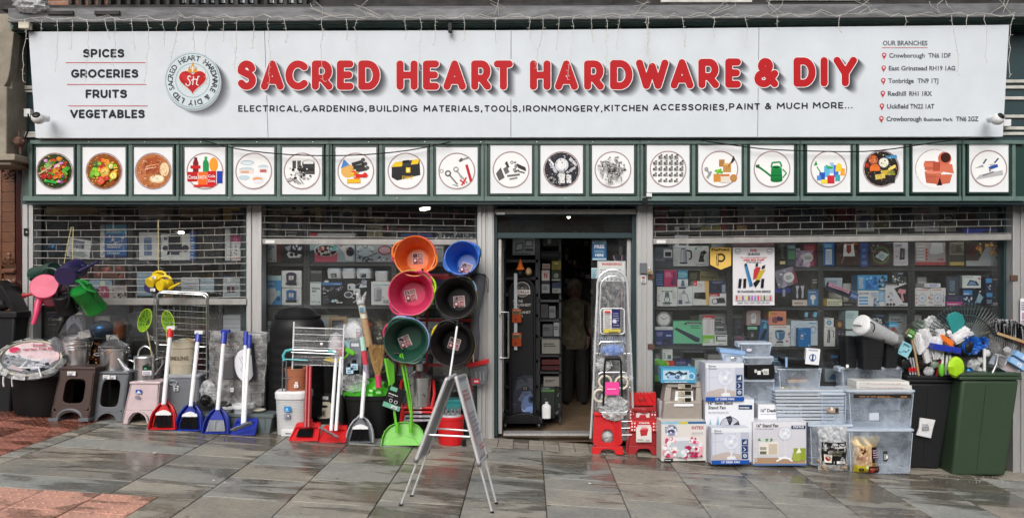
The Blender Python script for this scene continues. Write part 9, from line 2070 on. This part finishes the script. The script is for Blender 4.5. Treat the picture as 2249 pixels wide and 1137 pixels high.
m=MB('black');m.tb([P(1911,706,6.62),P(1920,712,6.63),P(1921,722,6.64),P(1917,728,6.64)],.006,6);m.bd('side_handle',t)
# ---- fuel bags
def sack(x0,x1,yt,yb,mat,art,label,sx=0,topw=.92,film='wrap'):
    p,s=gp((x0+x1)/2,yb);t=thg('fuel_bag',label,'bag',p);u=s/F;w=(x1-x0)*u/2;h=(yb-yt)*u;m=MB(mat);vs=[];n1,n2=16,14;D_=.07
    def sh(u_,v):
        pin=1-max(0,(v-.74)/.26)**.8*.9;b=D_*(1-abs(u_)**3)*(sin(min(1,v*4+.35)*math.pi/2))*pin;wob=.006*sin(9*u_+14*v)+.004*sin(23*v+5*u_);return(p[0]+u_*w*(1-.05*sin(v*math.pi)+(.06 if v>.85 else 0)),p[1]+.1-b-wob,p[2]+v*h)
    for j in range(n2+1):
        for i in range(n1+1):vs.append(sh(-1+2*i/n1,j/n2))
    for j in range(n2+1):
        for i in range(n1+1):q=sh(-1+2*i/n1,j/n2);vs.append((q[0],p[1]+.1+(p[1]+.1-q[1])*.6,q[2]))
    N=(n1+1)*(n2+1);fs=[(j*(n1+1)+i,j*(n1+1)+i+1,(j+1)*(n1+1)+i+1,(j+1)*(n1+1)+i)for j in range(n2)for i in range(n1)]
    m.add(vs,fs+[tuple(N+k for k in f_[::-1])for f_ in fs]);m.bd('bag_film',t,sm=50)
    m=MB('print_gloss');
    def fn(a,b,k):q=sh((a-50)/50*.97,b/100);return(q[0],q[1]-.003-.0006*k,q[2])
    # subdivide big rects so that they follow the bulge
    A=Art(m,fn,'print_gloss',asp=(x1-x0)/(yb-yt))
    def srect(x,y,w_,h_,c):
        k=A.k
        for i in range(6):
            for j in range(6):A.k=k;A.poly([(x+w_*i/6,y+h_*j/6),(x+w_*(i+1)/6,y+h_*j/6),(x+w_*(i+1)/6,y+h_*(j+1)/6),(x+w_*i/6,y+h_*(j+1)/6)],c)
    for cmd in art.split(';'):
        tk=cmd.split()
        if tk and tk[0]=='r' and float(tk[3])*float(tk[4])>300:srect(*[float(z)for z in tk[1:5]],tk[5])
        else:A.draw(cmd)
    m.bd('print',t,sm=0);return t,p,s,w,h
t,p,s,w,h=sack(1806,1872,941,1038,'wrap_dense','r 5 17 90 50 1c1a1a;c 20 58 7 2 ccc;b 42 60 40 5.5 ddd Kiln_Dried;b 34 52 56 7 ddd Kindling;n 24 44 66 5 2 998;n 24 38 50 4 2 887;r 10 22 22 18 d8d0c8;o 21 31 8 8a3020;r 50 20 30 6 ddd;n 54 21 24 4 2 222;s 8 24 10 10 0 2 3 fff;r 68 26 10 6 999','clear kindling bag with a black label leaning on the clear boxes')
m=MB('wood')
for i in range(60):q=V3((p[0]+UN(-.85,.85)*w,p[1]+UN(.055,.12),p[2]+UN(.01,h*.2)));d=V3((UN(-.05,.05),UN(-.01,.01),UN(-.02,.03)));m.tb([q,q+d],UN(.008,.014),4)
m.bd('firewood',t,sm=0)['kind']='stuff'
sack(1876,1941,962,1041,'gold','r 6 14 62 62 b89a78;e 34 52 30 26 d8c0a4;p 4a2c20 34 50 24 62 28 70 34 66 40 70 44 62;r 66 30 30 44 241a1c;r 66 24 30 6 a04048;n 70 44 22 24 4 cab;n 12 38 42 12 3 a8706a;r 4 4 42 20 a8982a;r 48 2 48 20 3a1818;o 44 20 5 b8d088;b 16 7 18 10 222 8;e 60 10 14 6 a03028;n 54 12 30 6 2 c86','gold foil charcoal bag standing next to the kindling bag')
# ---- wheelie bins full of goods
def wheelie(x0t,x1t,x0b,x1b,yt,yb,mat,label,tilt=0):
    p,s=gp((x0b+x1b)/2,yb);s0=s;t=thg('wheelie_bin',label,'wheelie bin',p);d=.42;O=V3((0,d,0));fy=V3((0,.05,0))
    zt=14*s/F
    m=MB(mat);m.hexa([P(x0b,yb,s)+fy,P(x1b,yb,s)+fy,P(x1b,yb,s)+O,P(x0b,yb,s)+O,P(x0t,yt+16,s),P(x1t,yt+16,s),P(x1t,yt+16,s)+O,P(x0t,yt+16,s)+O]);m.bd('bin_body',t,bv=.03,seg=4)
    m=MB(mat)
    for(a0,b0,a1,b1)in((x0t,x0b,1,0),(x1t,x1b,-1,0)):
        pass
    xm0,xm1=x0t+(x1t-x0t)*.42,x0b+(x1b-x0b)*.40
    m.tb([P(xm0,yt+30,s-.001),P(xm1,yb-18,s+.044)],.004,5);m.bd('body_crease',t)
    for k in range(2):
        m=MB(mat);a=P(x0t-5+k,yt+16-8*k,s-.02+.004*k);b=P(x1t+5-k,yt+9-8*k,s-.02+.004*k);m.box(a[0],b[0],a[1],a[1]+d+.04,a[2],b[2]);m.bd('rim',t,bv=.008,seg=3)
    for px in((x0b-4),(x1b-2)):
        m=MB('black');c=P(px,yb-22,s)+V3((0,.32,0));m.T=TR(c)@Matrix.Rotation(R(90),4,'Y');m.lathe([(.075,-.03),(.09,-.022),(.09,.022),(.075,.03)],n=24);w_=m.bd('wheel',t)
        h_=MB('grey');h_.T=m.T;h_.lathe([(.03,-.034),(.035,-.02),(.035,.02),(.03,.034)],n=14);h_.bd('hub',w_)
    return t,s,d
t,s,d=wheelie(1997,2096,2000,2072,824,1032,'bingrey','dark grey wheelie bin filled with mops and brushes')
t2=MB('white_bag');q=[P(2021,917,s-.01),P(2055,922,s-.01),P(2050,938,s-.01),P(2045,962,s-.01),P(2013,955,s-.01),P(2019,938,s-.01)];t2.prism(q,(0,.02,0));t2.bd('document_pouch',t,bv=.004)
stick(t,2022,928,2046,948,s-.014,'n 10 70 70 20 2 445;r 14 20 60 40 556;n 16 24 56 32 4 ddd')
tg,sg,dg=wheelie(2113,2240,2098,2217,818,1048,'bingreen','green wheelie bin filled with brushes and rakes')
# things standing in the two bins
def tuft(name,cat,label,cx,cyy,s,rx,ry,mat,rot=0,n=70,r=.006,fill=True,loc=None,L=None):
    t=thg(name,label,cat,P(cx,cyy,s));T_=TR(P(cx,cyy,s))@Matrix.Rotation(R(-rot),4,'Y');u=s/F;m=MB(mat);m.T=T_
    for i in range(n):
        a=UN(0,6.283);q=UN(.2,1)**.5;x,z=rx*u*q*cos(a),ry*u*q*sin(a);m.tb([(x*.6,0,z*.6),(x,-rx*u*.5*(1-q*.6),z),(x*1.04,-rx*u*.3*(1-q),z-.01)],r,4)
    m.bd('strands',t)['kind']='stuff';return t,T_,u
def sausage(mb,a,b,r0,r1,k=9,n=12,jit=.12):
    a,b=V3(a),V3(b);pts=[a.lerp(b,i/k)for i in range(k+1)];mb.T=Matrix.Identity(4);T=amat(a,b);L=(b-a).length;vs=[]
    for i in range(k+1):
        t_=i/k;e=sin(min(1,t_*6+.25)*math.pi/2)*sin(min(1,(1-t_)*6+.25)*math.pi/2);r_=(r0+(r1-r0)*t_)*e
        for j in range(n):an=6.283*j/n;q=r_*(1+UN(-jit,jit));vs.append(T@V3((q*cos(an),q*sin(an),L*t_)))
    mb.add(vs,[(i*n+j,i*n+(j+1)%n,(i+1)*n+(j+1)%n,(i+1)*n+j)for i in range(k)for j in range(n)]+[tuple(range(n-1,-1,-1)),tuple(range(k*n,(k+1)*n))])
S_=s+.12
for i,(a,b,r0,r1,l)in enumerate([((2012,730),(2024,775),.045,.055,'white cotton mop head wrapped in film, leftmost in the grey bin'),((2028,722),(2040,760),.05,.04,'white mop head standing highest in the grey bin'),((2032,765),(2038,795),.04,.03,'small white mop end hanging in front of the grey bin goods'),
 ((2053,738),(2056,788),.075,.05,'thick white mop head in the middle of the grey bin'),((2064,722),(2066,740),.04,.035,'white mop end above the thick one'),((2088,748),(2126,722),.045,.06,'white wrapped mop refill lying across both bins')]):
    t=thg('cotton_mop',l,'mop',P(*b,S_-.1));m=MB('white_bag');sausage(m,P(*a,S_-.1),P(*b,S_-.1),r0,r1);m.bd('mop_cloth',t,sm=60)
    m=MB('white_bag');A_,B_=P(*a,S_-.1),P(*b,S_-.1);TT_=amat(A_,B_);L_=(B_-A_).length
    for k in range(34):an=UN(0,6.28);r_=(r0+r1)/2*1.02;m.T=TT_;m.tb([(r_*cos(an+j*.25*UN(-1,1)),r_*sin(an+j*.12),L_*(.02+j/5.2))for j in range(6)],.0048,4)
    m.bd('strands',t)['kind']='stuff'
t=thg('wooden_brush','wooden handled brush with a green label at the left of the grey bin','brush',P(2018,820,S_-.1));m=MB('wood');m.tb([P(2002,745,S_-.12),P(2009,770,S_-.12),P(2013,795,S_-.12),P(2018,824,S_-.12)],.011,8);m.bd('handle',t);m=MB('wood');m.T=TR(P(1998,732,S_-.12))@Matrix.Rotation(R(35),4,'Y');m.box(-.035,.045,-.03,.02,-.03,.04);m.bd('head',t,bv=.004)
cc2=carton(1994,722,2010,742,S_-.16,'3a6a30','green card label tied to the wooden handled brush','label','n 10 50 80 40 2 9c8;r 10 10 60 20 cdc',.004,roll=28)
carton(1976,752,2001,782,S_-.1,'8ac0cc','pale blue sachet of cloths hanging at the left of the grey bin','packet','s 10 10 80 80 14 5 10 357 dde 5a8a9a;n 10 76 60 14 2 246',.012,roll=28,mat='print_gloss')
for i in range(4):x=1993+i*6;m=MB('ltgrey');m.tb([P(x,785,S_-.1),P(x+6,822,S_-.1)],.009,8);m.tb([P(x+4,807,S_-.112),P(x+5,815,S_-.112)],.011,8,'red');tag(m.bd('plastic_tube',loc=P(x+6,822,S_-.1)),'grey tube with a red band, '+['first','second','third','fourth'][i]+' from the left in the grey bin','tube','banded grey tubes in the grey bin')
t,T_,u=tuft('foil_pack','packet','silvery plastic bag with fingers of film at the top of the grey bin',2017,710,S_,16,10,'foil_green',0,60,.007)
t=thg('grey_sack','grey plastic bag standing behind the white mops','bag',P(2046,720,S_+.1));m=MB('wrap_dense');m.ball(P(2046,722,S_+.1),.11,n=16,k=10,sc=(1,.5,1.2),jit=.2);m.bd('bag_film',t,sm=30)
# red and blue broom heads
def broomhead(a,b,s,w,mat,bmat,label,blen=.05,n=60,up=(0,-.3,-1)):
    A_,B_=P(*a,s),P(*b,s);t=thg('push_broom',label,'broom',A_.lerp(B_,.5));d=B_-A_;nr=V3((-d.z,0,d.x)).normalized();
    m=MB(mat);O=V3((0,w*1.4,0));m.hexa([A_-nr*w*.5,B_-nr*w*.5,B_-nr*w*.5+O,A_-nr*w*.5+O,A_+nr*w*.5,B_+nr*w*.5,B_+nr*w*.5+O,A_+nr*w*.5+O]);m.bd('block',t,bv=.006,seg=3)
    m=MB(bmat);v=V3(up).normalized()*blen
    for i in range(n):q=A_+d*rq.random()+O*UN(0,1);m.tb([q,q+v*UN(.8,1.05)+V3((UN(-.012,.012),0,0))],.003,4)
    m.bd('bristles',t)['kind']='stuff';return t
broomhead((2050,760),(2112,771),S_-.22,.062,'blue','navy','blue broom head lying level across the front of the grey bin',.03)
broomhead((2068,738),(2094,756),S_-.16,.05,'orange','orange','orange red broom head above the blue one',.045)
m=MB('darkred');m.tb([P(2068,775,S_-.1),P(2058,825,S_-.1)],.016,8);tag(m.bd('red_pole',loc=P(2058,825,S_-.1)),'dark red handle below the blue broom head','handle')
t=thg('dish_brush_set','white handled dish brushes with a green end in front of the red handle','brush',P(2073,826,S_-.14));
for x in(2068,2077,2084):m=MB('white');m.tb([P(x+3,780,S_-.14),P(x,822,S_-.14)],.011,8);m.bd('handle',t)
m=MB('lime');m.ball(P(2068,812,S_-.17),.055,n=12,k=10,sc=(.55,.5,1.2));m.bd('brush_end',t)
t=thg('neon_mop','round neon yellow green microfibre duster between the two bins','duster',P(2099,828,S_-.2));m=MB('neon');m.ball(P(2099,806,S_-.22),.105,n=24,k=16,sc=(.78,.5,1.02),jit=.03);m.bd('duster_head',t,sm=30);m=MB('neon')
for i in range(70):a=UN(-.9,.9);m.tb([P(2099+a*14,788+abs(a)*6,S_-.28),P(2099+a*17+UN(-2,2),805,S_-.29),P(2099+a*15,825-abs(a)*6,S_-.27)],.004,4)
m.bd('fibres',t)['kind']='stuff'
# blue round brush
t,T_,u=tuft('round_brush','brush','round blue bristled brush standing out of the green bin',2133,757,S_-.15,20,22,'skyblue',0,150,.0065)
m=MB('black');m.ball(P(2128,764,S_-.26),.04,n=14,k=10,sc=(1,.4,1.2));m.bd('hollow',t)
t,T_,u=tuft('round_brush','brush','smaller blue brush right of the round blue one',2158,752,S_-.1,14,15,'skyblue',20,90,.0065)
m=MB('white_gloss');m.tb([P(2162,765,S_-.12),P(2162,824,S_-.12)],.014,10);m.bd('handle',t)
for i,(x,y,r_,mt,l)in enumerate([(2138,800,.055,'wrap_dense','crumpled clear bag above the green bin'),(2152,792,.035,'wrap_dense','small crumpled clear bag right of the larger one'),(2130,816,.04,'bluefoil','navy printed pack low at the left of the green bin'),(2168,775,.035,'white_bag','small white pack behind the white handle'),(2212,768,.035,'white_bag','small white cloth pack under the grey sweeper'),(2150,815,.04,'wrap_dense','dull clear pack at the rim of the green bin'),(2040,815,.045,'wrap_dense','clear and grey packs low in the grey bin'),(2052,800,.04,'foil_green','grey foil pack in the middle of the grey bin'),(1990,800,.05,'black','black pack low at the left of the grey bin'),(2085,730,.025,'white_bag','white corner of a pack above the orange broom head')]):
    m=MB(mt);m.ball(P(x,y,S_-.1),r_,n=12,k=8,sc=(1.1,.6,1),jit=.35);tag(m.bd('small_pack',loc=P(x,y,S_-.1),sm=25),l,'pack')
# long wooden handle with brown bristles, mottled big broom, wire rake
t=thg('yard_broom','dark bristled yard broom with a wooden stock lying across the back of both bins','broom',P(2150,730,S_));m=MB('wood');m.tb([P(2112,744,S_-.05),P(2176,728,S_-.05)],.014,8);m.bd('stock',t);m=MB('rust')
for i in range(120):q=rq.random();m.tb([P(2118+q*60,741-q*15,S_-.03),P(2122+q*62+UN(-3,3),720-q*17+UN(-4,6),S_+UN(-.03,.08))],.0042,4)
m.bd('bristles',t)['kind']='stuff'
t=thg('mottled_broom','large broom head with mottled grey bristles at the top right','broom',P(2220,740,S_-.15));m=MB('wood');m.hexa([P(2190,734,S_-.2),P(2260,757,S_-.2),P(2260,757,S_-.05),P(2190,734,S_-.05),P(2189,728,S_-.2),P(2260,750,S_-.2),P(2260,750,S_-.05),P(2189,728,S_-.05)]);m.bd('stock',t)
for mt,n in(('black',160),('ltgrey',110)):
    m=MB(mt)
    for i in range(n):q=rq.random();a=P(2188+q*74,728+q*22,S_-.12+UN(-.08,.06));b=P(2186+q*76+UN(-2,2),706+q*20+UN(-6,7)-6*sin(q*3),S_-.14+UN(-.12,.1));m.tb([a,b],.0055,4);m.ball(b,.008,n=5,k=3)
    m.bd('bristles',t)['kind']='stuff'
m=MB('palepink');m.ball(P(2212,712,S_+.05),.09,n=14,k=8,sc=(1.2,.4,.6));tag(m.bd('pink_cloth',loc=P(2212,718,S_+.05),sm=40),'pale pink rounded pack behind the mottled broom','pack')
m=MB('wrap_dense');m.ball(P(2184,738,S_+.02),.12,n=16,k=10,sc=(.8,.5,1.4),jit=.15);tag(m.bd('clear_sleeve',loc=P(2184,770,S_+.02),sm=30),'tall clear plastic sleeve left of the mottled broom','sleeve')
t=thg('wire_rake','galvanised wire rake fanned out in front of the green bin goods','rake',P(2200,815,S_-.2))
for i in range(15):q=i/14;m=MB('chrome');m.tb([P(2197+q*10,806-q*4,S_-.2),P(2172+q*62,732+q*26,S_-.22)],.0028,4);m.bd('tine',t)
m=MB('chrome');m.tb([P(2180,776,S_-.21),P(2216,786,S_-.21)],.005,6);m.tb([P(2192,782,S_-.22),P(2188,800,S_-.22),P(2178,822,S_-.22)],.013,10);m.bd('brace',t)
m=MB('red');m.hexa([P(2218,740,S_+.0),P(2262,765,S_+.0),P(2262,765,S_+.05),P(2218,740,S_+.05),P(2222,712,S_+.0),P(2262,716,S_+.0),P(2262,716,S_+.05),P(2222,712,S_+.05)]);tag(m.bd('red_dustpan',loc=P(2240,760,S_)),'red plastic pan behind the mottled broom at the right edge','dustpan')
for i,(x,y,l)in enumerate([(2238,800,'lower pale blue carton slanting out of the green bin at the right'),(2250,786,'upper pale blue carton slanting out of the green bin at the right')]):
    cc=P(x,y,S_-.25);m=MB('print');T_=TR(cc)@Matrix.Rotation(R(32),4,'Y');m.T=T_;m.box(-.1,.1,0,.06,-.028,.03,col=hx('8ab4e0'));m.T=Matrix.Identity(4);A=Art(m,lambda u_,v,k:T_@V3(((u_-50)*.002,-.0006-.0004*k,(v-50)*.00058)),asp=3);A.draw('r 40 20 24 60 dde;n 44 30 16 40 2 888;r 0 0 100 8 5a88b8');tag(m.bd('slanting_carton',loc=cc,sm=0),l,'box')
t=thg('broom_pack','clear packed hand brooms with pinkish bristles inside the green bin','brush',P(2215,815,S_-.15));m=MB('ltgrey');m.T=TR(P(2205,802,S_-.15))@Matrix.Rotation(R(28),4,'Y');m.box(-.13,.13,-.03,.03,-.05,.05,'clear_rim');m.T=m.T;m.box(-.12,.1,-.035,-.03,-.035,.035,'palepink');m.bd('pack',t,bv=.004)
# big plastic rake fan
t=thg('lawn_rake','wide dark teal plastic lawn rake fanned out against the window above the bins','rake',P(2112,745,6.98));s=7.0
for i in range(30):
    a=R(14+152*i/29);cx,cyy=2122,752;rx,ry=88,84
    x1,y1=cx+rx*cos(a),cyy-ry*sin(a)*.98;x0,y0=cx+22*cos(a),cyy-22*sin(a);m=MB('rake')
    m.tb([P(x0,y0,s-.03),P(x1,y1,s-.02),P(x1+1.5,y1-4,s+.02)],.0052,5);m.bd('tine',t)
m=MB('rake');m.tb([P(2122+62*cos(R(a)),752-60*sin(R(a)),s-.035)for a in range(18,165,8)],.006,6);m.bd('cross_band',t)
m=MB('teal');q=[P(2096,742,s-.06),P(2080,700,s-.06),P(2084,690,s-.06),P(2100,684,s-.06),P(2114,690,s-.06),P(2120,704,s-.06),P(2114,740,s-.06)];m.prism(q,(0,.03,0));m.bd('centre_plate',t,bv=.006)
# green hose reel low behind the shop post
t=thg('hose_reel','lime green hose reel disc beside the post right of the door','hose reel',P(1441,838,7.3));c=P(1443,812,7.33)
m=MB('lime');m.T=TR(c)@Matrix.Rotation(R(90),4,'X');m.lathe([(.06,-.01),(.1,-.012),(.125,0),(.1,.012),(.06,.01),(.055,0)],n=30);m.bd('disc',t);m=MB('grey');m.T=TR(c)@Matrix.Rotation(R(90),4,'X');m.lathe([(.055,-.008),(.055,.008)],n=24);m.bd('hub',t)
